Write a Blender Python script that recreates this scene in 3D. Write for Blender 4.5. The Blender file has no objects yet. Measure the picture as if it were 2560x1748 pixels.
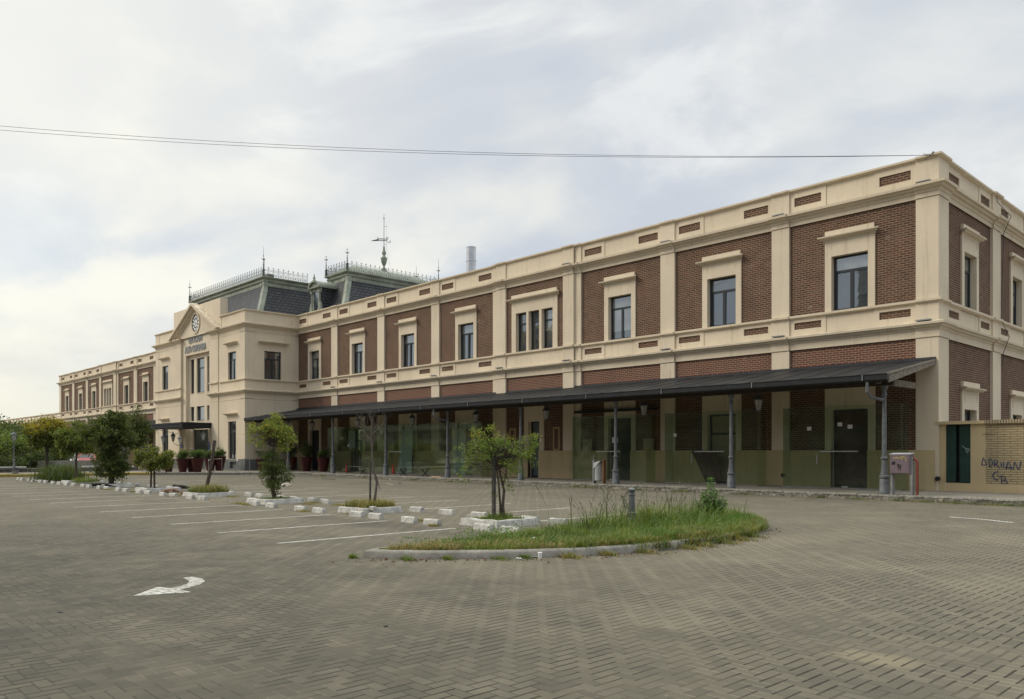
import bpy, bmesh, math, random
import numpy as np
from mathutils import Vector, Matrix, noise as mnoise

random.seed(7)
PI = math.pi
D = bpy.data
SC = bpy.context.scene
COL = SC.collection

# ------------------------------------------------------------------ camera
VX, VY = -0.72705, 0.68659            # horizontal viewing direction
RX, RY = VY, -VX                      # its right-hand side
CAM = (10.6026, -31.5242, 1.6)
cd = D.cameras.new("camera"); cam = D.objects.new("camera", cd); COL.objects.link(cam)
cam.location = CAM
cam.rotation_euler = (PI/2, 0, math.atan2(VY, VX) - PI/2)
cd.sensor_width = 36; cd.lens = 28.0; cd.shift_y = 0.1
cd.clip_start = 0.1; cd.clip_end = 2000
SC.camera = cam

# ------------------------------------------------------------------ exposure
SC.view_settings.view_transform = 'Standard'
SC.view_settings.look = 'None'
SC.view_settings.exposure = 0.30
SC.view_settings.gamma = 1.0
SC.render.engine = 'CYCLES'
SC.cycles.max_bounces = 6
SC.cycles.transparent_max_bounces = 12
SC.cycles.use_denoising = True

# ------------------------------------------------------------------ sun
SUN_DIR = Vector((-0.62, -0.62, 0.72)).normalized()      # towards the sun, veiled by cloud
ld = D.lights.new("sun", 'SUN'); sun = D.objects.new("sun", ld); COL.objects.link(sun)
ld.energy = 1.5; ld.angle = math.radians(22); ld.color = (1.0, 0.90, 0.74)
sun.rotation_euler = SUN_DIR.to_track_quat('Z', 'Y').to_euler()
sun.location = (0, -10, 40)

# ------------------------------------------------------------------ node helper
class NT:
    def __init__(s, nt): s.nt = nt
    def n(s, typ, **kw):
        nd = s.nt.nodes.new(typ)
        for k, v in kw.items():
            if k.startswith('i_'):
                key = k[2:]
                key = int(key) if key.isdigit() else key.replace('_', ' ')
                s.set(nd.inputs[key], v)
            else: setattr(nd, k, v)
        return nd
    def set(s, inp, v):
        if isinstance(v, bpy.types.NodeSocket): s.nt.links.new(v, inp)
        else: inp.default_value = v
    def m(s, op, a, b=None, c=None, clamp=False):
        nd = s.nt.nodes.new('ShaderNodeMath'); nd.operation = op; nd.use_clamp = clamp
        s.set(nd.inputs[0], a)
        if b is not None: s.set(nd.inputs[1], b)
        if c is not None: s.set(nd.inputs[2], c)
        return nd.outputs[0]
    def mix(s, f, a, b, mode='MIX'):
        nd = s.nt.nodes.new('ShaderNodeMix'); nd.data_type = 'RGBA'; nd.blend_type = mode
        s.set(nd.inputs[0], f); s.set(nd.inputs[6], a); s.set(nd.inputs[7], b)
        return nd.outputs[2]
    def ramp(s, f, a, b, lo=0.0, hi=1.0):
        nd = s.nt.nodes.new('ShaderNodeMapRange'); nd.interpolation_type = 'SMOOTHSTEP'
        s.set(nd.inputs[0], f); s.set(nd.inputs[1], a); s.set(nd.inputs[2], b)
        s.set(nd.inputs[3], lo); s.set(nd.inputs[4], hi)
        return nd.outputs[0]
    def noise(s, vec, scale, detail=4, rough=.55, dist=0.0):
        nd = s.nt.nodes.new('ShaderNodeTexNoise')
        s.nt.links.new(vec, nd.inputs['Vector'])
        nd.inputs['Scale'].default_value = scale; nd.inputs['Detail'].default_value = detail
        nd.inputs['Roughness'].default_value = rough; nd.inputs['Distortion'].default_value = dist
        return nd.outputs[0]
    def sep(s, v):
        nd = s.nt.nodes.new('ShaderNodeSeparateXYZ'); s.nt.links.new(v, nd.inputs[0]); return nd.outputs
    def comb(s, x, y, z):
        nd = s.nt.nodes.new('ShaderNodeCombineXYZ')
        for i, v in enumerate((x, y, z)): s.set(nd.inputs[i], v)
        return nd.outputs[0]
    def vmul(s, v, sc):
        nd = s.nt.nodes.new('ShaderNodeVectorMath'); nd.operation = 'MULTIPLY'
        s.nt.links.new(v, nd.inputs[0]); nd.inputs[1].default_value = sc; return nd.outputs[0]

def rgb(r, g, b): return (r, g, b, 1.0)

# ------------------------------------------------------------------ sky
W = D.worlds.new("World"); SC.world = W; W.use_nodes = True
wt = W.node_tree; wt.nodes.clear(); w = NT(wt)
tc = w.n('ShaderNodeTexCoord').outputs['Generated']
sx, sy, sz = w.sep(tc)
sky = w.n('ShaderNodeTexSky', sky_type='NISHITA', sun_disc=False,
          sun_elevation=math.asin(SUN_DIR.z), sun_rotation=math.atan2(SUN_DIR.x, SUN_DIR.y))
zz = w.m('ADD', w.m('MAXIMUM', sz, 0.0), 0.30)
pl = w.comb(w.m('DIVIDE', sx, zz), w.m('DIVIDE', sy, zz), w.m('MULTIPLY', sz, 2.0))
n1 = w.noise(pl, 0.85, 5, .48, .25)
n2 = w.noise(w.vmul(pl, (1.0, 1.25, 1.0)), 2.3, 7, .52, .25)
n3 = w.noise(pl, 0.33, 3, .5)
def dirdot(v):
    v = Vector(v).normalized()
    return w.m('ADD', w.m('ADD', w.m('MULTIPLY', sx, v.x), w.m('MULTIPLY', sy, v.y)), w.m('MULTIPLY', sz, v.z))
glow = dirdot((-0.97, 0.16, 0.42))
g_w = w.ramp(glow, 0.60, 1.0)
g_n = w.m('POWER', w.m('MAXIMUM', glow, 0.0), 16.0)
mixn = w.m('ADD', w.m('MULTIPLY', n1, .62), w.m('MULTIPLY', n2, .38))
shade = w.ramp(mixn, 0.34, 0.66)
# cloud body: grey-blue undersides to pale tops
S = 10.0
cloud = w.mix(shade, rgb(.50*S, .535*S, .59*S), rgb(.64*S, .66*S, .66*S))
lit = w.ramp(w.m('ADD', w.m('MULTIPLY', n1, .5), w.m('MULTIPLY', n2, .5)), .42, .62)
brk = w.noise(w.vmul(pl, (1.0, 1.15, 1.0)), 1.7, 6, .54, .35)
cloud = w.mix(w.ramp(brk, .44, .60, 0, .55), cloud, rgb(.44*S, .485*S, .56*S))
cloud = w.mix(w.ramp(brk, .47, .36, 0, .60), cloud, rgb(.74*S, .755*S, .745*S))
cloud = w.mix(w.m('MULTIPLY', w.m('MULTIPLY', g_w, lit), .75), cloud, rgb(.82*S, .80*S, .70*S))
cloud = w.mix(w.m('MULTIPLY', g_n, .55), cloud, rgb(.92*S, .90*S, .80*S))
# thin places: blue shows through, mostly low on the left
low = w.ramp(sz, .33, .20)
thin = w.m('MULTIPLY', w.ramp(w.noise(w.vmul(pl, (.6, 1.3, 1.6)), 1.7, 5, .5, .3), .43, .57), w.m('MULTIPLY', low, w.ramp(glow, .45, .9)))
skyb = w.mix(.25, sky.outputs[0], rgb(.42*S, .53*S, .73*S))
skc = w.mix(w.m('MULTIPLY', thin, .32), cloud, skyb)
# pale band at the horizon
hz = w.ramp(sz, .20, .0)
hzc = w.mix(w.ramp(glow, .55, .98), rgb(.66*S, .68*S, .66*S), rgb(.78*S, .75*S, .62*S))
skc = w.mix(w.m('MULTIPLY', hz, .7), skc, hzc)
# the overcast is thickest and dullest over the far side of the plaza
back = w.ramp(dirdot((0.75, -0.66, 0.05)), -.05, .8)
skc = w.mix(w.m('MULTIPLY', back, .8), skc, rgb(.33*S, .37*S, .44*S))
# overcast: the zenith is far brighter than the horizon
zen = w.ramp(sz, .50, .92, 1.0, 3.1)
skc = w.mix(1.0, skc, w.comb(zen, w.m('MULTIPLY', zen, w.ramp(sz, .5, .9, 1.0, .96)), w.m('MULTIPLY', zen, w.ramp(sz, .5, .9, 1.0, .86))), 'MULTIPLY')
bg = w.n('ShaderNodeBackground'); wt.links.new(skc, bg.inputs[0]); bg.inputs[1].default_value = 0.1
wo = w.n('ShaderNodeOutputWorld'); wt.links.new(bg.outputs[0], wo.inputs[0])

# ------------------------------------------------------------------ materials
MATS = {}
def newmat(name):
    m = D.materials.new(name); m.use_nodes = True; m.node_tree.nodes.clear()
    t = NT(m.node_tree); MATS[name] = m
    bs = t.n('ShaderNodeBsdfPrincipled'); out = t.n('ShaderNodeOutputMaterial')
    m.node_tree.links.new(bs.outputs[0], out.inputs[0])
    return m, t, bs, out
def bump(t, bs, h, strength, dist=.02):
    b = t.n('ShaderNodeBump'); b.inputs['Strength'].default_value = strength; b.inputs['Distance'].default_value = dist
    t.nt.links.new(h, b.inputs['Height']); t.nt.links.new(b.outputs[0], bs.inputs['Normal']); return b

def plain(name, col, rough=.6, metal=0.0, var=.12, scale=3.0, bmp=.15, spec=.4, dirt=0.0, dirtcol=(.05, .045, .035), bscale=40):
    m, t, bs, out = newmat(name)
    pos = t.n('ShaderNodeNewGeometry').outputs['Position']
    nz = t.noise(pos, scale, 5, .6)
    f = t.ramp(nz, .3, .7)
    a = rgb(*[c*(1-var) for c in col]); b = rgb(*[min(1, c*(1+var)) for c in col])
    c = t.mix(f, a, b)
    if dirt > 0:
        nd = t.noise(pos, scale*2.7, 6, .7, .4)
        c = t.mix(t.m('MULTIPLY', t.ramp(nd, .52, .72), dirt), c, rgb(*dirtcol))
    t.set(bs.inputs['Base Color'], c)
    bs.inputs['Roughness'].default_value = rough; bs.inputs['Metallic'].default_value = metal
    bs.inputs['Specular IOR Level'].default_value = spec
    if bmp > 0: bump(t, bs, t.noise(pos, bscale, 4, .6), bmp, .01)
    return m

def stucco(name, col, ledge=True):
    m, t, bs, out = newmat(name)
    g = t.n('ShaderNodeNewGeometry'); pos = g.outputs['Position']; nrm = g.outputs['Normal']
    big = t.noise(pos, .35, 4, .55); fine = t.noise(pos, 9, 5, .6)
    c = t.mix(t.ramp(big, .3, .7), rgb(*[x*.93 for x in col]), rgb(*[min(1, x*1.05) for x in col]))
    c = t.mix(t.m('MULTIPLY', t.ramp(fine, .45, .7), .16), c, rgb(col[0]*.8, col[1]*.77, col[2]*.70))
    # rain streaks running down from ledges
    st = t.noise(t.vmul(pos, (3.2, 3.2, .22)), 1.6, 6, .65)
    c = t.mix(t.m('MULTIPLY', t.ramp(st, .52, .76), .40), c, rgb(col[0]*.55, col[1]*.50, col[2]*.42))
    ck_ = t.noise(pos, 4.5, 7, .72, .6)
    c = t.mix(t.ramp(ck_, .60, .72, 0, .28), c, rgb(col[0]*.62, col[1]*.58, col[2]*.52))
    if ledge:      # grime lying on upward faces
        nz = t.sep(nrm)[2]
        gr = t.m('MULTIPLY', t.ramp(nz, .25, .8), t.ramp(t.noise(pos, 2.5, 6, .7), .35, .6))
        c = t.mix(t.m('MULTIPLY', gr, .45), c, rgb(.20, .18, .135))
    t.set(bs.inputs['Base Color'], c)
    bs.inputs['Roughness'].default_value = .85; bs.inputs['Specular IOR Level'].default_value = .2
    bump(t, bs, t.noise(pos, 30, 5, .65), .12, .01)
    return m

def brickmat(name, c1, c2, mortar, bw, rh, ms, red=None, rough=.9, bstr=.5, var=.5, offset=.5, light=True):
    m, t, bs, out = newmat(name)
    uv = t.n('ShaderNodeUVMap').outputs[0]
    pos = t.n('ShaderNodeNewGeometry').outputs['Position']
    wob = t.noise(pos, 6, 3, .5)
    uvx, uvy, uvz = t.sep(uv)
    uvy2 = t.m('ADD', uvy, t.m('MULTIPLY', t.m('SUBTRACT', wob, .5), rh*.22))
    uvx2 = t.m('ADD', uvx, t.m('MULTIPLY', t.m('SUBTRACT', wob, .5), bw*.12))
    br = t.n('ShaderNodeTexBrick', offset=offset)
    t.set(br.inputs['Vector'], t.comb(uvx2, uvy2, 0.0))
    big = t.noise(pos, .8, 5, .6)
    A = t.mix(t.ramp(big, .3, .7), rgb(*[x*.8 for x in c1]), rgb(*c1))
    B = t.mix(t.ramp(big, .3, .7), rgb(*[x*.8 for x in c2]), rgb(*c2))
    M = t.mix(t.ramp(t.noise(pos, 2.2, 4, .6), .3, .7), rgb(*[x*.72 for x in mortar]), rgb(*mortar))
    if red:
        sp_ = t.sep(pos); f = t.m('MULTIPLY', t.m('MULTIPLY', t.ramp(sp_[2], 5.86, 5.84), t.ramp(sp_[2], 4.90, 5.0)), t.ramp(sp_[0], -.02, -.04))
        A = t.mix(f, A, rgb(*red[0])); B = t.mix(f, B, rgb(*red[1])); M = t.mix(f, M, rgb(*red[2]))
    for nme, v in (('Color1', A), ('Color2', B), ('Mortar', M)): t.set(br.inputs[nme], v)
    br.inputs['Scale'].default_value = 1.0; br.inputs['Brick Width'].default_value = bw
    br.inputs['Row Height'].default_value = rh; br.inputs['Mortar Size'].default_value = ms
    br.inputs['Mortar Smooth'].default_value = .25; br.inputs['Bias'].default_value = -.1
    c = t.mix(t.ramp(t.noise(pos, 26, 4, .7), .5, .8, 0, var*.6), br.outputs['Color'], rgb(.03, .022, .018))
    if light:
        sm_ = t.noise(t.vmul(pos, (1, 1, 2.2)), 1.9, 7, .68, .3)
        c = t.mix(t.ramp(sm_, .46, .72, 0, .55), c, rgb(.19, .135, .10))
        c = t.mix(t.ramp(t.noise(pos, .55, 5, .6), .50, .75, 0, .35), c, rgb(.045, .030, .024))
    if light:   # pale repair patches and efflorescence
        pt = t.noise(t.vmul(pos, (1, 1, 1.8)), 1.5, 2, .4)
        c = t.mix(t.ramp(pt, .70, .735, 0, .45), c, rgb(.30, .24, .19))
    t.set(bs.inputs['Base Color'], c)
    bs.inputs['Roughness'].default_value = rough; bs.inputs['Specular IOR Level'].default_value = .2
    inv = t.m('SUBTRACT', 1.0, br.outputs['Fac'])
    bump(t, bs, t.m('ADD', inv, t.m('MULTIPLY', t.noise(pos, 60, 4, .6), .5)), bstr, .012)
    return m

stucco('cream_stucco', (.715, .615, .465))
stucco('tan_dado', (.47, .35, .21), ledge=False)
stucco('cream_wall_paint', (.56, .44, .255))
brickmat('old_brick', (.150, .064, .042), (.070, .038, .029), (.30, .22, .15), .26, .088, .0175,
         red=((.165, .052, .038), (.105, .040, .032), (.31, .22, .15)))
brickmat('painted_brick', (.50, .405, .245), (.46, .37, .22), (.25, .19, .11), .40, .082, .010, bstr=.9, var=.15, light=False)
brickmat('slate', (.070, .074, .080), (.048, .052, .058), (.010, .011, .012), .42, .24, .026, rough=.36, bstr=1.0, var=.2, light=False)
brickmat('coping_brick', (.45, .37, .24), (.38, .31, .20), (.13, .10, .065), .085, .5, .014, bstr=.9, var=.3, light=False, offset=0)
plain('grey_stone', (.15, .155, .145), .7, var=.25, scale=2.0, dirt=.5)
plain('roof_metal', (.019, .0215, .024), .55, var=.18, scale=1.5, bmp=.04, spec=.25, dirt=.2, dirtcol=(.10, .095, .08))
plain('flat_roof', (.16, .15, .14), .9)
plain('dark_timber', (.045, .035, .028), .8)
plain('grey_timber', (.22, .19, .15), .85, var=.3, scale=8)
plain('iron_paint', (.125, .133, .138), .42, var=.25, scale=5, bmp=.05, dirt=.25, dirtcol=(.18, .17, .15))
plain('green_zinc', (.27, .295, .235), .6, var=.22, scale=1.4, bmp=.08, dirt=.65, dirtcol=(.13, .14, .10), bscale=12)
plain('green_iron', (.085, .105, .09), .55, var=.25, scale=3, bmp=0)
plain('frame_paint', (.030, .036, .042), .4, bmp=0)
plain('black_paint', (.012, .012, .013), .5, bmp=0)
plain('white_paint', (.86, .86, .83), .6, bmp=0)
plain('kerb_white', (.48, .47, .435), .8, var=.22, scale=7, bmp=.6, dirt=.85, dirtcol=(.20, .185, .155), bscale=25)
plain('steel', (.55, .56, .56), .32, metal=.9, var=.1, bmp=0)
plain('duct_steel', (.62, .63, .63), .34, metal=.85, var=.08, bmp=0)
plain('letter_steel', (.30, .32, .33), .4, metal=.0, var=.1, bmp=0)
plain('red_pot', (.058, .010, .010), .45, var=.12, bmp=.03)
plain('soil', (.055, .042, .028), .95)
plain('door_brown', (.085, .038, .030), .6, var=.25, scale=3)
plain('door_dark', (.016, .019, .019), .35, var=.2, bmp=0)
plain('door_cream', (.36, .31, .21), .6, var=.08)
plain('door_bluegrey', (.13, .16, .165), .5, var=.1, bmp=0)
plain('board_blue', (.52, .60, .60), .55, var=.06, bmp=0)
plain('gate_green', (.012, .042, .030), .5, var=.25, scale=2, dirt=.2)
plain('pink_metal', (.165, .122, .142), .5, var=.10, scale=6, dirt=.12)
plain('pink_top', (.40, .40, .42), .5, bmp=0)
plain('pipe_red', (.19, .045, .030), .5, var=.2)
plain('galvanised', (.26, .27, .27), .5, metal=.3, var=.2)
plain('bin_grey', (.36, .37, .36), .45, var=.12)
plain('bin_orange', (.17, .080, .032), .6, var=.2)
plain('cone_red', (.62, .07, .03), .5, bmp=0)
plain('bench_black', (.020, .020, .022), .45, bmp=0)
plain('bench_slab', (.36, .36, .34), .6, var=.15)
plain('bench_white', (.60, .60, .58), .6, var=.1)
plain('lamp_glass', (.42, .43, .42), .2, bmp=0)
plain('concrete_wall', (.25, .24, .20), .9, var=.15, scale=1.5, dirt=.3)
plain('rough_stone', (.16, .145, .12), .95, var=.4, scale=6, bmp=.8, bscale=12)
plain('bark', (.085, .068, .050), .95, var=.35, scale=18, bmp=.9, bscale=45)
plain('bark_pale', (.125, .108, .088), .95, var=.3, scale=14, bmp=.6, bscale=45)
plain('stake_wood', (.075, .070, .062), .9, var=.3, scale=10)
plain('island_kerb', (.26, .245, .21), .9, var=.18, scale=4, bmp=.5, dirt=.4)
plain('graffiti_blue', (.018, .045, .13), .6, bmp=0)
plain('graffiti_white', (.45, .52, .50), .6, bmp=0)
plain('graffiti_dark', (.03, .025, .02), .6, bmp=0)
plain('graffiti_yellow', (.42, .36, .10), .6, bmp=0)
plain('sign_blue', (.04, .10, .30), .5, bmp=0)
plain('paper_white', (.72, .72, .70), .7, bmp=0)
plain('car_red', (.30, .014, .014), .25, var=.03, bmp=0, spec=.6)
plain('car_white', (.70, .71, .72), .25, var=.02, bmp=0, spec=.6)
plain('car_glass', (.015, .018, .02), .08, var=.02, bmp=0, spec=.8)
plain('tyre', (.02, .02, .02), .8)
plain('fur_black', (.012, .011, .011), .8, var=.4, scale=30, bmp=.5, bscale=120)
plain('fur_tan', (.21, .135, .085), .85, var=.25, scale=20, bmp=.5, bscale=120)
plain('fur_rust', (.15, .075, .042), .85, var=.25, scale=20, bmp=.5, bscale=120)
plain('fur_white', (.55, .50, .42), .85, var=.15, scale=10, bmp=.5, bscale=90)
plain('denim', (.045, .085, .17), .85, var=.2, scale=15)
plain('shirt_blue', (.10, .16, .25), .85)
plain('skin', (.33, .19, .13), .6, bmp=0)
plain('hair_dark', (.02, .015, .012), .7)
plain('wood_pale', (.50, .33, .18), .8)
plain('dry_leaf', (.17, .085, .04), .9, var=.3, scale=20)
plain('wire', (.03, .03, .035), .6, bmp=0)

def platform_mat():
    m, t, bs, out = newmat('platform_concrete')
    pos = t.n('ShaderNodeNewGeometry').outputs['Position']
    c = t.mix(t.ramp(t.noise(pos, .7, 6, .65), .3, .7), rgb(.145, .13, .105), rgb(.23, .21, .17))
    c = t.mix(t.ramp(t.noise(t.vmul(pos, (.4, 1.6, 1)), 1.3, 6, .7), .55, .75, 0, .5), c, rgb(.13, .115, .095))
    t.set(bs.inputs['Base Color'], c); bs.inputs['Roughness'].default_value = .85
    bump(t, bs, t.noise(pos, 18, 6, .7), .35, .01)
platform_mat()

def kerb_mat():
    m, t, bs, out = newmat('granite_kerb')
    pos = t.n('ShaderNodeNewGeometry').outputs['Position']
    c = t.mix(t.ramp(t.noise(pos, 14, 6, .7), .35, .65), rgb(.10, .092, .075), rgb(.34, .32, .27))
    c = t.mix(t.ramp(t.noise(pos, 1.1, 5, .7), .45, .7, 0, .45), c, rgb(.11, .10, .06))
    yel = t.ramp(t.sep(pos)[1], -11.5, -12.0)
    c = t.mix(t.m('MULTIPLY', yel, t.ramp(t.noise(pos, 3, 4, .6), .3, .5, .5, .95)), c, rgb(.36, .28, .07))
    t.set(bs.inputs['Base Color'], c); bs.inputs['Roughness'].default_value = .95
    bump(t, bs, t.noise(pos, 11, 6, .75), 1.0, .04)
kerb_mat()

def glassmat(name, tint, refl, rough=.02):
    """dark-backed window glass"""
    m, t, bs, out = newmat(name)
    pos = t.n('ShaderNodeNewGeometry').outputs['Position']
    c = t.mix(t.ramp(t.noise(pos, .9, 3, .5), .35, .65), rgb(*[x*.6 for x in tint]), rgb(*[x*1.3 for x in tint]))
    t.set(bs.inputs['Base Color'], c); bs.inputs['Roughness'].default_value = .3
    gl = t.n('ShaderNodeBsdfGlossy'); gl.inputs['Roughness'].default_value = rough
    gl.inputs['Color'].default_value = (.80, .87, .92, 1)
    mx = t.n('ShaderNodeMixShader')
    fr = t.n('ShaderNodeFresnel'); fr.inputs[0].default_value = 1.5
    t.set(mx.inputs[0], t.m('ADD', t.m('MULTIPLY', fr.outputs[0], 1.0), refl, clamp=True))
    t.nt.links.new(bs.outputs[0], mx.inputs[1]); t.nt.links.new(gl.outputs[0], mx.inputs[2])
    t.nt.links.new(mx.outputs[0], out.inputs[0])
    b = t.n('ShaderNodeBump'); b.inputs['Strength'].default_value = .05; b.inputs['Distance'].default_value = .05
    t.set(b.inputs['Height'], t.noise(pos, 1.3, 2, .4)); t.nt.links.new(b.outputs[0], gl.inputs['Normal'])
glassmat('window_glass', (.016, .024, .030), .19)
glassmat('door_glass', (.012, .016, .016), .03)
glassmat('blind_glass', (.16, .17, .155), .22)
def clearglass():
    m, t, bs, out = newmat('green_glass')
    tr = t.n('ShaderNodeBsdfTransparent'); tr.inputs[0].default_value = (.86, .905, .85, 1)
    gl = t.n('ShaderNodeBsdfGlossy'); gl.inputs['Roughness'].default_value = .03; gl.inputs['Color'].default_value = (.85, .95, .85, 1)
    df = t.n('ShaderNodeBsdfDiffuse'); df.inputs[0].default_value = (.36, .40, .33, 1)
    pos = t.n('ShaderNodeNewGeometry').outputs['Position']
    m1 = t.n('ShaderNodeMixShader'); t.set(m1.inputs[0], t.ramp(t.noise(pos, 1.7, 5, .65), .35, .8, .02, .085))
    t.nt.links.new(tr.outputs[0], m1.inputs[1]); t.nt.links.new(df.outputs[0], m1.inputs[2])
    m2 = t.n('ShaderNodeMixShader'); fr = t.n('ShaderNodeFresnel'); fr.inputs[0].default_value = 1.45
    t.set(m2.inputs[0], t.m('MULTIPLY', fr.outputs[0], .28))
    t.nt.links.new(m1.outputs[0], m2.inputs[1]); t.nt.links.new(gl.outputs[0], m2.inputs[2])
    t.nt.links.new(m2.outputs[0], out.inputs[0])
clearglass()

def leafmat(name, c1, c2, trans=.35, gloss=.45, patch=0.0):
    m, t, bs, out = newmat(name)
    at = t.n('ShaderNodeAttribute', attribute_name='rnd').outputs['Fac']
    pos = t.n('ShaderNodeNewGeometry').outputs['Position']
    f = t.m('ADD', t.m('MULTIPLY', at, .6), t.m('MULTIPLY', t.ramp(t.noise(pos, 2.2, 3, .5), .3, .7), .4), clamp=True)
    c = t.mix(f, rgb(*c1), rgb(*c2))
    if patch: c = t.mix(t.ramp(t.noise(pos, 1.1, 4, .6), .42, .62, 0, patch), c, rgb(c2[0]*1.15, c2[1]*.95, c2[2])); c = t.mix(t.ramp(t.noise(pos, 1.7, 3, .6), .52, .66, 0, patch), c, rgb(c1[0]*.45, c1[1]*.55, c1[2]*.6))
    t.set(bs.inputs['Base Color'], c); bs.inputs['Roughness'].default_value = gloss; bs.inputs['Specular IOR Level'].default_value = .35
    tl = t.n('ShaderNodeBsdfTranslucent'); t.set(tl.inputs[0], t.mix(.5, c, rgb(c2[0]*1.5, c2[1]*1.5, c2[2])))
    mx = t.n('ShaderNodeMixShader'); mx.inputs[0].default_value = trans
    t.nt.links.new(bs.outputs[0], mx.inputs[1]); t.nt.links.new(tl.outputs[0], mx.inputs[2]); t.nt.links.new(mx.outputs[0], out.inputs[0])
leafmat('leaf_fresh', (.070, .130, .022), (.23, .30, .055))
leafmat('leaf_yellow', (.19, .20, .03), (.42, .38, .06))
leafmat('leaf_dark', (.030, .056, .016), (.105, .140, .034))
leafmat('leaf_mid', (.060, .092, .020), (.17, .195, .042))
leafmat('leaf_gold', (.20, .19, .02), (.42, .33, .03))
leafmat('leaf_bright', (.05, .13, .02), (.13, .26, .035))
leafmat('grass_green', (.060, .115, .018), (.175, .235, .042), .3, patch=.8)
leafmat('grass_dry', (.20, .165, .06), (.36, .28, .11), .3)
leafmat('leaf_shrub', (.035, .075, .022), (.11, .16, .045))

# ---- block paving in a 90 degree herringbone
def herring(t, pos):
    warp = t.noise(pos, .5, 3, .5)
    px, py, pz = t.sep(pos)
    u = t.m('DIVIDE', t.m('ADD', px, t.m('MULTIPLY', warp, .06)), .1025)
    v = t.m('DIVIDE', t.m('ADD', py, t.m('MULTIPLY', warp, .04)), .1025)
    i = t.m('FLOOR', u); j = t.m('FLOOR', v)
    fx = t.m('SUBTRACT', u, i); fy = t.m('SUBTRACT', v, j)
    tt = t.m('FLOORED_MODULO', t.m('ADD', i, j), 4.0)
    def eq(k): return t.m('COMPARE', tt, float(k), .5)
    e0, e1, e2, e3 = eq(0), eq(1), eq(2), eq(3)
    dl = t.m('ADD', fx, t.m('MULTIPLY', e1, 5)); dr = t.m('ADD', t.m('SUBTRACT', 1.0, fx), t.m('MULTIPLY', e0, 5))
    db = t.m('ADD', fy, t.m('MULTIPLY', e3, 5)); dt = t.m('ADD', t.m('SUBTRACT', 1.0, fy), t.m('MULTIPLY', e2, 5))
    dx = t.m('MINIMUM', dl, dr); dy = t.m('MINIMUM', db, dt)
    ai = t.m('SUBTRACT', i, e1); aj = t.m('SUBTRACT', j, e3)
    wn = t.n('ShaderNodeTexWhiteNoise', noise_dimensions='2D'); t.set(wn.inputs['Vector'], t.comb(ai, aj, 0.0))
    rnd = wn.outputs['Value']
    # joints: one direction drawn wider and darker, its shading put into width and colour
    wide = t.ramp(t.noise(pos, 1.8, 4, .6), .35, .65, .08, .155)
    jx = t.m('SUBTRACT', 1.0, t.ramp(dx, t.m('MULTIPLY', wide, .5), wide))
    jy = t.m('SUBTRACT', 1.0, t.ramp(dy, .02, .075))
    return rnd, jx, jy
def spot(t, pos, x, y, rx, ry, soft=.5):
    px, py, pz = t.sep(pos); nz = t.m('MULTIPLY', t.m('SUBTRACT', t.noise(pos, 1.6, 5, .65), .5), 1.6)
    a = t.m('DIVIDE', t.m('SUBTRACT', px, x), rx); b = t.m('DIVIDE', t.m('SUBTRACT', py, y), ry)
    d = t.m('ADD', t.m('SQRT', t.m('ADD', t.m('MULTIPLY', a, a), t.m('MULTIPLY', b, b))), nz)
    return t.ramp(d, 1.0+soft*.5, 1.0-soft*.5)
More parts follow.
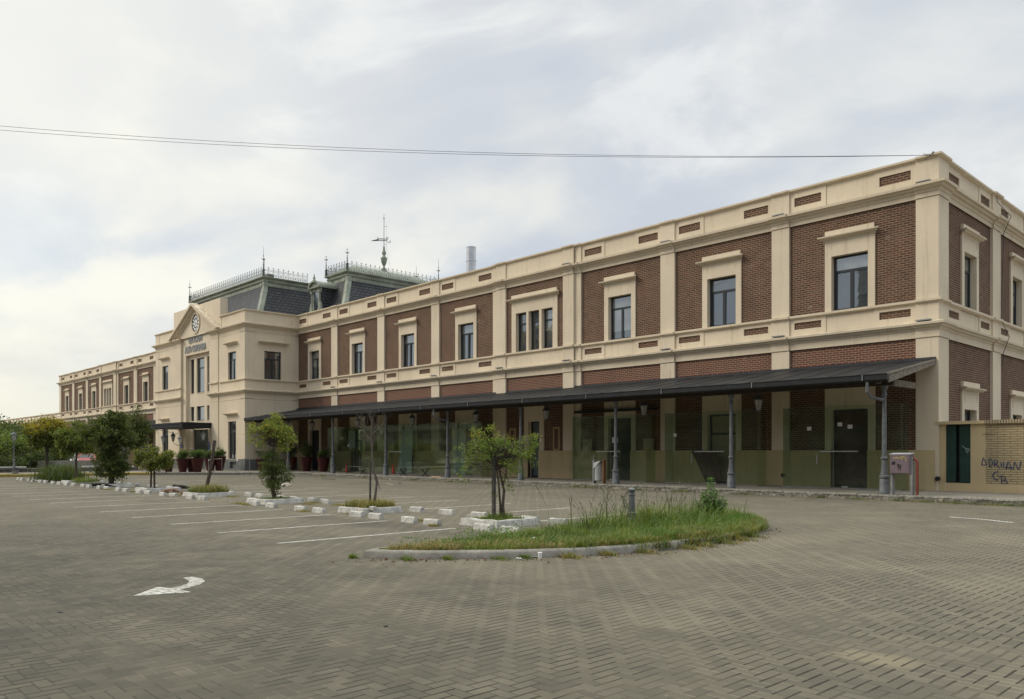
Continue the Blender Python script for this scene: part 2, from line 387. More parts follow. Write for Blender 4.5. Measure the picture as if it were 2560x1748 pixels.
def paving():
    m, t, bs, out = newmat('herringbone_paving')
    pos = t.n('ShaderNodeNewGeometry').outputs['Position']
    rnd, jx, jy = herring(t, pos)
    big = t.noise(pos, .16, 5, .6); mid = t.noise(pos, 1.3, 6, .65); fine = t.noise(pos, 60, 3, .6)
    c = t.mix(rnd, rgb(.096, .089, .068), rgb(.148, .133, .095))
    c = t.mix(t.m('MULTIPLY', t.ramp(t.m('FRACT', t.m('MULTIPLY', rnd, 7.31)), .80, .95), .5), c, rgb(.175, .155, .12))
    old = spot(t, pos, -1.0, -35.5, 11.5, 9.0, 1.6)          # darker, greyer block colour towards the near left
    greyer_c = t.mix(rnd, rgb(.044, .043, .034), rgb(.070, .066, .051))
    c = t.mix(t.ramp(big, .35, .65, 0, .35), c, rgb(.165, .145, .104))
    c = t.mix(t.m('MULTIPLY', spot(t, pos, -4.0, -17.0, 16, 9, 1.8), .45), c, rgb(.180, .160, .118))
    c = t.mix(t.ramp(mid, .55, .8, 0, .18), c, rgb(.080, .073, .055))
    c = t.mix(t.m('MULTIPLY', old, .88), c, t.mix(t.ramp(mid, .5, .8, 0, .15), greyer_c, rgb(.040, .039, .032)))  # old: mask of the darker, greyer block colour towards the near left
    # sand swept over the blocks in patches
    sand = t.m('MULTIPLY', t.ramp(t.noise(pos, .42, 6, .62, .5), .50, .68), .55)
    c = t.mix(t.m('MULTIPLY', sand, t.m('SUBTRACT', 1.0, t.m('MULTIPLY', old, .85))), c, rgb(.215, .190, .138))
    c = t.mix(t.ramp(fine, .45, .75, 0, .30), c, rgb(.085, .08, .065))
    # oil stained bays
    jv = t.mix(t.ramp(t.noise(pos, .9, 3, .5), .45, .6), rgb(.030, .026, .019), rgb(.10, .087, .062))  # joints of the shaded direction, their shade painted as a darker colour
    jl = t.mix(t.ramp(t.noise(pos, .7, 3, .5), .42, .6), rgb(.070, .062, .045), rgb(.34, .29, .21))
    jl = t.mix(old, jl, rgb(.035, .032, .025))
    for (x_, y_, a_, b_, k_, cc) in ((-4.2,-21.5,1.5,.55,.55,(0.054,0.049,0.040)),(-6.6,-21.6,1.0,.4,.45,(0.054,0.049,0.040)),(-11.5,-21.8,1.1,.5,.4,(0.058,0.052,0.042)),(-1.0,-21.6,.9,.5,.4,(0.061,0.056,0.043)),
                                 (-16.5,-22,1.2,.6,.35,(0.058,0.052,0.042)),(-21.5,-22,1.2,.6,.35,(0.058,0.052,0.042)),(8.02,-25.24,.30,.20,.65,(0.245,0.209,0.137)),(8.1,-24.4,.6,.15,.20,(0.230,0.202,0.144)),(4.2,-26.6,1.1,.35,.25,(0.223,0.194,0.144)),
                                 (3.6,-18.5,.7,2.8,.40,(0.216,0.191,0.137)),(2.3,-24.0,1.5,.6,.35,(0.216,0.191,0.137)),(8.5,-19,2.6,.8,.18,(0.072,0.065,0.050)),(-6,-10,5,.9,.18,(0.079,0.072,0.058)),(-20,-9.5,6,.8,.2,(0.072,0.065,0.050)),(5.5,-28.8,.5,.3,.35,(0.086,0.079,0.061))):
        c = t.mix(t.m('MULTIPLY', spot(t, pos, x_, y_, a_, b_, .9), k_), c, rgb(*cc))
    c = t.mix(t.m('MULTIPLY', jy, .80), c, jl)
    c = t.mix(t.m('MULTIPLY', jx, .92), c, jv)
    # small moss and specks
    vor = t.n('ShaderNodeTexVoronoi'); vor.inputs['Scale'].default_value = 7.0; t.set(vor.inputs['Vector'], pos)
    c = t.mix(t.ramp(vor.outputs['Distance'], .045, .02, 0, .8), c, rgb(.42, .40, .35))
    t.set(bs.inputs['Base Color'], c); bs.inputs['Roughness'].default_value = .88; bs.inputs['Specular IOR Level'].default_value = .25
    h = t.m('SUBTRACT', t.m('ADD', t.m('MULTIPLY', rnd, .25), t.m('MULTIPLY', mid, .3)), t.m('MAXIMUM', jx, t.m('MULTIPLY', jy, .7)))
    bump(t, bs, h, .55, .010)
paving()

def paint_mark():
    m, t, bs, out = newmat('road_paint')
    pos = t.n('ShaderNodeNewGeometry').outputs['Position']
    f = t.ramp(t.noise(pos, 14, 6, .75), .42, .56)
    c = t.mix(t.ramp(t.noise(pos, 1.5, 5, .6), .3, .7), rgb(.46, .45, .40), rgb(.62, .61, .56))
    t.set(bs.inputs['Base Color'], c); bs.inputs['Roughness'].default_value = .8
    tr = t.n('ShaderNodeBsdfTransparent'); mx = t.n('ShaderNodeMixShader')
    px, py, pz = t.sep(pos)
    r0_, j1, j2 = herring(t, pos)
    t.set(mx.inputs[0], t.m('MULTIPLY', t.m('SUBTRACT', 1.0, t.m('MULTIPLY', f, .32)), t.m('SUBTRACT', 1.0, t.m('MULTIPLY', t.m('MAXIMUM', j1, j2), .8))))
    t.nt.links.new(tr.outputs[0], mx.inputs[1]); t.nt.links.new(bs.outputs[0], mx.inputs[2]); t.nt.links.new(mx.outputs[0], out.inputs[0])
paint_mark()
M = MATS

# ------------------------------------------------------------------ mesh builder
class MB:
    def __init__(s): s.v = []; s.f = []
    def quadf(s, *idx): s.f.append(tuple(idx))
    def poly(s, pts):
        b = len(s.v); s.v += [tuple(p) for p in pts]; s.f.append(tuple(range(b, b+len(pts)))); return s
    def hexa(s, p):      # 8 points: bottom ring 0-3, top ring 4-7
        b = len(s.v); s.v += [tuple(q) for q in p]
        for q in ((0,3,2,1),(4,5,6,7),(0,1,5,4),(1,2,6,5),(2,3,7,6),(3,0,4,7)): s.f.append(tuple(b+k for k in q))
        return s
    def box(s, x0, x1, y0, y1, z0, z1):
        return s.hexa([(x0,y0,z0),(x1,y0,z0),(x1,y1,z0),(x0,y1,z0),(x0,y0,z1),(x1,y0,z1),(x1,y1,z1),(x0,y1,z1)])
    def tube(s, pts, radii, seg=8, cap=True):
        pts = [Vector(p) for p in pts]
        if not hasattr(radii, '__len__'): radii = [radii]*len(pts)
        rings = []; n0 = None
        for k, p in enumerate(pts):
            t = (pts[min(k+1, len(pts)-1)] - pts[max(k-1, 0)])
            if t.length < 1e-9: t = Vector((0,0,1))
            t.normalize()
            if n0 is None: n0 = t.orthogonal().normalized()
            n0 = (n0 - t*n0.dot(t))
            n0 = n0.normalized() if n0.length > 1e-6 else t.orthogonal().normalized()
            b2 = t.cross(n0); base = len(s.v)
            for q in range(seg):
                a = 2*PI*q/seg
                s.v.append(tuple(p + (n0*math.cos(a) + b2*math.sin(a))*radii[k]))
            rings.append(base)
        for a, b in zip(rings, rings[1:]):
            for q in range(seg):
                s.f.append((a+q, a+(q+1)%seg, b+(q+1)%seg, b+q))
        if cap:
            s.f.append(tuple(rings[0]+q for q in reversed(range(seg)))); s.f.append(tuple(rings[-1]+q for q in range(seg)))
        return s
    def lathe(s, prof, cx=0, cy=0, seg=16, cz=0):
        rings = []
        for r, z in prof:
            b = len(s.v)
            for q in range(seg):
                a = 2*PI*q/seg; s.v.append((cx+r*math.cos(a), cy+r*math.sin(a), cz+z))
            rings.append(b)
        for a, b in zip(rings, rings[1:]):
            for q in range(seg): s.f.append((a+q, a+(q+1)%seg, b+(q+1)%seg, b+q))
        s.f.append(tuple(rings[0]+q for q in reversed(range(seg)))); s.f.append(tuple(rings[-1]+q for q in range(seg)))
        return s
    def ball(s, c, r, seg=10, rings=6, sc=(1,1,1)):
        b = len(s.v)
        for i in range(rings+1):
            th = PI*i/rings
            for q in range(seg):
                a = 2*PI*q/seg
                s.v.append((c[0]+r*sc[0]*math.sin(th)*math.cos(a), c[1]+r*sc[1]*math.sin(th)*math.sin(a), c[2]+r*sc[2]*math.cos(th)))
        for i in range(rings):
            for q in range(seg):
                s.f.append((b+i*seg+q, b+i*seg+(q+1)%seg, b+(i+1)*seg+(q+1)%seg, b+(i+1)*seg+q))
        return s
    def build(s, name, mat, parent=None, smooth=False, loc=None, recalc=True, bev=0.0, merge=False):
        me = D.meshes.new(name)
        vs = s.v
        if loc is not None: vs = [(a-loc[0], b-loc[1], c-loc[2]) for a, b, c in vs]
        me.from_pydata(vs, [], s.f)
        if recalc or merge or bev:
            bm = bmesh.new(); bm.from_mesh(me)
            if merge: bmesh.ops.remove_doubles(bm, verts=bm.verts, dist=1e-4)
            if bev:
                bmesh.ops.bevel(bm, geom=list(bm.edges), offset=bev, segments=2, affect='EDGES', profile=.5)
            if recalc: bmesh.ops.recalc_face_normals(bm, faces=bm.faces)
            bm.to_mesh(me); bm.free()
        # box-projected coordinates in metres
        uvl = me.uv_layers.new(name='UVMap')
        n = len(me.loops)
        if n:
            co = np.empty(len(me.vertices)*3); me.vertices.foreach_get('co', co); co = co.reshape(-1, 3)
            if loc is not None: co = co + np.array(loc)
            li = np.empty(n, int); me.loops.foreach_get('vertex_index', li)
            pn = np.empty(len(me.polygons)*3); me.polygons.foreach_get('normal', pn); pn = pn.reshape(-1, 3)
            ls = np.empty(len(me.polygons), int); me.polygons.foreach_get('loop_total', ls)
            ln = np.repeat(pn, ls, axis=0); L = co[li]
            ax = np.abs(ln)
            horiz = ax[:, 2] > .9
            xface = (ax[:, 0] > ax[:, 1]) & ~horiz
            uu = np.where(xface, L[:, 1], L[:, 0]); vv = np.where(horiz, L[:, 1], L[:, 2])
            uvl.data.foreach_set('uv', np.stack([uu, vv], 1).ravel())
        o = D.objects.new(name, me); COL.objects.link(o)
        me.materials.append(M[mat] if isinstance(mat, str) else mat)
        if smooth:
            me.polygons.foreach_set('use_smooth', [True]*len(me.polygons)); me.set_sharp_from_angle(angle=math.radians(35))
        if loc is not None: o.location = loc
        if parent is not None: child(o, parent)
        return o

def child(o, p):
    bpy_loc = p_world(p)
    o.parent = p
    o.location = Vector(o.location) - bpy_loc if not p.get('_rot') else o.location
def p_world(p):
    v = Vector(p.location)
    q = p.parent
    while q is not None: v = v + Vector(q.location); q = q.parent
    return v
def tag(o, label=None, cat=None, group=None, kind=None):
    if label: o['label'] = label
    if cat: o['category'] = cat
    if group: o['group'] = group
    if kind: o['kind'] = kind
    return o
def empty(name, loc, label, cat, group=None, kind=None):
    o = D.objects.new(name, None); COL.objects.link(o); o.location = loc
    o.empty_display_size = .2
    return tag(o, label, cat, group, kind)
def copy_tree(o, parent=None):
    c = o.copy(); COL.objects.link(c)
    if parent is not None: c.parent = parent; c.matrix_parent_inverse = o.matrix_parent_inverse.copy()
    for ch in [x for x in D.objects if x.parent == o]: copy_tree(ch, c)
    return c

class Fr:      # a wall's own frame: u along, z up, d outwards
    def __init__(s, ox, oy, ux, uy, nx, ny): s.o = (ox, oy); s.u = (ux, uy); s.n = (nx, ny)
    def p(s, u, z, d=0): return (s.o[0]+u*s.u[0]+d*s.n[0], s.o[1]+u*s.u[1]+d*s.n[1], z)
def fbox(mb, fr, u0, u1, z0, z1, d0, d1):
    return mb.hexa([fr.p(u0,z0,d1), fr.p(u1,z0,d1), fr.p(u1,z0,d0), fr.p(u0,z0,d0),
                    fr.p(u0,z1,d1), fr.p(u1,z1,d1), fr.p(u1,z1,d0), fr.p(u0,z1,d0)])
def fwall(mb, fr, u0, u1, z0, z1, d, holes=(), depth=.25):
    us = sorted({u0, u1, *[min(max(h[k], u0), u1) for h in holes for k in (0, 1)]})
    zs = sorted({z0, z1, *[min(max(h[k], z0), z1) for h in holes for k in (2, 3)]})
    for a, b in zip(us, us[1:]):
        for c, e in zip(zs, zs[1:]):
            mu, mz = (a+b)/2, (c+e)/2
            if any(h[0] < mu < h[1] and h[2] < mz < h[3] for h in holes): continue
            mb.poly([fr.p(a,c,d), fr.p(b,c,d), fr.p(b,e,d), fr.p(a,e,d)])
    for h in holes:
        a, b, c, e = max(h[0],u0), min(h[1],u1), max(h[2],z0), min(h[3],z1)
        if a >= b or c >= e: continue
        q = d-depth
        mb.poly([fr.p(a,c,d), fr.p(a,e,d), fr.p(a,e,q), fr.p(a,c,q)])
        mb.poly([fr.p(b,c,d), fr.p(b,c,q), fr.p(b,e,q), fr.p(b,e,d)])
        mb.poly([fr.p(a,e,d), fr.p(b,e,d), fr.p(b,e,q), fr.p(a,e,q)])
        mb.poly([fr.p(a,c,d), fr.p(a,c,q), fr.p(b,c,q), fr.p(b,c,d)])
    return mb
def fprof(mb, fr, prof, u0, u1, shift=0.0, m0=0, m1=0, cap0=True, cap1=True, z=0.0):
    b = len(mb.v); n = len(prof)
    for d, zz_ in prof: mb.v.append(fr.p(u0 - (d+shift)*m0, zz_+z, d+shift))
    for d, zz_ in prof: mb.v.append(fr.p(u1 + (d+shift)*m1, zz_+z, d+shift))
    for k in range(n):
        k2 = (k+1) % n
        mb.f.append((b+k, b+n+k, b+n+k2, b+k2))
    if cap0: mb.f.append(tuple(b+k for k in range(n)))
    if cap1: mb.f.append(tuple(b+n+k for k in reversed(range(n))))
    return mb

# ------------------------------------------------------------------ ground
g = MB(); g.poly([(-900,-900,0),(900,-900,0),(900,900,0),(-900,900,0)])
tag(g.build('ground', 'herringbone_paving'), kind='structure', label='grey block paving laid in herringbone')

# raised pavement round the station with its rough granite kerb
KERB = [(60,-4.55),(-37.5,-4.55),(-40.6,-5.3),(-42.8,-7.2),(-44.3,-9.0),(-46.2,-10.9),(-47.4,-14.2),(-47.9,-18.5),(-48.4,-23.0),(-49.0,-34.0),(-50.0,-80.0)]
pv = MB()
top = [(x, y, .172) for x, y in KERB] + [(-400,-80,.172),(-400,300,.172),(60,300,.172)]
pv.poly(top)
for a, b in zip(top, top[1:]+top[:1]): pv.poly([(a[0],a[1],0),(b[0],b[1],0),b,a])
tag(pv.build('pavement', 'platform_concrete'), kind='structure', label='worn concrete pavement along the station')
kb = MB(); rk = random.Random(3)
for (x0, y0), (x1, y1) in zip(KERB, KERB[1:]):
    L = math.hypot(x1-x0, y1-y0); n = max(1, int(L/1.35)); tx, ty = (x1-x0)/L, (y1-y0)/L; nx, ny = -ty, tx
    if (x0, y0) == KERB[0]: nx, ny = 0, -1
    else:
        nx, ny = ty*-1, tx
        if nx*(-1)+ny*(.2) > 0: nx, ny = -nx, -ny
        nx, ny = (ty, -tx) if (ty*1 + -tx*-1) > 0 else (-ty, tx)
    nx, ny = (0, -1) if abs(ty) < .01 else (nx, ny)
    if nx < -.2: nx, ny = -nx, -ny
    for k in range(n):
        a = L*k/n; b = L*(k+1)/n - .012
        sub = 5
        h = .19 + rk.uniform(-.012, .012)
        ring = []
        for q in range(sub+1):
            s_ = a + (b-a)*q/sub
            bx, by = x0+tx*s_, y0+ty*s_
            o1 = .045+rk.uniform(-.015,.02); o2 = .03+rk.uniform(-.012,.012)
            r = [(bx-nx*.30, by-ny*.30, h), (bx+nx*o2, by+ny*o2, h+rk.uniform(-.008,.006)), (bx+nx*(o1+.02), by+ny*(o1+.02), h-.035),
                 (bx+nx*o1+nx*rk.uniform(-.01,.03), by+ny*(o1+rk.uniform(-.01,.03)), .09), (bx+nx*(o1+.01), by+ny*(o1+.01), -.02)]
            ring.append([len(kb.v)+z_ for z_ in range(5)]); kb.v += r
        for r0, r1 in zip(ring, ring[1:]):
            for z_ in range(4): kb.f.append((r0[z_], r1[z_], r1[z_+1], r0[z_+1]))
        kb.f.append(tuple(ring[0])); kb.f.append(tuple(reversed(ring[-1])))
tag(kb.build('kerb', 'granite_kerb'), kind='structure', label='rough granite kerb of the station pavement')

# painted bay lines and turn arrows, 4 mm above the blocks
ln = MB(); rl = random.Random(11)
def strip(mb, p, q, wd=.11, z=.004):
    p = Vector((p[0], p[1])); q = Vector((q[0], q[1])); d = (q-p).normalized(); n = Vector((-d.y, d.x))*wd/2
    k = max(2, int((q-p).length/.35)); L = []; R = []
    for i in range(k+1):
        c = p+(q-p)*i/k
        j = rl.uniform(-.008, .008)
        L.append(c+n*(1+j*4)); R.append(c-n*(1-j*4))
    for i in range(k):
        mb.poly([(R[i].x,R[i].y,z),(R[i+1].x,R[i+1].y,z),(L[i+1].x,L[i+1].y,z),(L[i].x,L[i].y,z)])
for k in range(19):
    x = -2.32-2.505*k
    if x < -46: break
    strip(ln, (x, -24.95), (x, -20.95))
    strip(ln, (x, -18.55), (x, -14.65))
tag(ln.build('parking_lines', 'road_paint', recalc=False), kind='structure', label='worn white parking bay lines')
ar = MB()
A = [(1.30,-28.52),(0.86,-28.09),(1.07,-28.03),(1.03,-27.92),(0.89,-27.76),(0.70,-27.66),(0.39,-27.62),(0.39,-27.49),(0.62,-27.47),(0.86,-27.53),(1.06,-27.68),(1.20,-27.88),(1.26,-27.99),(1.50,-27.95)]
ar.poly([(x, y, .004) for x, y in A])
strip(ar, (3.75,-10.3), (4.45,-10.42), .16); strip(ar, (4.45,-10.42), (5.3,-10.95), .15)
strip(ar, (-23.2,-8.4), (-21.6,-9.1), .08)
tag(ar.build('painted_arrow', 'road_paint', recalc=False), kind='structure', label='white hooked arrow painted on the paving')

# ------------------------------------------------------------------ station
ST = empty('station_building', (-57.2, 0, 0), 'long two storey brick and cream railway station with clock gable, slate mansard roofs and canopy', 'building')
FRONT = Fr(0, 0, 1, 0, 0, -1)
SIDE = Fr(0, 0, 0, 1, 1, 0)
CY = -4.5
CF = Fr(0, CY, 1, 0, 0, -1)
CX0, CX1 = -66.7, -47.8
CS = Fr(CX1, 0, 0, 1, 1, 0)
CL = Fr(CX0, 0, 0, -1, -1, 0)
CORN2 = [(0,11.20),(.10,11.22),(.14,11.32),(.27,11.335),(.33,11.41),(.47,11.425),(.49,11.52),(.30,11.56),(0,11.60)]
CORN1 = [(0,6.10),(.09,6.12),(.13,6.20),(.25,6.215),(.31,6.29),(.43,6.305),(.45,6.385),(.27,6.42),(0,6.46)]
SILLB = [(0,7.13),(.05,7.14),(.06,7.17),(.11,7.18),(.115,7.27),(.0,7.285)]
CAPB = [(-.40,12.455),(.05,12.455),(.06,12.49),(.12,12.50),(.125,12.57),(-.40,12.59)]
CORN2 = [(d*.66, z) for d, z in CORN2]; CORN1 = [(d*.62, z) for d, z in CORN1]
ARCH1 = [(0,5.85),(.03,5.852),(.03,6.11),(0,6.11)]
ARCH2 = [(0,11.04),(.03,11.042),(.03,11.21),(0,11.21)]
BZ0, BZ1 = .165, 12.3
trim = MB(); ped = MB(); brick = MB(); dado = MB()
def flush():
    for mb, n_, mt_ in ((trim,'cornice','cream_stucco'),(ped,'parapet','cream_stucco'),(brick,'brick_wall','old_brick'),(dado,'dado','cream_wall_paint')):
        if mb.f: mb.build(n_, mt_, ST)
        mb.v, mb.f = [], []
win_n = [0]

def window_unit(fr, uc, z0, z1, w_, base=0.0, surround=1.0, hood=True, panes='cross', glass='window_glass', top=None, name='window', opens=None, fill=None, sw=None, hoodw=None, hz=None):
    """surround (the part) with frame, panes and hood beneath it; opens = list of (u0,u1)"""
    sw = sw if sw is not None else surround
    bl0 = MB()
    top = top or z1+.62
    opens = opens or [(uc-w_/2, uc+w_/2)]
    s_ = MB(); d1 = base+.065
    if surround:
        holes = [(a, b, z0-.01 if z0 > 1 else z0-.2, z1) for a, b in opens]
        fwall(s_, fr, uc-sw, uc+sw, z0, top, d1, holes, .34)
        # edges of the raised surround
        for e in (uc-sw, uc+sw):
            s_.poly([fr.p(e,z0,d1), fr.p(e,top,d1), fr.p(e,top,base), fr.p(e,z0,base)])
        # shallow sunk panel over the opening
        u0, u1 = uc-sw+.26, uc+sw-.26
        for (a, b, c, e) in ((u0,u1,top-.075,top-.06),(u0,u0+.018,z1+.30,top-.075),(u1-.018,u1,z1+.30,top-.075)):
            fbox(s_, fr, a, b, c, e, d1, d1+.012)
    else:
        for a, b in opens: fbox(s_, fr, a+.01, b-.01, z0-.05, z0+.012, base-.16, base+.02)
    win = s_.build(name, 'cream_stucco', ST)
    fm = MB(); pn = MB(); q = base+.065-(.24 if surround else .20)
    for a, b in opens:
        t_ = .075; ww = b-a
        fbox(fm, fr, a, a+t_, z0, z1, q-.06, q); fbox(fm, fr, b-t_, b, z0, z1, q-.06, q)
        fbox(fm, fr, a+t_, b-t_, z0, z0+.09, q-.06, q); fbox(fm, fr, a+t_, b-t_, z1-.075, z1, q-.06, q)
        zt = z0+(z1-z0)*.70
        if panes in ('cross', 'tee', 'bar'):
            fbox(fm, fr, a+t_, b-t_, zt, zt+.095, q-.05, q-.004)
        if panes == 'cross':
            m_ = (a+b)/2
            fbox(fm, fr, m_-.07, m_+.07, z0+.09, zt, q-.05, q-.006)
            for e in (a+t_, b-t_-.05): fbox(fm, fr, e, e+.05, z0+.09, zt, q-.05, q-.010)
        g0 = q-.045
        cells = [(a+t_*.5, b-t_*.5, z0+.03, z1-.03)]
        if panes == 'cross' and not fill: cells = [(a+t_*.5, m_, z0+.03, zt+.04), (m_, b-t_*.5, z0+.03, zt+.04), (a+t_*.5, b-t_*.5, zt+.04, z1-.03)]
        elif panes in ('bar', 'tee') and not fill: cells = [(a+t_*.5, b-t_*.5, z0+.03, zt+.04), (a+t_*.5, b-t_*.5, zt+.04, z1-.03)]
        for (c0_, c1_, e0_, e1_) in cells:
            tl = rr.uniform(-.010, .010)*(c1_-c0_); tz = rr.uniform(-.014, .014)
            pn.poly([fr.p(c0_,e0_,g0+tl), fr.p(c1_,e0_,g0-tl), fr.p(c1_,e1_,g0-tl+tz), fr.p(c0_,e1_,g0+tl+tz)])
        if not fill and rr.random() < .4 and surround:      # a blind or paper behind the glass
            zb_ = z1-(z1-z0)*rr.choice([.3, .55, .8])
            bl0.poly([fr.p(a+t_,zb_,g0+.012), fr.p(b-t_,zb_,g0+.012), fr.p(b-t_,z1-.05,g0+.012), fr.p(a+t_,z1-.05,g0+.012)])
    if bl0.f: bl0.build('window_blind', 'blind_glass', win, recalc=False)
    if fill:
        pn.build('door_leaf', fill, win); fm.build('door_frame', 'frame_paint', win)
    else:
        fm.build('window_frame', 'frame_paint', win)
        pn.build('glass_pane', glass, win, recalc=False)
    if hood:
        h = MB(); hw = hoodw or sw
        hz = hz or top
        pr = [(0,hz-.03),(.06,hz-.03),(.10,hz+.04),(.20,hz+.05),(.24,hz+.10),(.29,hz+.105),(.30,hz+.155),(0,hz+.19)]
        fprof(h, fr, pr, uc-hw, uc+hw, base, .72, .72)
        if surround: fbox(h, fr, uc-hw+.02, uc+hw-.02, hz+.17, hz+.38, base, base+.11)
        h.build('window_hood', 'cream_stucco', win)
    return win
rr = random.Random(5)

def facade(fr, ua, ub, pil, mod=None, ends=(0, 0), lower=True, floors=2, wall_from=BZ0, lowfill=None, upw=True, insets=True, inner=None):
    """pil: pilaster intervals in increasing u; mod: (a,b) raised triple-window bay"""
    def base_at(u): return .12 if (mod and mod[0] < u < mod[1]) else 0.0
    cuts = [ua] + ([mod[0], mod[1]] if mod else []) + [ub]
    zones = [(a, b, base_at((a+b)/2)) for a, b in zip(cuts, cuts[1:]) if b-a > .01]
    bays = []
    edges = [ua] + [x for p in pil for x in p] + [ub]
    it = []
    prev = ua
    for a, b in pil:
        if a-prev > 1.2: it.append((prev, a))
        prev = b
    if ub-prev > 1.2: it.append((prev, ub))
    bays = it
    holes_w = []; units = []
    for (a, b) in bays:
        c = (a+b)/2; bs = base_at(c)
        trip = bs > 0
        if trip:
            ops = [(c-1.45, c-.60), (c-.42, c+.42), (c+.60, c+1.45)]
            if upw: units.append(dict(uc=c, z0=7.28, z1=9.48, w_=.85, opens=ops, sw=1.80, panes='bar', top=10.14))
            if upw: holes_w.append((c-1.79, c+1.79, 7.28, 10.1))
        else:
            if upw: units.append(dict(uc=c, z0=7.28, z1=9.48, w_=1.46, sw=1.0, top=10.13)); holes_w.append((c-.98, c+.98, 7.28, 10.1))
    low = []
    if lower:
        for k, (a, b) in enumerate(bays):
            c = (a+b)/2; bs = base_at(c)
            lf = lowfill[k] if lowfill else 'door_dark'
            wdt = .86 if bs > 0 else 1.46
            s2 = .78 if bs > 0 else 1.0
            low.append((c, wdt, s2, lf, bs)); holes_w.append((c-s2+.02, c+s2-.02, BZ0, 5.0))
    elif inner:
        for k, (a, b) in enumerate(bays):
            c = (a+b)/2
            units.append(dict(uc=c, z0=1.1, z1=3.28, w_=1.46, sw=1.0, top=3.98, name='window')); holes_w.append((c-.98, c+.98, 1.1, 3.9))
    ztop = BZ1 if floors == 2 else 6.1
    for (a, b, bs) in zones:
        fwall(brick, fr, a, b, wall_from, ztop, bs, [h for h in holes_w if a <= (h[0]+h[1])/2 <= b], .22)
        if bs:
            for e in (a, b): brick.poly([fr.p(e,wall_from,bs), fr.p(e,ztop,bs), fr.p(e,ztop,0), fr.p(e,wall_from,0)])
    for u_ in units: window_unit(fr, base=base_at(u_['uc']), **u_)
    for (c, wdt, s2, lf, bs) in low:
        window_unit(fr, c, BZ0+.02, 3.30, wdt, base=bs, sw=s2, top=4.95, hood=False, panes='tee', name='doorway', fill=lf)
    # horizontal bands broken forward over the pilasters
    pz = []      # list of (u0,u1,shift)
    pts = sorted({ua, ub, *[x for p in pil for x in (p[0]-.0, p[1]+.0)], *( [mod[0], mod[1]] if mod else [])})
    for a, b in zip(pts, pts[1:]):
        if b-a < .01: continue
        m_ = (a+b)/2
        on = any(p[0] <= m_ <= p[1] for p in pil)
        pz.append((a, b, base_at(m_) + (.07 if on else 0.0), on, base_at(m_)))
    for k, (a, b, sh, on, bs) in enumerate(pz):
        first, last = a == ua, b == ub
        m0 = ends[0] if first else 0; m1 = ends[1] if last else 0
        for pr in ([ARCH1, CORN1, SILLB, ARCH2, CORN2, CAPB] if floors == 2 else [ARCH1, CORN1]):
            fprof(trim, fr, pr, a, b, sh+.05, m0, m1, cap0=not m0, cap1=not m1)
        if floors == 1: fprof(trim, fr, SILLB, a, b, sh+.05, m0, m1)
        # pedestal and parapet dies
        for (z0, z1, za, zb, hole) in ((6.44, 7.135, 6.70, 6.985, True), (11.58, 12.458, 11.84, 12.20, True)):
            if floors == 1 and z0 > 8: continue
            d = sh+.05
            if on or bs or b-a < 2.4:
                hl = []
            else:
                hl = [(a+.20, a+1.36, za, zb), (b-1.36, b-.20, za, zb)] if insets else []
            if hl:
                fwall(ped, fr, a, a+1.56, z0, z1, d, [hl[0]], .045); fwall(ped, fr, b-1.56, b, z0, z1, d, [hl[1]], .045)
                fwall(ped, fr, a+1.56, b-1.56, z0, z1, d-.03)
                for e in (a+1.56, b-1.56): ped.poly([fr.p(e,z0,d), fr.p(e,z1,d), fr.p(e,z1,d-.03), fr.p(e,z0,d-.03)])
            else:
                fwall(ped, fr, a-(d*m0), b+(d*m1), z0, z1, d)
                if bs and not on and b-a > 2:
                    for (q0, q1, q2, q3) in ((a+.3, a+.75, z1-.16, z1-.145), (b-.75, b-.3, z1-.16, z1-.145)):
                        fbox(ped, fr, q0, q1, q2, q3, d-.004, d+.008)
            for e in (a, b):
                ped.poly([fr.p(e,z0,d), fr.p(e,z1,d), fr.p(e,z1,d-.08), fr.p(e,z0,d-.08)])
    # pilasters, each a part of its own
    for (a, b) in pil:
        bs = base_at((a+b)/2); d = bs+.115
        p_ = MB()
        m0 = ends[0] if a == ua else 0; m1 = ends[1] if b == ub else 0
        for (z0, z1) in ([(wall_from, 5.86), (7.27, 11.045)] if floors == 2 else [(wall_from, 5.86)]):
            pr = [(0,z0),(d,z0),(d,z1-.02),(d-.02,z1-.012),(0,z1)]
            fprof(p_, fr, pr, a, b, 0, m0, m1)
        for (z0, z1) in ([(5.865, 6.11), (11.05, 11.21)] if floors == 2 else [(5.865, 6.11)]):
            fprof(p_, fr, [(0,z0),(d+.012,z0),(d+.012,z1),(0,z1)], a, b, 0, m0, m1)
        p_.build('pilaster', 'cream_stucco', ST)
    # dado at ground floor
    if lower:
        hs = [(c-wdt/2, c+wdt/2, BZ0-1, 3.3) for (c, wdt, s2, lf, bs) in low]
        for (a, b, bs) in zones:
            e0 = a + 0
            fwall(dado, fr, a, b, BZ0, 1.67, bs+.14, [h for h in hs if a <= (h[0]+h[1])/2 <= b], .2)
            dado.poly([fr.p(a,1.67,bs+.14), fr.p(b,1.67,bs+.14), fr.p(b,1.67,bs), fr.p(a,1.67,bs)])
    return bays

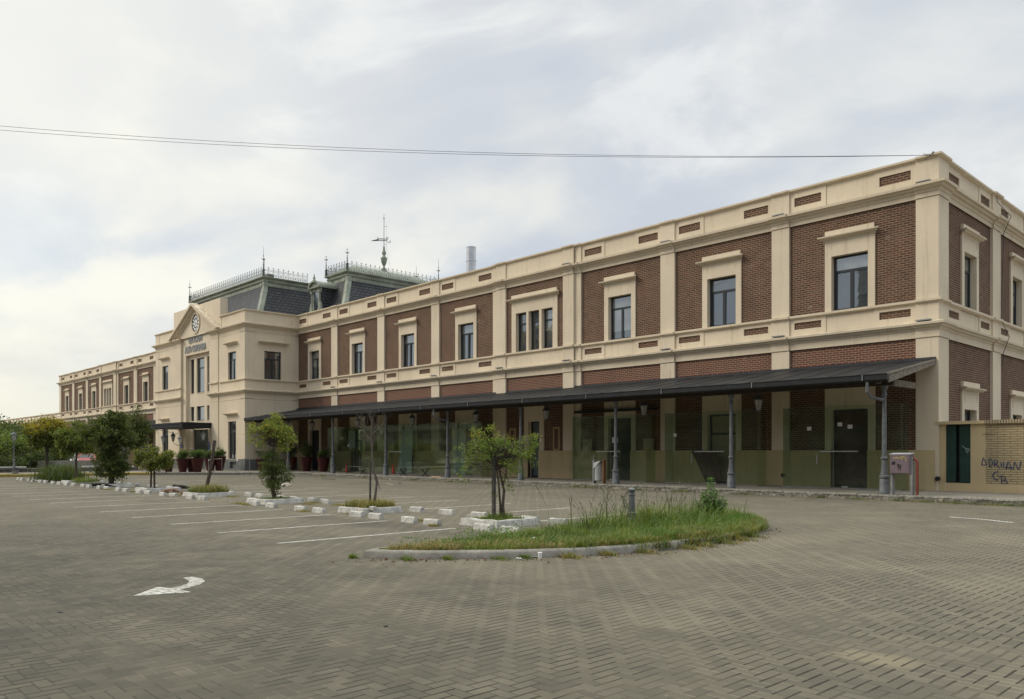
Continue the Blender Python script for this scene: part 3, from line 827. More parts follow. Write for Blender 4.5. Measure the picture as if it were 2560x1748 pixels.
RP = [(-42.57,-41.72),(-36.39,-35.55),(-30.23,-29.42),(-24.30,-23.88),(-23.879,-23.08),(-18.56,-17.801),(-17.80,-17.38),(-12.29,-11.48),(-6.51,-5.72),(-.68,0.0)]
lf = ['door_dark','door_glass','door_dark','board_blue','door_bluegrey','door_dark','door_cream','door_brown']
rb = facade(FRONT, -47.82, 0.0, RP, mod=(-23.88,-17.80), ends=(0, 1), lowfill=lf)
flush()
LP = [(-117.7,-116.88),(-111.26,-110.3),(-104.95,-104.07),(-99.25,-98.82),(-98.819,-98.05),(-93.25,-92.301),(-92.30,-91.84),(-86.34,-85.30),(-80.0,-79.1),(-73.7,-72.9)]
facade(FRONT, -117.7, -66.6, LP, mod=(-98.82,-92.30), ends=(1, 0), lowfill=['board_blue']*8)
flush()
SP = [(0.0,.95),(6.27,7.35),(12.7,13.7),(19.1,20.0)]
facade(SIDE, 0.0, 20.0, SP, ends=(1, 1), lower=False, inner=True)
flush()
facade(FRONT, -165.0, -117.72, [(-165,-164.2),(-159,-158.2),(-153,-152.2),(-147,-146.2),(-141,-140.2),(-135,-134.2),(-129,-128.2),(-123.2,-122.4)], floors=1, lower=False, ends=(0,0), upw=False)
flush()
rf = MB(); rf.box(-66.6,-.15,.15,19.8,11.9,12.1); rf.box(-117.5,-66.5,.15,12,11.9,12.1); rf.box(-165,-117.6,.15,12,6.6,6.8)
rf.box(-66.4,-48.1,-4.2,.3,11.9,12.1)
rf.build('flat_roof', 'flat_roof', ST)
# back and inner parapet faces, so that the building is closed
bk = MB()
bk.box(-117.6,-.1,19.8,20.0,.17,12.4); bk.box(-117.68,-117.5,.3,19.8,.17,12.4); bk.box(-165,-117.6,11.8,12,.17,7.1)
for (a, b) in ((-47.7,-.4),(-117.3,-66.6)): bk.box(a,b,.22,.38,12.05,12.46)
bk.box(-.40,-.24,.4,19.7,12.05,12.46)
bk.build('rear_wall', 'cream_stucco', ST)

# grey flashing blocks lying on the cornices over each pilaster
fl = MB()
for (a, b) in RP:
    if b-a > .5:
        m_ = (a+b)/2; bs = .12 if -23.9 < m_ < -17.8 else 0
        fbox(fl, FRONT, m_-.28, m_+.22, 6.455, 6.50, .12+bs, .34+bs)
        if m_ > -20: fbox(fl, FRONT, m_-.28, m_+.22, 11.585, 11.62, .12+bs, .34+bs)
fl.build('flashing', 'galvanised', ST)

# ---- wall niches either side of the narrow door
for (a, b) in ((-22.83,-22.3),(-19.36,-18.86)):
    n_ = MB(); fwall(n_, FRONT, a, b, 1.68, 2.95, .17, [(a+.1, b-.1, 1.78, 2.85)], .10)
    n_.poly([FRONT.p(a,1.68,.17), FRONT.p(a,2.95,.17), FRONT.p(a,2.95,.1), FRONT.p(a,1.68,.1)])
    n_.poly([FRONT.p(b,1.68,.17), FRONT.p(b,2.95,.17), FRONT.p(b,2.95,.1), FRONT.p(b,1.68,.1)])
    n_.poly([FRONT.p(a+.1,1.78,.08), FRONT.p(b-.1,1.78,.08), FRONT.p(b-.1,2.85,.08), FRONT.p(a+.1,2.85,.08)])
    n_.build('wall_niche', 'tan_dado', ST)

# ------------------------------------------------------------------ centre block
cw = MB(); ct = MB()
PX0, PX1 = -59.78, -54.76
RW = (-50.85,-49.40); LW = (-65.05,-63.60)
ZP = 9.99
# pavilion faces
h_r = [(RW[0],RW[1],7.28,9.48),(RW[0],RW[1],1.03,4.0),(-50.45,-49.3,.3,.82)]
h_l = [(LW[0],LW[1],7.28,9.48),(LW[0],LW[1],1.03,4.0)]
fwall(cw, CF, -54.08, CX1, 1.02, 12.46, 0.0, [h_r[0], h_r[1]], .25)
fwall(cw, CF, CX0, -60.47, 1.02, 12.46, 0.0, h_l, .25)
# middle face, set back a little, with the tall sunk portal
fwall(cw, CF, -60.47, -54.08, 1.02, 11.62, -.12, [(PX0,PX1,1.02,ZP)], .27)
for e in (-60.47,-54.08): cw.poly([CF.p(e,1.02,0), CF.p(e,12.46,0), CF.p(e,12.46,-.13), CF.p(e,1.02,-.13)])
uph = [(-59.44,-58.63,6.66,9.66),(-58.10,-56.42,6.66,9.66),(-55.9,-55.09,6.66,9.66),
       (-59.44,-58.63,4.26,5.52),(-58.10,-56.42,4.26,5.52),(-55.9,-55.09,4.26,5.52),(-58.9,-55.64,.9,3.5)]
fwall(cw, CF, PX0, PX1, 1.02, ZP, -.39, uph, .30)
# sides
fwall(cw, CS, CY, 0.0, 1.02, 12.46, 0.0, [(-2.93,-1.50,7.28,9.48)], .25)
fwall(cw, CL, 0.0, -CY, 1.02, 12.46, 0.0)
# attic wall behind the gable
cw.box(-62.3,-52.37,CY+.02,CY+.64,11.5,14.06)
cw.build('stucco_wall', 'cream_stucco', ST)
pl_ = MB()
for (fr, a, b) in ((CF,-54.08,CX1),(CF,CX0,-60.47),(CF,-60.47,-58.9),(CF,-55.64,-54.08)):
    hs = [h for h in h_r[2:] if a < h[0] < b]
    fwall(pl_, fr, a, b, .165, 1.02, .05, hs, .2)
    pl_.poly([fr.p(a,1.02,.05), fr.p(b,1.02,.05), fr.p(b,1.02,-.4), fr.p(a,1.02,-.4)])
fwall(pl_, CS, CY-.05, 0, .165, 1.02, .05); pl_.poly([CS.p(CY,1.02,.05), CS.p(0,1.02,.05), CS.p(0,1.02,0), CS.p(CY,1.02,0)])
fwall(pl_, CL, 0, -CY+.05, .165, 1.02, .05)
pl_.poly([CF.p(-50.45,.3,-.14), CF.p(-49.3,.3,-.14), CF.p(-49.3,.82,-.14), CF.p(-50.45,.82,-.14)])
pl_.build('stone_plinth', 'grey_stone', ST)

def bands(fr, a, b, m0, m1, sh=0.0, cap=True):
    for pr in (CORN1, SILLB, CORN2): fprof(ct, fr, pr, a, b, sh, m0, m1)
    fprof(ct, fr, CAPB, a, b, sh, m0, m1) if cap else None
    fprof(ct, fr, [(0,5.68),(.02,5.685),(.02,5.72),(0,5.725)], a, b, sh, m0, m1)
    fprof(ct, fr, [(0,10.86),(.02,10.865),(.02,10.90),(0,10.905)], a, b, sh, m0, m1)
# right pavilion with a pair of pilaster strips at its left end
bands(CF, -52.35, CX1, 0, 1, 0.0)
bands(CF, -54.08, -52.62, 1, 0, .06, cap=False)
fprof(ct, CF, CORN2, -52.62, -52.35, 0.0); fprof(ct, CF, CORN1, -52.62, -52.35, 0.0)
bands(CF, CX0, -61.9, 1, 0, 0.0)
bands(CF, -61.65, -60.47, 0, 1, .06, cap=False)
fprof(ct, CF, CORN2, -61.9, -61.65, 0.0); fprof(ct, CF, CORN1, -61.9, -61.65, 0.0)
bands(CS, CY, -.0, 1, -1, 0.0); bands(CL, 0, -CY, -1, 1, 0.0)
ct.build('cornice', 'cream_stucco', ST)
for (fr, a, b, d) in ((CF,-54.08,-52.62,.06),(CF,-61.65,-60.47,.06),(CF,-48.62,CX1,.02),(CF,CX0,-65.9,.02)):
    s_ = MB()
    for (z0, z1) in ((1.03,6.11),(6.45,7.14),(7.28,11.21),(11.59,12.455)):
        if z0 > 11 and d > .04: continue
        fbox(s_, fr, a, b, z0, z1, 0, d)
    s_.build('pilaster', 'cream_stucco', ST)
for (a, b) in ((CY+.0,CY+.75),(-.62,0.0)):
    s_ = MB()
    for (z0, z1) in ((1.03,6.11),(6.45,7.14),(7.28,11.21),(11.59,12.455)): fbox(s_, CS, a, b, z0, z1, 0, .02)
    s_.build('pilaster', 'cream_stucco', ST)
# upper parapet: small end pier where the parapet meets the gable
q = MB(); fbox(q, CF, -52.37, -52.05, 11.5, 12.46, -.3, .03); fbox(q, CF, CX0, CX0+.9, 11.6, 12.455, 0, .03); fbox(q, CF, -49.25, -48.6, 11.6, 12.455, 0, .015)
q.build('parapet_pier', 'cream_stucco', ST)

window_unit(CF, sum(RW)/2, 7.28, 9.48, 1.45, surround=0, hoodw=.92, hz=10.05)
window_unit(CF, sum(LW)/2, 7.28, 9.48, 1.45, surround=0, hoodw=.92, hz=10.05)
window_unit(CS, -2.21, 7.28, 9.48, 1.43, surround=0, hoodw=1.15, hz=10.05)
window_unit(CF, sum(RW)/2, 1.03, 4.0, 1.45, surround=0, hoodw=.92, hz=4.48, glass='door_glass')
window_unit(CF, sum(LW)/2, 1.03, 4.0, 1.45, surround=0, hoodw=.92, hz=4.48, glass='door_glass')
PF = Fr(0, CY+.39, 1, 0, 0, -1)
for (a, b, c, e) in uph[:6]: window_unit(PF, (a+b)/2, c, e, b-a, surround=0, hood=False, panes='bar' if e > 6 and b-a > 1 else 'none')
window_unit(PF, -57.27, .20, 3.5, 3.26, surround=0, hood=False, panes='tee', name='entrance_door', glass='door_glass')
# gable: raking cornices over a plain tympanum
gb = MB()
A0, A1, AP = (-62.55, 11.55), (-51.75, 11.55), (-57.15, 14.24)
gb.hexa([(A0[0]+.3,CY-.02,11.5),(A1[0]-.3,CY-.02,11.5),(A1[0]-.3,CY+.10,11.5),(A0[0]+.3,CY+.10,11.5),(AP[0]-.02,CY-.02,AP[1]-.18),(AP[0]+.02,CY-.02,AP[1]-.18),(AP[0]+.02,CY+.10,AP[1]-.18),(AP[0]-.02,CY+.10,AP[1]-.18)])
gb.build('gable_wall', 'cream_stucco', ST)
rk_ = MB()
for (bx, bz), sg in ((A0, 1), (A1, -1)):
    for (w0, w1, d) in ((0, .20, .50), (.20, .42, .30), (.42, .60, .12)):
        dx, dz = AP[0]-bx, AP[1]-bz; L = math.hypot(dx, dz); nx, nz = dz/L*sg*-1, dx/L*sg*1
        nx, nz = (-dz/L, dx/L) if sg > 0 else (dz/L, -dx/L)
        def off(t): return (bx-nx*t, bz-nz*t), (AP[0], AP[1]-t/abs(nz))
        (p0, p1), (q0, q1) = off(w0), off(w1)
        y0, y1 = CY-d, CY+.08
        # keep the lower end on the cornice
        def foot(p, a):
            t = (11.56-p[1])/(a[1]-p[1]) if a[1] != p[1] else 0
            return (p[0]+(a[0]-p[0])*max(0, t), max(p[1], 11.56)) if t > 0 else p
        p0 = foot(p0, p1); q0 = foot(q0, q1)
        rk_.hexa([(q0[0],y0,q0[1]),(q1[0],y0,q1[1]),(q1[0],y1,q1[1]),(q0[0],y1,q0[1]),(p0[0],y0,p0[1]),(p1[0],y0,p1[1]),(p1[0],y1,p1[1]),(p0[0],y1,p0[1])])
rk_.build('gable_cornice', 'cream_stucco', ST)

# clock
CK = (-57.20, 12.57)
def disc(mb, r, y0, y1, seg=48, r0=0.0, cx=CK[0], cz=CK[1]):
    b = len(mb.v)
    for y in (y0, y1):
        for rad in (r, r0):
            for k in range(seg):
                a = 2*PI*k/seg; mb.v.append((cx+rad*math.cos(a), y, cz+rad*math.sin(a)))
    o, i, o2, i2 = b, b+seg, b+2*seg, b+3*seg
    for k in range(seg):
        k2 = (k+1)%seg
        mb.f.append((o+k,o+k2,o2+k2,o2+k)); mb.f.append((o2+k,o2+k2,i2+k2,i2+k)); mb.f.append((o+k,i+k,i+k2,o+k2))
        if r0 > 0: mb.f.append((i+k,i2+k,i2+k2,i+k2))
    return mb
ck = disc(MB(), .90, CY-.10, CY-.02, r0=.76).build('clock', 'cream_stucco', ST, smooth=True)
disc(MB(), .765, CY-.035, CY-.021, r0=.001).build('clock_face', 'black_paint', ck)
nm = MB(); y = CY-.042
for k in range(12):
    a = PI/2 - k*PI/6
    ca, sa = math.cos(a), math.sin(a); ta, tb = -sa, ca
    pts = [(.43,.07),(.43,-.07),(.56,-.095),(.68,-.06),(.68,.06),(.56,.095)]
    nm.poly([(CK[0]+r_*ca+w_*ta, y, CK[1]+r_*sa+w_*tb) for r_, w_ in pts])
for k in range(12):
    a0 = PI/2-(k+.5)*PI/6; a1 = PI/2-(k-.5)*PI/6
    nm.poly([(CK[0],y,CK[1]), (CK[0]+.33*math.cos(a0),y,CK[1]+.33*math.sin(a0)), (CK[0]+.33*math.cos(a1),y,CK[1]+.33*math.sin(a1))])
nm.build('clock_numerals', 'white_paint', ck, recalc=False)
for ang, ln_, wd in ((-PI/2-.25, .27, .05), (-.42, .40, .035)):
    hd = MB(); a = ang; ca, sa = math.cos(a), math.sin(a)
    hd.hexa([(CK[0]-ca*.08+sa*wd,y-.012,CK[1]-sa*.08-ca*wd),(CK[0]+ca*ln_,y-.012,CK[1]+sa*ln_),(CK[0]+ca*ln_,y-.006,CK[1]+sa*ln_),(CK[0]-ca*.08+sa*wd,y-.006,CK[1]-sa*.08-ca*wd),
             (CK[0]-ca*.08-sa*wd,y-.012,CK[1]-sa*.08+ca*wd),(CK[0]+ca*ln_+.001,y-.012,CK[1]+sa*ln_+.03),(CK[0]+ca*ln_+.001,y-.006,CK[1]+sa*ln_+.03),(CK[0]-ca*.08-sa*wd,y-.006,CK[1]-sa*.08+ca*wd)])
    hd.build('clock_hand', 'black_paint', ck)

# lettering
def letters(txt, x0, x1, z, h, y, name, mat, parent, depth=.05):
    cu = D.curves.new(name, 'FONT'); cu.body = txt; cu.size = 1; cu.extrude = depth/2; cu.offset = .004
    cu.space_character = 1.02
    t_ = D.objects.new(name+'_tmp', cu); COL.objects.link(t_)
    bpy.context.view_layer.update()
    dg = bpy.context.evaluated_depsgraph_get()
    me = D.meshes.new_from_object(t_.evaluated_get(dg)); D.objects.remove(t_)
    xs = [v.co.x for v in me.vertices]; ys = [v.co.y for v in me.vertices]
    sx_ = (x1-x0)/(max(xs)-min(xs)); sy_ = h/(max(ys)-min(ys)); mx, my = min(xs), min(ys)
    for v in me.vertices:
        c = v.co.copy(); v.co = (x0+(c.x-mx)*sx_, y+(-c.z), z+(c.y-my)*sy_)
    me.materials.clear(); me.materials.append(M[mat])
    o = D.objects.new(name, me); COL.objects.link(o); child(o, parent); return o
letters('ESTACION', -58.95, -56.18, 11.00, .56, CY+.065, 'name_lettering', 'letter_steel', ST, .05)
letters('ALTA CORDOBA', -59.85, -55.36, 10.22, .56, CY+.065, 'name_lettering', 'letter_steel', ST, .05)

# ------------------------------------------------------------------ mansard roofs
def mansard(x0, x1, y0, y1, zb, zt, inset, cornice_sides, fin, crest, name='mansard_roof'):
    """x0..y1 = outer line of the top cornice"""
    c = .28
    tx0, tx1, ty0, ty1 = x0+c, x1-c, y0+c, y1-c
    bx0, bx1, by0, by1 = tx0-inset, tx1+inset, ty0-inset, ty1+inset
    s = MB(); n = 6
    # slightly concave sweep
    lv = []
    for k in range(n+1):
        t = k/n; f = (1-t)**1.12; z = zb+(zt-.62-zb)*t
        lv.append((tx0-inset*f, tx1+inset*f, ty0-inset*f, ty1+inset*f, z))
    for a, b in zip(lv, lv[1:]):
        A = [(a[0],a[2],a[4]),(a[1],a[2],a[4]),(a[1],a[3],a[4]),(a[0],a[3],a[4])]
        B = [(b[0],b[2],b[4]),(b[1],b[2],b[4]),(b[1],b[3],b[4]),(b[0],b[3],b[4])]
        for k in range(4): k2 = (k+1)%4; s.poly([A[k],A[k2],B[k2],B[k]])
    root = s.build(name, 'slate', ST)
    # green zinc cornice
    cz = MB()
    PR = [(0,-.74),(.03,-.72),(.04,-.60),(.02,-.58),(.02,-.42),(.09,-.40),(.14,-.34),(.14,-.28),(.09,-.22),(.10,-.16),(.20,-.12),(.27,-.08),(.28,0),(0,.03)]
    F = {'f': (Fr(0,ty0,1,0,0,-1), tx0, tx1), 'r': (Fr(tx1,0,0,1,1,0), ty0, ty1), 'l': (Fr(tx0,0,0,-1,-1,0), -ty1, -ty0), 'b': (Fr(0,ty1,-1,0,0,1), -tx1, -tx0)}
    for k in 'frlb':
        fr, a, b = F[k]; fprof(cz, fr, PR, a, b, 0, 1, 1, z=zt)
    cz.build('roof_cornice', 'green_zinc', root)
    # hip covers with a scroll at the head
    for (ix, iy) in ((0,0),(1,0),(1,1),(0,1)):
        h = MB()
        for a, b in zip(lv, lv[1:]):
            xa, ya = (a[0], a[1])[ix], (a[2], a[3])[iy]; xb, yb = (b[0], b[1])[ix], (b[2], b[3])[iy]
            sx_, sy_ = (-1, 1)[ix], (-1, 1)[iy]; w_ = .30; o = .035
            P0 = [(xa-sx_*w_, ya+sy_*o, a[4]), (xa+sx_*o, ya+sy_*o, a[4]), (xa+sx_*o, ya-sy_*w_, a[4])]
            P1 = [(xb-sx_*w_, yb+sy_*o, b[4]), (xb+sx_*o, yb+sy_*o, b[4]), (xb+sx_*o, yb-sy_*w_, b[4])]
            for k in range(2): h.poly([P0[k], P0[k+1], P1[k+1], P1[k]])
            # rolled edges
            h.tube([P0[0], P1[0]], .03, 5); h.tube([P0[2], P1[2]], .03, 5)
        e = lv[-1]; xe, ye = (e[0], e[1])[ix], (e[2], e[3])[iy]; sx_, sy_ = (-1, 1)[ix], (-1, 1)[iy]
        for cxx, cyy, ax in ((xe-sx_*.46, ye+sy_*.06, 'y'), (xe+sx_*.06, ye-sy_*.46, 'x')):
            b = len(h.v); N = 12
            for off_ in (-.05, .05):
                for k in range(N):
                    a_ = 2*PI*k/N
                    if ax == 'y': h.v.append((cxx+.17*math.cos(a_), cyy+off_, e[4]+.02+.17*math.sin(a_)))
                    else: h.v.append((cxx+off_, cyy+.17*math.cos(a_), e[4]+.02+.17*math.sin(a_)))
            h.f.append(tuple(range(b, b+N))); h.f.append(tuple(range(b+N, b+2*N)))
            for k in range(N): h.f.append((b+k, b+(k+1)%N, b+N+(k+1)%N, b+N+k))
        h.box(min(xe-sx_*.3, xe+sx_*.09), max(xe-sx_*.3, xe+sx_*.09), min(ye-sy_*.3, ye+sy_*.09), max(ye-sy_*.3, ye+sy_*.09), e[4]-.1, zt-.13)
        h.build('hip_trim', 'green_zinc', root)
    # nearly flat top
    tp = MB(); cxm, cym = (x0+x1)/2, (y0+y1)/2; hx, hy = (x1-x0)/2, (y1-y0)/2
    ins = .55; hh = fin.get('rise', .35)
    A = [(x0+.1,y0+.1,zt+.02),(x1-.1,y0+.1,zt+.02),(x1-.1,y1-.1,zt+.02),(x0+.1,y1-.1,zt+.02)]
    r_ = min(hx, hy)*.75
    B = [(cxm-hx+r_,cym-hy+r_,zt+hh),(cxm+hx-r_,cym-hy+r_,zt+hh),(cxm+hx-r_,cym+hy-r_,zt+hh),(cxm-hx+r_,cym+hy-r_,zt+hh)]
    for k in range(4): k2 = (k+1)%4; tp.poly([A[k],A[k2],B[k2],B[k]])
    tp.poly(B); tp.build('roof_top', 'green_zinc', root)
    # iron cresting
    for (p, q) in crest:
        cr = MB(); p = Vector((p[0], p[1], zt+.03)); q = Vector((q[0], q[1], zt+.03)); d = q-p; L = d.length; u = d/L
        n = max(1, round(L/.42)); s0 = L/n
        Z = Vector((0,0,1))
        for hz_ in (.07, .46, .55): cr.tube([p+Z*hz_, q+Z*hz_], .013, 4)
        for k in range(n+1):
            c0 = p+u*s0*k
            cr.tube([c0, c0+Z*.74], .014, 4)
            c1 = c0+Z*.67
            cr.tube([c1-u*.055, c1+u*.055], .018, 4); cr.ball(c0+Z*.745, .028, 5, 3)
            cr.tube([c1-u*.06, c1-u*.075+Z*.045], .013, 4); cr.tube([c1+u*.06, c1+u*.075+Z*.045], .013, 4)
            if k < n:
                m_ = c0+u*s0/2
                for sg in (-1, 1):
                    pts = [m_+Z*.09+u*sg*.01, m_+Z*.22+u*sg*.10, m_+Z*.34+u*sg*.15, m_+Z*.44+u*sg*.10, m_+Z*.40+u*sg*.04]
                    cr.tube(pts, .011, 4)
                    cr.tube([m_+Z*.09+u*sg*s0/2, m_+Z*.26+u*sg*.06], .010, 4)
                cr.tube([m_+Z*.07, m_+Z*.33], .012, 4); cr.ball(m_+Z*.14, .035, 5, 3)
        cr.build('roof_cresting', 'green_iron', root)
    for (fx, fy, top_) in fin['poles']:
        f = MB(); z = zt
        f.box(fx-.075, fx+.075, fy-.075, fy+.075, z, z+.56)
        f.tube([(fx,fy,z+.56),(fx,fy,z+1.15)], [.035,.028], 6)
        f.ball((fx,fy,z+.92), .055, 8, 5)
        f.tube([(fx,fy,z+1.1),(fx,fy,z+top_)], [.022,.008], 6)
        for ux, uy in ((1,0),(0,1)):
            f.tube([(fx-ux*.17,fy-uy*.17,z+1.40),(fx-ux*.07,fy-uy*.07,z+1.33),(fx,fy,z+1.35),(fx+ux*.07,fy+uy*.07,z+1.33),(fx+ux*.17,fy+uy*.17,z+1.40)], .022, 5)
        f.ball((fx,fy,z+1.36), .05, 8, 5); f.ball((fx,fy,z+1.62), .045, 8, 5)
        f.build('roof_finial', 'green_iron', root, smooth=True)
    return root
XA0, XA1 = -64.7, -49.4
e_ = .12
mA = mansard(XA0, XA1, -2.28, 12.0, 12.12, 15.70, 1.15, 'frl', dict(rise=.5, poles=[(XA0+e_,-2.28+e_,2.1),(XA1-e_,-2.28+e_,2.35)]),
             [((XA0+e_,-2.28+e_),(XA1-e_,-2.28+e_)), ((XA1-e_,-2.28+e_),(XA1-e_,1.75)), ((XA0+e_,-2.28+e_),(XA0+e_,3))])
XB0, XB1, YB0, YB1 = -46.40, -43.0, 1.5, 10.7
mB = mansard(XB0, XB1, YB0, YB1, 12.12, 15.70, 1.20, 'frlb', dict(rise=.75, poles=[(XB0+e_,YB0+e_,1.62),(XB1-e_,YB0+e_,1.68),(XB1-e_,YB1-e_,2.35),(XB0+e_,YB1-e_,2.35)]),
             [((XB0+e_,YB0+e_),(XB1-e_,YB0+e_)), ((XB1-e_,YB0+e_),(XB1-e_,YB1-e_)), ((XB0+e_,YB0+e_),(XB0+e_,YB1-e_)), ((XB0+e_,YB1-e_),(XB1-e_,YB1-e_))])
ch = MB(); ch.box(-50.6,-49.62,-1.75,-1.2,15.68,15.98); ch.build('roof_vent', 'green_zinc', mA)
rod = MB(); rod.tube([(-53.8,0,15.9),(-53.8,0,18.15)], .02, 5); rod.ball((-53.8,0,18.1), .05, 6, 4); rod.build('lightning_rod', 'green_iron', mA)
# urn and weather vane on the second roof
ux_, uy_ = -44.7, 6.1
ur = MB()
ur.lathe([(.75,16.28),(.42,16.40),(.30,16.52),(.24,16.62),(.24,16.76),(.15,16.82),(.08,16.92),(.075,17.02),(.14,17.10),(.22,17.32),(.27,17.60),(.28,17.68),(.18,17.72),(.12,17.84),(.11,17.94),(.17,18.02),(.18,18.12),(.10,18.28),(.07,18.60),(.05,18.66)], ux_, uy_, 16)
ur.build('roof_urn', 'green_zinc', mB, smooth=True)
wv = MB(); R_ = Vector((RX, RY, 0)); Z_ = Vector((0,0,1)); c0 = Vector((ux_, uy_, 0))
wv.tube([c0+Z_*18.5, c0+Z_*21.3], [.026,.015], 6); wv.ball(tuple(c0+Z_*20.95), .06, 8, 5)
WD = Vector((.62,.78,0)).normalized(); zv = 19.18
def P_(a, z): return c0 + WD*a + Z_*z
wv.tube([P_(-1.02, zv-.10), P_(-.55, zv+.02), P_(-.45, zv+.09), P_(.22, zv+.09)], .028, 5)
wv.tube([P_(-1.02, zv-.10), P_(-.55, zv-.07), P_(.22, zv-.07)], .028, 5)
wv.tube([P_(-1.03, zv-.11), P_(-.62, zv-.03), P_(-.40, zv+.01)], [.02,.05,.02], 5)
for k in range(6): wv.tube([P_(-.45+k*.1, zv-.07), P_(-.40+k*.1, zv+.09)], .015, 4)
wv.tube([P_(.20, zv+.09), P_(.21, zv-.07)], .03, 5)
def spiral(a0, z0, sx, sz, n=14, r0=.14):
    return [P_(a0+sx*(r0*(1-k/n*.75))*math.sin(k/n*5.2)+sx*k/n*.06, z0+sz*(r0-(r0*(1-k/n*.75))*math.cos(k/n*5.2))) for k in range(n+1)]
wv.tube(spiral(.22, zv+.02, 1, 1), .022, 5); wv.tube([P_(.22, zv-.07), P_(.33, zv-.20), P_(.44, zv-.24), P_(.54, zv-.19), P_(.55, zv-.09), P_(.48, zv-.06), P_(.45, zv-.12)], .022, 5)
wv.tube([P_(-.50, zv+.08), P_(-.55, zv+.15), P_(-.53, zv+.21), P_(-.47, zv+.22)], .018, 5)
for zz_ in (20.3, 18.85): wv.tube([P_(0, zz_), P_(.20, zz_-.03)], .014, 4); wv.ball(tuple(P_(.21, zz_-.03)), .03, 5, 3)
wv.tube([P_(.05,20.8), P_(.19,20.3), P_(.17,19.6), P_(.23,19.0), P_(.19,18.3), P_(.34,17.7), P_(.62,16.6)], .006, 3)
wv.build('weather_vane', 'green_iron', mB, smooth=False)

# dormer on the front slope of the second roof
dm = MB(); dx0, dx1, dyf = -46.1, -44.7, .20
dm.box(dx0, dx1, dyf+.08, 2.4, 12.1, 14.42)
do = dm.build('dormer', 'slate', mB)
df_ = MB()
for xx in (dx0+.13, dx1-.13):
    df_.tube([(xx,dyf,12.7),(xx,dyf,14.08)], [.105,.09], 10)
    df_.box(xx-.15, xx+.15, dyf-.12, dyf+.14, 12.3, 12.78); df_.box(xx-.14, xx+.14, dyf-.13, dyf+.12, 14.06, 14.20)
    sg = -1 if xx < -45.4 else 1
    df_.hexa([(xx,dyf-.1,12.3),(xx+sg*.42,dyf-.1,12.3),(xx+sg*.42,dyf+.1,12.3),(xx,dyf+.1,12.3),(xx,dyf-.1,13.35),(xx+sg*.12,dyf-.1,13.3),(xx+sg*.12,dyf+.1,13.3),(xx,dyf+.1,13.35)])
df_.box(dx0-.02, dx1+.02, dyf-.04, dyf+.12, 14.18, 14.42)
df_.box(dx0-.16, dx1+.16, dyf-.24, 2.6, 14.42, 14.52)
df_.box(dx0+.26, dx0+.36, dyf-.02, dyf+.1, 12.7, 14.2); df_.box(dx1-.36, dx1-.26, dyf-.02, dyf+.1, 12.7, 14.2)
N = 12; xc = (dx0+dx1)/2; b = len(df_.v)
ring0 = []
for yy in (dyf-.26, 2.3):
    for rr_ in (1.0, .78):
        for k in range(N+1):
            a = PI*k/N
            df_.v.append((xc+(.86*rr_)*math.cos(a), yy, 14.50+(.50*rr_)*math.sin(a)))
n1_ = N+1
for k in range(N):
    df_.f.append((b+k, b+k+1, b+2*n1_+k+1, b+2*n1_+k)); df_.f.append((b+k, b+n1_+k, b+n1_+k+1, b+k+1))
    df_.f.append((b+n1_+k, b+3*n1_+k, b+3*n1_+k+1, b+n1_+k+1))
df_.poly([(xc+.67*math.cos(PI*k/N), dyf-.10, 14.50+.39*math.sin(PI*k/N)) for k in range(N+1)])
df_.lathe([(.09,14.96),(.13,15.05),(.07,15.12),(.11,15.22),(.05,15.36),(.02,15.55)], xc, dyf-.15, 8)
df_.build('dormer_frame', 'green_zinc', mB)
MB().poly([(dx0+.3,dyf+.03,12.6),(dx1-.3,dyf+.03,12.6),(dx1-.3,dyf+.03,14.2),(dx0+.3,dyf+.03,14.2)]).build('dormer_pane', 'window_glass', mB, recalc=False)

# steel flue behind the parapet
du = empty('steel_flue', (-31.1, 4.0, 12.1), 'shiny cylindrical steel flue rising behind the right wing parapet', 'flue')
a_ = MB().lathe([(.335,0),(.335,2.55),(.36,2.57),(.36,2.62),(.33,2.64),(.33,3.50),(.345,3.51),(.345,3.56),(.30,3.56),(.30,3.2)], -31.1, 4.0, 24, 12.1).build('flue_pipe', 'duct_steel', du, smooth=True)

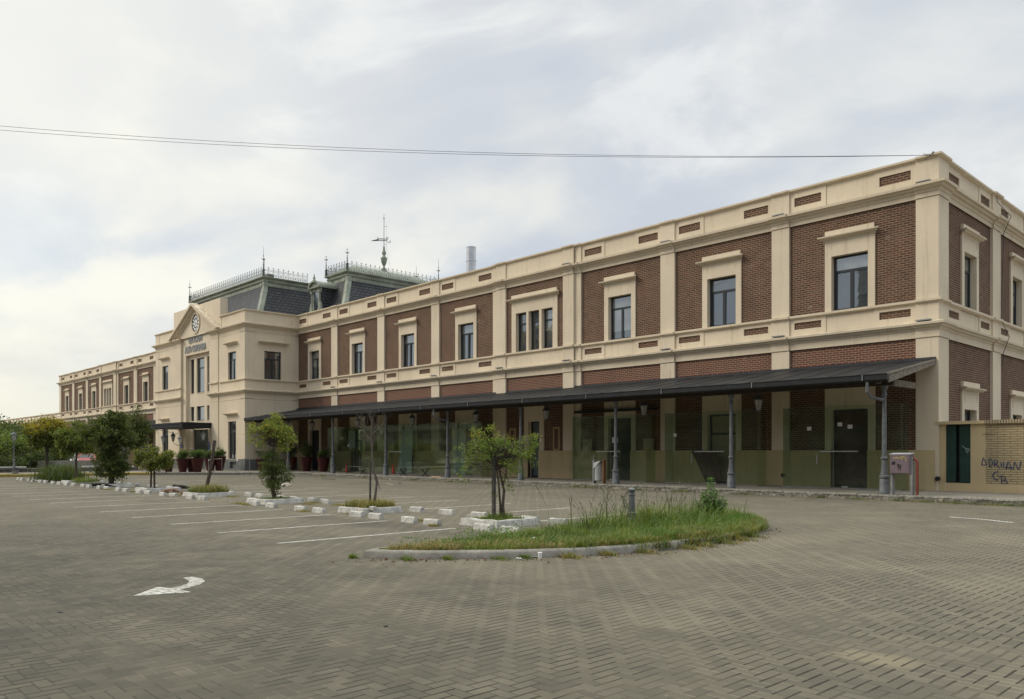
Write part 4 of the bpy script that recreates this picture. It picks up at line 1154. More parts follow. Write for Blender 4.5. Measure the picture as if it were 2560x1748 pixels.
# ------------------------------------------------------------------ canopies
def canopy(x0, x1, ends, cols, name):
    s = MB(); yw, yo, zw, zo = 0.0, -4.42, 5.02, 4.20
    s.hexa([(x0,yo,zo-.05),(x1,yo,zo-.05),(x1,yw-.02,zw-.05),(x0,yw-.02,zw-.05),(x0,yo,zo),(x1,yo,zo),(x1,yw-.02,zw),(x0,yw-.02,zw)])
    # standing laps of the sheeting
    n = int((x1-x0)/1.02)
    for k in range(1, n):
        x = x0+(x1-x0)*k/n
        s.hexa([(x-.012,yo,zo),(x+.012,yo,zo),(x+.012,yw-.02,zw),(x-.012,yw-.02,zw),(x-.012,yo,zo+.012),(x+.012,yo,zo+.012),(x+.012,yw-.02,zw+.012),(x-.012,yw-.02,zw+.012)])
    root = s.build(name, 'roof_metal', ST)
    gt = MB(); fr = Fr(0, yo, 1, 0, 0, -1)
    fprof(gt, fr, [(0,3.98),(.02,3.95),(.14,3.95),(.18,4.0),(.18,4.17),(.20,4.175),(.20,4.19),(.14,4.19),(.0,4.19)], x0-.02, x1+.02)
    gt.build('gutter', 'roof_metal', root)
    jt = MB(); k = x0+1.9
    while k < x1:
        jt.box(k-.012, k+.012, yo-.215, yo-.175, 3.99, 4.19); k += 4.1
    jt.build('gutter_joint', 'galvanised', root)
    fl_ = MB(); fprof(fl_, FRONT, [(0,4.99),(.24,4.97),(.24,5.00),(.13,5.10),(0,5.12)], x0, x1); fl_.build('wall_flashing', 'roof_metal', root)
    bm_ = MB()
    for x in cols:
        bm_.hexa([(x-.06,yo+.1,zo-.27),(x+.06,yo+.1,zo-.27),(x+.06,yw-.1,zw-.25),(x-.06,yw-.1,zw-.25),(x-.06,yo+.1,zo-.05),(x+.06,yo+.1,zo-.05),(x+.06,yw-.1,zw-.05),(x-.06,yw-.1,zw-.05)])
    for yy, zz_ in ((-3.7, 4.26), (-2.5, 4.50), (-1.2, 4.74)): bm_.box(x0+.1, x1-.1, yy-.05, yy+.05, zz_-.12-.02, zz_-.0)
    bm_.box(x0+.05, x1-.1, -3.78, -3.62, 3.86, 4.12)
    bm_.build('canopy_beam', 'dark_timber', root)
    if ends:
        eb = MB(); x = x1
        eb.hexa([(x-.03,yo,zo-.30),(x+.01,yo,zo-.30),(x+.01,yw-.14,zw-.20),(x-.03,yw-.14,zw-.20),(x-.03,yo,zo-.06),(x+.01,yo,zo-.06),(x+.01,yw-.14,zw-.06),(x-.03,yw-.14,zw-.06)])
        eb.hexa([(x-.02,yo-.16,zo+.01),(x+.03,yo-.16,zo+.01),(x+.03,yw-.05,zw+.01),(x-.02,yw-.05,zw+.01),(x-.02,yo-.16,zo-.06),(x+.03,yo-.16,zo-.06),(x+.03,yw-.05,zw-.06),(x-.02,yw-.05,zw-.06)])
        eb.build('bargeboard', 'grey_timber', root)
        bb = MB(); bb.hexa([(-.62,-3.9,3.92),(-.46,-3.9,3.92),(-.46,-.75,3.92),(-.62,-.75,3.92),(-.62,-3.9,4.14),(-.46,-3.9,4.14),(-.46,-.75,4.14),(-.62,-.75,4.14)])
        bb.build('tie_beam', 'grey_timber', root)
    return root
COLX = [-.40,-6.27,-12.09,-18.20,-24.05,-30.07,-36.24,-42.44]
canopy(-47.76, .02, True, COLX, 'canopy')
canopy(-114.0, -66.8, False, [-72.5,-78.6,-84.7,-90.8,-97,-103,-109], 'canopy')
COLP = [(.175,0),(.175,.06),(.165,.08),(.15,.48),(.135,.52),(.165,.55),(.17,.58),(.165,.61),(.125,.64),(.105,.80),(.085,1.02),(.08,1.16),(.115,1.19),(.12,1.215),(.115,1.24),(.078,1.27),(.072,2.4),(.062,3.30),(.09,3.34),(.09,3.38),(.068,3.42),(.068,3.52),(.12,3.62),(.125,3.68)]
def column(x, y, parent, z=.17):
    return MB().lathe(COLP, x, y, 18, z).build('column', 'iron_paint', parent, smooth=True)
for x in COLX: column(x, -3.72, ST)
for x in (-72.5,-78.6,-84.7,-90.8,-97,-103,-109): column(x, -3.72, ST)
for x, s_ in ((-.40,1),(-24.05,1),(-42.44,1)):       # rainwater outlets dropping from the gutter
    dp = MB(); dp.tube([(x-.25,-4.5,3.97),(x-.25,-4.5,3.62),(x-.2,-4.35,3.45),(x-.05,-3.95,3.38),(x-.02,-3.8,3.36)], .055, 8); dp.build('downpipe', 'iron_paint', ST)

# glass screens standing under the canopy
def screen(u0, u1, ztop=3.39, left=True, right=True, n=None, rail=1.68):
    n = n or max(2, round((u1-u0)/2.2)); gl = MB(); d = .86; t_ = .012
    w_ = (u1-u0)/n
    for k in range(n): fbox(gl, FRONT, u0+w_*k+.005, u0+w_*(k+1)-.005, .18, ztop, d-t_, d)
    if left: fbox(gl, FRONT, u0, u0+t_, .18, ztop, .16, d-t_)
    if right: fbox(gl, FRONT, u1-t_, u1, .18, ztop, .16, d-t_)
    root = gl.build('glass_screen', 'green_glass', ST)
    ed = MB()
    fbox(ed, FRONT, u0, u1, ztop, ztop+.008, d-.014, d+.002); fbox(ed, FRONT, u0, u1, .168, .20, d-.03, d+.02)
    ed.build('screen_edge', 'galvanised', root)
    hd = MB(); m_ = (u0+u1)/2
    fbox(hd, FRONT, m_-.75, m_+.75, 1.60, 1.64, d+.003, d+.006); fbox(hd, FRONT, m_+.12, m_+.36, .19, .27, d+.003, d+.03)
    fbox(hd, FRONT, m_-.9, m_-.86, 1.1, 1.5, d+.003, d+.04)
    hd.build('door_fitting', 'steel', root)
screen(-5.60, -.92); screen(-11.50, -6.75); screen(-17.30, -12.55); screen(-41.85, -24.45, n=8)
# boards, notices and meter boxes seen through the glass
def board(u0, u1, z0, z1, d, mat, name='board', slant=0, top_d=None):
    td = top_d if top_d is not None else d
    mb = MB().hexa([FRONT.p(u0-slant,z0,d+.02),FRONT.p(u1-slant*.3,z0,d+.02),FRONT.p(u1-slant*.3,z0,d),FRONT.p(u0-slant,z0,d),FRONT.p(u0,z1,td+.02),FRONT.p(u1,z1,td+.02),FRONT.p(u1,z1,td),FRONT.p(u0,z1,td)])
    return mb.build(name, mat, ST)
for (c, zt_, zb_) in ((-27.03, 2.05, .5), (-24.95,0,0), (-32.3,2.05,.5), (-34.6,2.05,.5), (-16.9,2.2,.3),(-12.95,2.2,.3)):
    if zt_: board(c-.32, c+.32, 1.68, zt_+.05, .145, 'door_cream', 'meter_box'); board(c-.18, c+.05, 1.25, 1.8, .17, 'tan_dado', 'meter_box')
board(-33.2, -31.95, .2, 3.12, .36, 'board_blue', slant=.35, top_d=.26)
board(-27.75, -26.5, .2, 3.05, .36, 'board_blue')
board(-39.9, -39.0, 1.9, 3.15, .25, 'board_blue')
board(-10.4, -9.05, .25, 1.66, .30, 'door_brown', slant=-.75)
for (u, z) in ((-4.55,2.46),(-11.0,2.3),(-39.0,2.0),(-3.3,2.6),(-2.9,2.5)): board(u, u+.18, z, z+.15, .875, 'paper_white', 'notice')
board(-14.62, -14.27, 2.05, 2.32, .875, 'paper_white', 'notice')
# screw-capped pipe ends low on the wall
for u, z in ((.10, .62),(-5.95, .62),(-18.85,.62)):
    fr_o = -.16
    mb = MB().tube([(u,-.10,z),(u,-.22,z)], .085, 14); mb.build('pipe_end', 'black_paint', ST)

# long cable tray under the canopy
tr = MB(); tr.box(-17.6,-12.4,-.42,-.2,3.62,3.74); tr.build('cable_tray', 'black_paint', ST)

# entrance canopy
ec = MB(); ec.box(-61.1,-53.9,-6.95,CY-.0,3.62,3.93); ec.box(-61.16,-53.84,-7.01,CY,3.86,3.99); ec.box(-61.04,-53.96,-6.9,CY,3.56,3.64)
ecr = ec.build('entrance_canopy', 'roof_metal', ST)
for x in (-60.9,-54.4): MB().tube([(x,-6.8,3.6),(x,-4.6,3.2)], .02, 5).build('canopy_stay', 'black_paint', ecr)

def lantern(loc, label, arm, group, h=.62, post=None):
    """arm: 'hang', 'wall' or 'post' """
    r = empty('wall_lantern' if arm != 'hang' else 'hanging_lantern', loc, label, 'lantern', group)
    x, y, z = loc
    def L(prof, name, mat, seg=8): return MB().lathe(prof, x, y, seg, z).build(name, mat, r)
    s = h/.62
    L([(.07*s,-.30*s),(.085*s,-.29*s),(.155*s,.06*s),(.15*s,.07*s)], 'lamp_glass', 'lamp_glass', 6)
    fr_ = MB()
    for k in range(6):
        a = 2*PI*k/6; fr_.tube([(x+.075*s*math.cos(a),y+.075*s*math.sin(a),z-.30*s),(x+.158*s*math.cos(a),y+.158*s*math.sin(a),z+.07*s)], .010, 4)
    fr_.lathe([(.05*s,-.36*s),(.09*s,-.32*s),(.09*s,-.295*s)], x, y, 8, z)
    fr_.build('lamp_frame', 'iron_paint', r)
    L([(.19*s,.06*s),(.19*s,.085*s),(.13*s,.16*s),(.07*s,.20*s),(.05*s,.26*s),(.02*s,.30*s),(.03*s,.33*s),(.008*s,.40*s)], 'lamp_cap', 'iron_paint', 12)
    b = MB()
    if arm == 'hang': b.tube([(x,y,z+.38*s),(x,y,z+post)], .014, 5)
    elif arm == 'wall':
        b.tube([(x,y,z-.34*s),(x,y+.05,z-.50*s),(x+.0,y+post*.55,z-.62*s),(x,y+post,z-.70*s)], .022, 6); b.box(x-.05,x+.05,y+post-.03,y+post+.03,z-.92*s,z-.55*s)
    b.build('lamp_arm', 'iron_paint', r)
    return r
for k, (u, lab) in enumerate(((-6.6,'lantern hanging between the first and second doors from the right end'),(-12.55,'lantern hanging between the second and third doors from the right end'),
             (-19.0,'black lantern hanging beside the narrow blue grey door'),(-24.75,'black lantern hanging left of the narrow blue grey door'),(-31.0,'lantern hanging over the tall pale board behind the glass'),(-37.4,'lantern hanging behind the top of the bare tree'),(-43.75,'black lantern hanging over the dark door by the red pots'))):
    lantern((u, -1.05, 3.70), lab, 'hang', 'lanterns hanging under the platform canopy', .72, 1.02)
for (x, z, lab) in ((-60.75,2.95,'wall lantern on the left side of the entrance'),(-54.2,2.98,'wall lantern on the right side of the entrance')):
    lantern((x, CY-.62, z), lab, 'wall', 'wall lanterns at the station entrance', .75, .62)
lantern((-58.9, -6.6, 2.75), 'lantern hanging from the front edge of the entrance canopy', 'hang', 'wall lanterns at the station entrance', .8, .55)
# short post lantern in front of the door
pl2 = empty('post_lantern', (-52.6,-7.6,.17), 'lantern on a thin post standing before the entrance behind the red pots', 'lantern')
MB().lathe([(.09,0),(.08,.25),(.04,.35),(.035,2.05),(.07,2.1)], -52.6, -7.6, 10, .17).build('lamp_post', 'iron_paint', pl2, smooth=True)
MB().lathe([(.07,2.1),(.17,2.5)], -52.6, -7.6, 6, .17).build('lamp_glass', 'lamp_glass', pl2)
MB().lathe([(.20,2.5),(.19,2.54),(.08,2.66),(.02,2.8)], -52.6, -7.6, 10, .17).build('lamp_cap', 'iron_paint', pl2)

# blue notices beside the entrance
for (x, z0, z1, lab) in ((-54.35,1.75,2.45,'blue and white notice board right of the entrance'),(-60.3,1.95,2.25,'small blue notice left of the entrance')):
    tag(MB().box(x-.15,x+.15,CY-.075,CY-.065,z0,z1).build('notice_board', 'sign_blue'), lab, 'sign', 'blue notices at the entrance')

# ------------------------------------------------------------------ yard wall on the right
YW = empty('yard_wall', (6, 0, .17), 'cream painted brick yard wall right of the station with blue graffiti', 'wall')
yf = Fr(0, -.02, 1, 0, 0, -1)
w1 = MB(); fwall(w1, yf, 1.62, 14, .47, 2.6, .0); w1.box(1.62,14,-.0,.3,.2,2.6); w1.build('brick_face', 'painted_brick', YW)
w2 = MB(); nn = 14; zz0 = [ .47+(2.6-.47)*k/nn for k in range(nn+1)]; rw = random.Random(2)
ed_ = [1.55+.05*math.sin(k*.9)+rw.uniform(-.07,.07) + (.05 if k > 6 else 0.0) - (.18 if k < 4 else 0) for k in range(nn+1)]
for k in range(nn): w2.poly([(1.15,-.036,zz0[k]),(ed_[k],-.036,zz0[k]),(ed_[k+1],-.036,zz0[k+1]),(1.15,-.036,zz0[k+1])]); w2.poly([(ed_[k],-.036,zz0[k]),(ed_[k],-.018,zz0[k]),(ed_[k+1],-.018,zz0[k+1]),(ed_[k+1],-.036,zz0[k+1])])
w2.poly([(.125,-.03,.47),(.33,-.03,.47),(.33,-.03,2.6),(.125,-.03,2.6)]); w2.box(1.15,1.63,-.03,.25,.47,2.6)
w2.box(.0,.33,-.02,.2,.47,2.6)
w2.build('render_patch', 'cream_wall_paint', YW)
MB().box(.02,14,-.10,.3,.165,.475).build('wall_plinth', 'cream_wall_paint', YW)
MB().box(-.02,1.62,-.13,.34,2.60,2.71).build('wall_coping', 'cream_wall_paint', YW)
MB().box(1.62,14,-.13,.34,2.60,2.725).build('wall_coping', 'coping_brick', YW)
gt = MB(); gt.box(.33,.66,.02,.05,.50,2.56); gt.box(.78,1.15,-.0,.03,.50,2.56); gl_ = gt.build('gate', 'gate_green', YW)
MB().box(.33,1.15,.20,.24,.47,2.6).build('gate_recess', 'black_paint', YW)
def scrawl(strokes, ox, oz, s, y, wd, name, mat, parent):
    mb = MB()
    for st in strokes:
        pts = [Vector((ox+a*s, oz+b*s)) for a, b in st]
        sm = []
        for a, b in zip(pts, pts[1:]):
            for q in range(4): sm.append(a+(b-a)*q/4)
        sm.append(pts[-1]); L = []; R = []
        for k, p in enumerate(sm):
            d = (sm[min(k+1,len(sm)-1)]-sm[max(k-1,0)]); d = d.normalized() if d.length > 1e-6 else Vector((1,0))
            n = Vector((-d.y, d.x))*wd*(.8+.4*abs(math.sin(k*.7)))/2; L.append(p+n); R.append(p-n)
        for k in range(len(sm)-1): mb.poly([(R[k].x,y,R[k].y),(R[k+1].x,y,R[k+1].y),(L[k+1].x,y,L[k+1].y),(L[k].x,y,L[k].y)])
    return mb.build(name, mat, parent, recalc=False)
# "ADRIIAN" above "GB", sprayed in blue; coordinates in wall metres
def arc(cx, cz, rx, rz, a0, a1, n=10): return [(cx+rx*math.cos(math.radians(a0+(a1-a0)*k/n)), cz+rz*math.sin(math.radians(a0+(a1-a0)*k/n))) for k in range(n+1)]
AD = [
 [(1.50,1.13),(1.56,1.40),(1.66,1.18),(1.66,1.14)], [(1.50,1.15),(1.58,1.13),(1.66,1.15)],
 [(1.73,1.34),(1.76,1.08)], arc(1.73,1.21,.12,.14,85,-80),
 [(1.90,1.30),(1.92,1.07)], arc(1.92,1.25,.09,.075,95,-85), [(1.95,1.18),(2.08,1.03)],
 [(2.11,1.25),(2.13,1.05)], [(2.19,1.27),(2.20,1.05)],
 [(2.26,.99),(2.33,1.28),(2.45,1.01)], [(2.25,1.05),(2.45,1.04)],
 [(2.49,1.00),(2.52,1.27),(2.66,.97),(2.72,1.29)]]
GB = [arc(1.99,.76,.13,.14,60,290), [(2.02,.74),(2.16,.75)], [(2.12,.74),(2.14,.46)], arc(2.14,.68,.12,.075,100,-80), arc(2.14,.545,.17,.075,75,-95), [(2.00,.47),(2.28,.46)]]
scrawl(AD+GB, 0, 0, 1, -.041, .026, 'blue_graffiti', 'graffiti_blue', YW)
scrawl([[(.86,1.83),(.95,1.75),(1.02,1.66),(1.10,1.68)],[(.95,1.73),(1.01,1.73),(.99,1.66)],[(1.05,1.74),(1.06,1.68)],[(1.09,1.72),(1.11,1.65)],[(.97,1.61),(1.10,1.61)],[(1.04,1.58),(1.05,1.54)]], 0, 0, 1, -.004, .012, 'white_graffiti', 'graffiti_white', YW)
scrawl([[(1.52,2.20),(1.62,2.23),(1.68,2.20),(1.78,2.24),(1.86,2.21),(1.92,2.23)],[(1.63,2.25),(1.70,2.22)]], 0, 0, 1, -.042, .012, 'dark_graffiti', 'graffiti_dark', YW)
# loose cable hanging down the side elevation
tag(MB().tube([(.17,6.6,12.45),(.17,6.65,12.2),(.62,6.9,11.55),(.22,7.35,11.0),(.18,7.4,9.9),(.16,7.3,8.3),(.16,7.2,7.3),(.50,7.1,6.5),(.24,7.2,5.8),(.2,7.3,5.3)], .014, 5).build('hanging_cable', 'wire'), 'thin black cable hanging down the side wall of the station', 'cable')

# overhead cables from the roof corner across the plaza
Ex, Ey = -32.64, -27.80
def cable(off, zoff, label, r):
    pts = []
    for k in range(41):
        s = k/40*1.35
        z = 12.49 + .0*s + 1.08*s + (s*s)*2.42 + zoff*s
        pts.append((Ex*s + 0, -.2+(Ey+.2)*s + off*s, z))
    return tag(MB().tube(pts, r, 5).build('overhead_cable', 'wire'), label, 'cable', 'cables strung from the roof corner over the plaza')
cable(0, 0, 'upper of the two thin cables running from the roof corner', .008)
cable(.15, -.17, 'lower of the two thin cables running from the roof corner', .008)
cb = MB(); cb.tube([(-.05,-.45,12.40),(-.05,-.2,12.62),(.0,-.1,12.60)], .02, 5); cb.tube([(-.35,-.30,12.60),(-.1,-.30,12.50),(-.3,-.32,12.35)], .012, 5); cb.build('cable_anchor', 'wire', ST)

# ================================================================== vegetation helpers
def leaf_mesh(name, pts, dirs, sizes, mat, parent=None, seed=0, width=.42, kind=None, fold=True):
    """one mesh of many small leaves: base points, growing directions, lengths"""
    r = np.random.default_rng(seed)
    P = np.asarray(pts, float); Dn = np.asarray(dirs, float); S_ = np.asarray(sizes, float)[:, None]
    Dn /= np.linalg.norm(Dn, axis=1, keepdims=True)+1e-9
    rn = r.normal(size=P.shape)
    side = np.cross(Dn, rn); side /= np.linalg.norm(side, axis=1, keepdims=True)+1e-9
    up = np.cross(side, Dn)
    a = P; b = P+Dn*S_*.5+side*S_*width*.5+up*S_*.10; c = P+Dn*S_-np.array([0,0,.12])*S_; d = P+Dn*S_*.5-side*S_*width*.5+up*S_*.10
    n = len(P)
    V = np.stack([a, b, c, d], 1).reshape(-1, 3)
    idx = np.arange(n)*4
    if fold: F = np.concatenate([np.stack([idx, idx+1, idx+2], 1), np.stack([idx, idx+2, idx+3], 1)])
    else: F = np.stack([idx, idx+1, idx+2, idx+3], 1)
    me = D.meshes.new(name); me.from_pydata(V.tolist(), [], F.tolist())
    rv = r.random(n).repeat(4)
    at = me.attributes.new('rnd', 'FLOAT', 'POINT'); at.data.foreach_set('value', rv)
    me.materials.append(M[mat]); o = D.objects.new(name, me); COL.objects.link(o)
    if kind: o['kind'] = kind
    if parent is not None: child(o, parent)
    return o
def sph(r, n):
    v = r.normal(size=(n, 3)); return v/np.linalg.norm(v, axis=1, keepdims=True)
def crown(name, base, ells, parent, mat, seed, nclump, per, lsize, spread=.16, droop=.3, wood=None, fork=None, twig=.008, width=.42, mat2=None, split2=None, loose=1.0):
    """leaf clumps scattered in ellipsoids given as (lateral, z, r_lat, r_z[, depth]) about the trunk; twigs lead to each clump"""
    r = np.random.default_rng(seed)
    bx, by, _ = base; P = []; Dr = []; S_ = []; cents = []
    vol = np.array([e[2]*e[2]*e[3] for e in ells])**.7; cnt = np.maximum(2, (vol/vol.sum()*nclump)).astype(int)
    Rv = np.array([RX, RY, 0]); Fv = np.array([VX, VY, 0])
    for e, k in zip(ells, cnt):
        u = sph(r, k)*(r.random((k, 1))**.42)
        dep = e[4] if len(e) > 4 else 0
        c = np.array([bx, by, 0])+Rv*e[0]+Fv*dep+np.array([0, 0, e[1]])
        rd = e[2]*.95
        if loose > 0:
            rad = np.linalg.norm(u, axis=1, keepdims=True); out_ = r.random((k, 1)) < .22*loose
            u = np.where(out_, u/(rad+1e-6)*(1.02+r.random((k, 1))*.42*loose), u)
            wts = np.clip(1+.9*np.array([mnoise.noise(Vector((a_*1.9+seed, b_*1.9, c_*1.9))) for a_, b_, c_ in u]), .1, 2)[:, None]
            keep = (r.random((k, 1)) < wts)[:, 0]; u = u[keep]
        cents.append(c+u[:, :1]*Rv*e[2]+u[:, 1:2]*Fv*rd+u[:, 2:]*np.array([0, 0, e[3]]))
    cents = np.concatenate(cents)
    for c in cents:
        n = int(per*r.uniform(.5, 1.4)); sp = spread*r.uniform(.7, 1.3)
        off = r.normal(size=(n, 3))*np.array([sp, sp, sp*.75])*.85
        d = off/ (np.linalg.norm(off, axis=1, keepdims=True)+1e-9)*.6 + r.normal(size=(n, 3))*.6 + np.array([0, 0, -droop])
        P.append(c+off); Dr.append(d); S_.append(lsize*r.uniform(.6, 1.35, n))
    P = np.concatenate(P); Dr = np.concatenate(Dr); S_ = np.concatenate(S_)
    if mat2:
        sel = split2(P) > r.random(len(P))
        leaf_mesh(name, P[~sel], Dr[~sel], S_[~sel], mat, parent, seed, width)
        if sel.any(): leaf_mesh(name, P[sel], Dr[sel], S_[sel], mat2, parent, seed+1, width)
    else: leaf_mesh(name, P, Dr, S_, mat, parent, seed, width)
    if wood is not None:
        for c in cents[r.random(len(cents)) < .8]:
            f = Vector(fork[int(r.integers(len(fork)))]); c = Vector(c)
            mid = f.lerp(c, .5)+Vector(r.normal(size=3)*.06*(c-f).length)+Vector((0, 0, .08*(c-f).length))
            wood.tube([f, mid, c], [twig*2.2, twig*1.3, twig*.5], 4, cap=False)
    return cents
def Lp(base, lat, z, dep=0): return (base[0]+RX*lat+VX*dep, base[1]+RY*lat+VY*dep, z)

# ================================================================== tree row between the parking bays
TX = [-2.30,-7.32,-12.84,-18.05,-23.53,-28.79,-34.41,-40.21]
PLC = [-2.32,-7.40,-12.75,-17.9,-23.0,-28.6,-34.0,-39.6]      # planter centres
ORD = ['behind the grassy island under the spreading young tree','under the bare tree','under the round yellow green tree','round the leaning stump','under the low green tree with two stems','under the big dark tree','under the thin tree beside the overgrown planter','overgrown with tall weeds at the far end']
def planter(cx, cy, half, lab, seed):
    r = random.Random(seed); mb = MB()
    o = half; w_ = .13; h = .15
    L = [(-o,-o),(o,-o),(o,o),(-o,o)]; I = [(-o+w_*1.2,-o+w_*1.2),(o-w_*1.2,-o+w_*1.2),(o-w_*1.2,o-w_*1.2),(-o+w_*1.2,o-w_*1.2)]
    def seg(p, q, ip, iq, n=5):
        ring = []
        for k in range(n+1):
            t = k/n; j = r.uniform(-.008, .008)
            a = (p[0]+(q[0]-p[0])*t, p[1]+(q[1]-p[1])*t); b = (ip[0]+(iq[0]-ip[0])*t, ip[1]+(iq[1]-ip[1])*t)
            ca = (a[0]*.965+b[0]*.035, a[1]*.965+b[1]*.035)
            ring.append([(cx+a[0]*1.03+j,cy+a[1]*1.03+j,-.01),(cx+a[0]*.985+j,cy+a[1]*.985+j,h-.02),(cx+a[0]*.965,cy+a[1]*.965,h+j),(cx+b[0],cy+b[1],h+j),(cx+b[0],cy+b[1],.0)])
        base = len(mb.v)
        for rg in ring: mb.v += rg
        for k in range(n):
            for z in range(4): mb.f.append((base+k*5+z, base+(k+1)*5+z, base+(k+1)*5+z+1, base+k*5+z+1))
    for k in range(4): seg(L[k], L[(k+1)%4], I[k], I[(k+1)%4])
    root = empty('tree_planter', (cx, cy, 0), lab, 'planter', 'white kerbed tree planters')
    mb.build('planter_kerb', 'kerb_white', root, merge=True)
    MB().poly([(cx-o+.1,cy-o+.1,.11),(cx+o-.1,cy-o+.1,.11),(cx+o-.1,cy+o-.1,.11),(cx-o+.1,cy+o-.1,.11)]).build('planter_soil', 'soil', root)
    return root
def grass_in(name, n, region, seed, hmin, hmax, mat, parent=None, lean=.45, wd=.010, z0=.1, kind=None, dens=None, segs=3):
    """grass blades, each a bent tapering strip"""
    r = np.random.default_rng(seed); V = []; F = []; rn = []
    k = 0
    while k < n:
        x, y = region(r)
        h = r.uniform(hmin, hmax)*(dens(x, y) if dens else 1)
        if h <= 0.01: k += 1; continue
        a = r.uniform(0, 2*PI); d = np.array([math.cos(a), math.sin(a)]); s = np.array([-d[1], d[0]])*wd*r.uniform(.6, 1.4)
        ln_ = lean*h*r.uniform(.2, 1.6); b = len(V); zz_ = z0(x, y) if callable(z0) else z0
        for q in range(segs+1):
            t = q/segs; w_ = (1-t)*.9+.05; p = np.array([x, y])+d*ln_*t*t; z = zz_+h*(t-.25*t*t*min(1.2, ln_/h))
            V.append((p[0]+s[0]*w_, p[1]+s[1]*w_, z)); V.append((p[0]-s[0]*w_, p[1]-s[1]*w_, z))
        for q in range(segs): F.append((b+2*q, b+2*q+1, b+2*q+3, b+2*q+2))
        rn += [r.random()]*(2*(segs+1)); k += 1
    me = D.meshes.new(name); me.from_pydata(V, [], F)
    at = me.attributes.new('rnd', 'FLOAT', 'POINT'); at.data.foreach_set('value', rn)
    me.materials.append(M[mat]); o = D.objects.new(name, me); COL.objects.link(o)
    if parent is not None: child(o, parent)
    if kind: o['kind'] = kind
    return o
def sq(cx, cy, h): return lambda r: (cx+r.uniform(-h, h), cy+r.uniform(-h, h))
def blob(cx, cy, sx_, sy_): return lambda r: (cx+r.normal()*sx_, cy+r.normal()*sy_)

PY = -19.72
plants = []
for k, (cx, o_) in enumerate(zip(PLC, ORD)):
    pr = planter(cx, PY, .60 if k < 2 else .66, 'white painted square planter kerb '+o_, 40+k)
    plants.append(pr)
    if k == 0: grass_in('planter_grass', 1500, sq(cx, PY, .45), 5, .04, .16, 'grass_green', pr, dens=lambda x, y: 1.5 if abs(x-TX[0]) < .18 and abs(y-PY) < .3 else .8)
    elif k == 1:
        grass_in('planter_grass', 1500, sq(cx, PY, .50), 6, .10, .34, 'grass_dry', pr, .6); grass_in('planter_grass', 1300, sq(cx, PY, .50), 16, .08, .30, 'grass_green', pr, .6)
    elif k == 2: grass_in('planter_grass', 800, sq(cx, PY, .50), 7, .03, .12, 'grass_green', pr)
    elif k == 3:
        grass_in('planter_grass', 1300, sq(cx, PY, .55), 8, .12, .42, 'grass_green', pr, .7); grass_in('planter_grass', 700, sq(cx, PY, .55), 18, .12, .5, 'grass_dry', pr, .7)
    elif k == 7: grass_in('planter_grass', 3200, lambda r: (cx+2.2+r.normal()*.75, PY+r.normal()*.4), 9, .35, 1.0, 'leaf_dark', pr, .55, wd=.02)
    elif k == 6: grass_in('planter_grass', 500, sq(cx+1, PY, .5), 10, .1, .35, 'grass_green', pr, .6)

# 1 the spreading young tree with its stake
b1 = (TX[0]+.02, PY, 0)
t1 = empty('young_tree', (b1[0], b1[1], .1), 'young green tree with a wide ragged crown tied to a stake behind the island', 'tree', 'trees in the parking planters')
w1 = MB(); fk = [Lp(b1,-.02,1.22), Lp(b1,-.10,1.42), Lp(b1,.04,1.45), Lp(b1,.15,1.28), Lp(b1,-.02,1.6)]
w1.tube([Lp(b1,.09,.08), Lp(b1,.06,.42), Lp(b1,.09,.75), Lp(b1,.02,1.05), fk[0]], [.042,.034,.028,.025,.022], 8)
w1.tube([Lp(b1,.02,.08,.04), Lp(b1,.0,.5,.04), Lp(b1,-.03,.9,.02), fk[1]], [.03,.024,.02,.016], 7)
w1.tube([Lp(b1,.06,.85), Lp(b1,.13,1.1), fk[3], Lp(b1,.4,1.55), Lp(b1,.62,1.75)], [.02,.018,.014,.010,.006], 6)
for a, b, c in ((fk[0],(-.35,1.45),(-.62,1.60)),(fk[1],(-.3,1.75),(-.38,2.02)),(fk[2],(.1,1.8),(.2,2.05)),(fk[0],(-.4,1.27),(-.78,1.42)),(fk[0],(-.45,1.22),(-.62,1.05)),(fk[2],(.35,1.5),(.6,1.45)),(fk[1],(-.4,1.62),(-.85,1.72))):
    w1.tube([a, Lp(b1,*b), Lp(b1,*c)], [.013,.009,.004], 5)
crown('crown', b1, [(-.32,1.70,.42,.30),(-.02,1.66,.34,.26),(.38,1.62,.36,.28),(-.45,1.95,.24,.18),(-.25,2.10,.12,.10),(.05,1.92,.14,.12),(.58,1.82,.20,.18),(.30,1.35,.26,.16),(-.55,1.48,.22,.14),(-.70,1.25,.10,.12),(-.80,1.12,.07,.10),(-.95,1.40,.08,.10),(-.92,1.78,.10,.08),(-.76,.96,.06,.06),(.72,1.42,.12,.12),(-.25,1.22,.10,.10),(.18,1.08,.10,.20),(.20,.82,.07,.12),(-.12,.66,.03,.05),(.80,1.95,.07,.10)],
      t1, 'leaf_fresh', 21, 200, 26, .058, .056, .35, w1, fk, .0045, .34, 'leaf_yellow', lambda P: .05+.35*(P[:, 2] > 1.9)*1.0)
w1.build('trunk', 'bark', t1)
stk = MB(); stk.box(b1[0]-.045, b1[0]+.025, b1[1]-.07, b1[1]-.01, .05, 1.50); so = stk.build('wooden_stake', 'stake_wood', t1)
so.location = Vector(so.location)+Vector((RX*-.10, RY*-.10, 0))

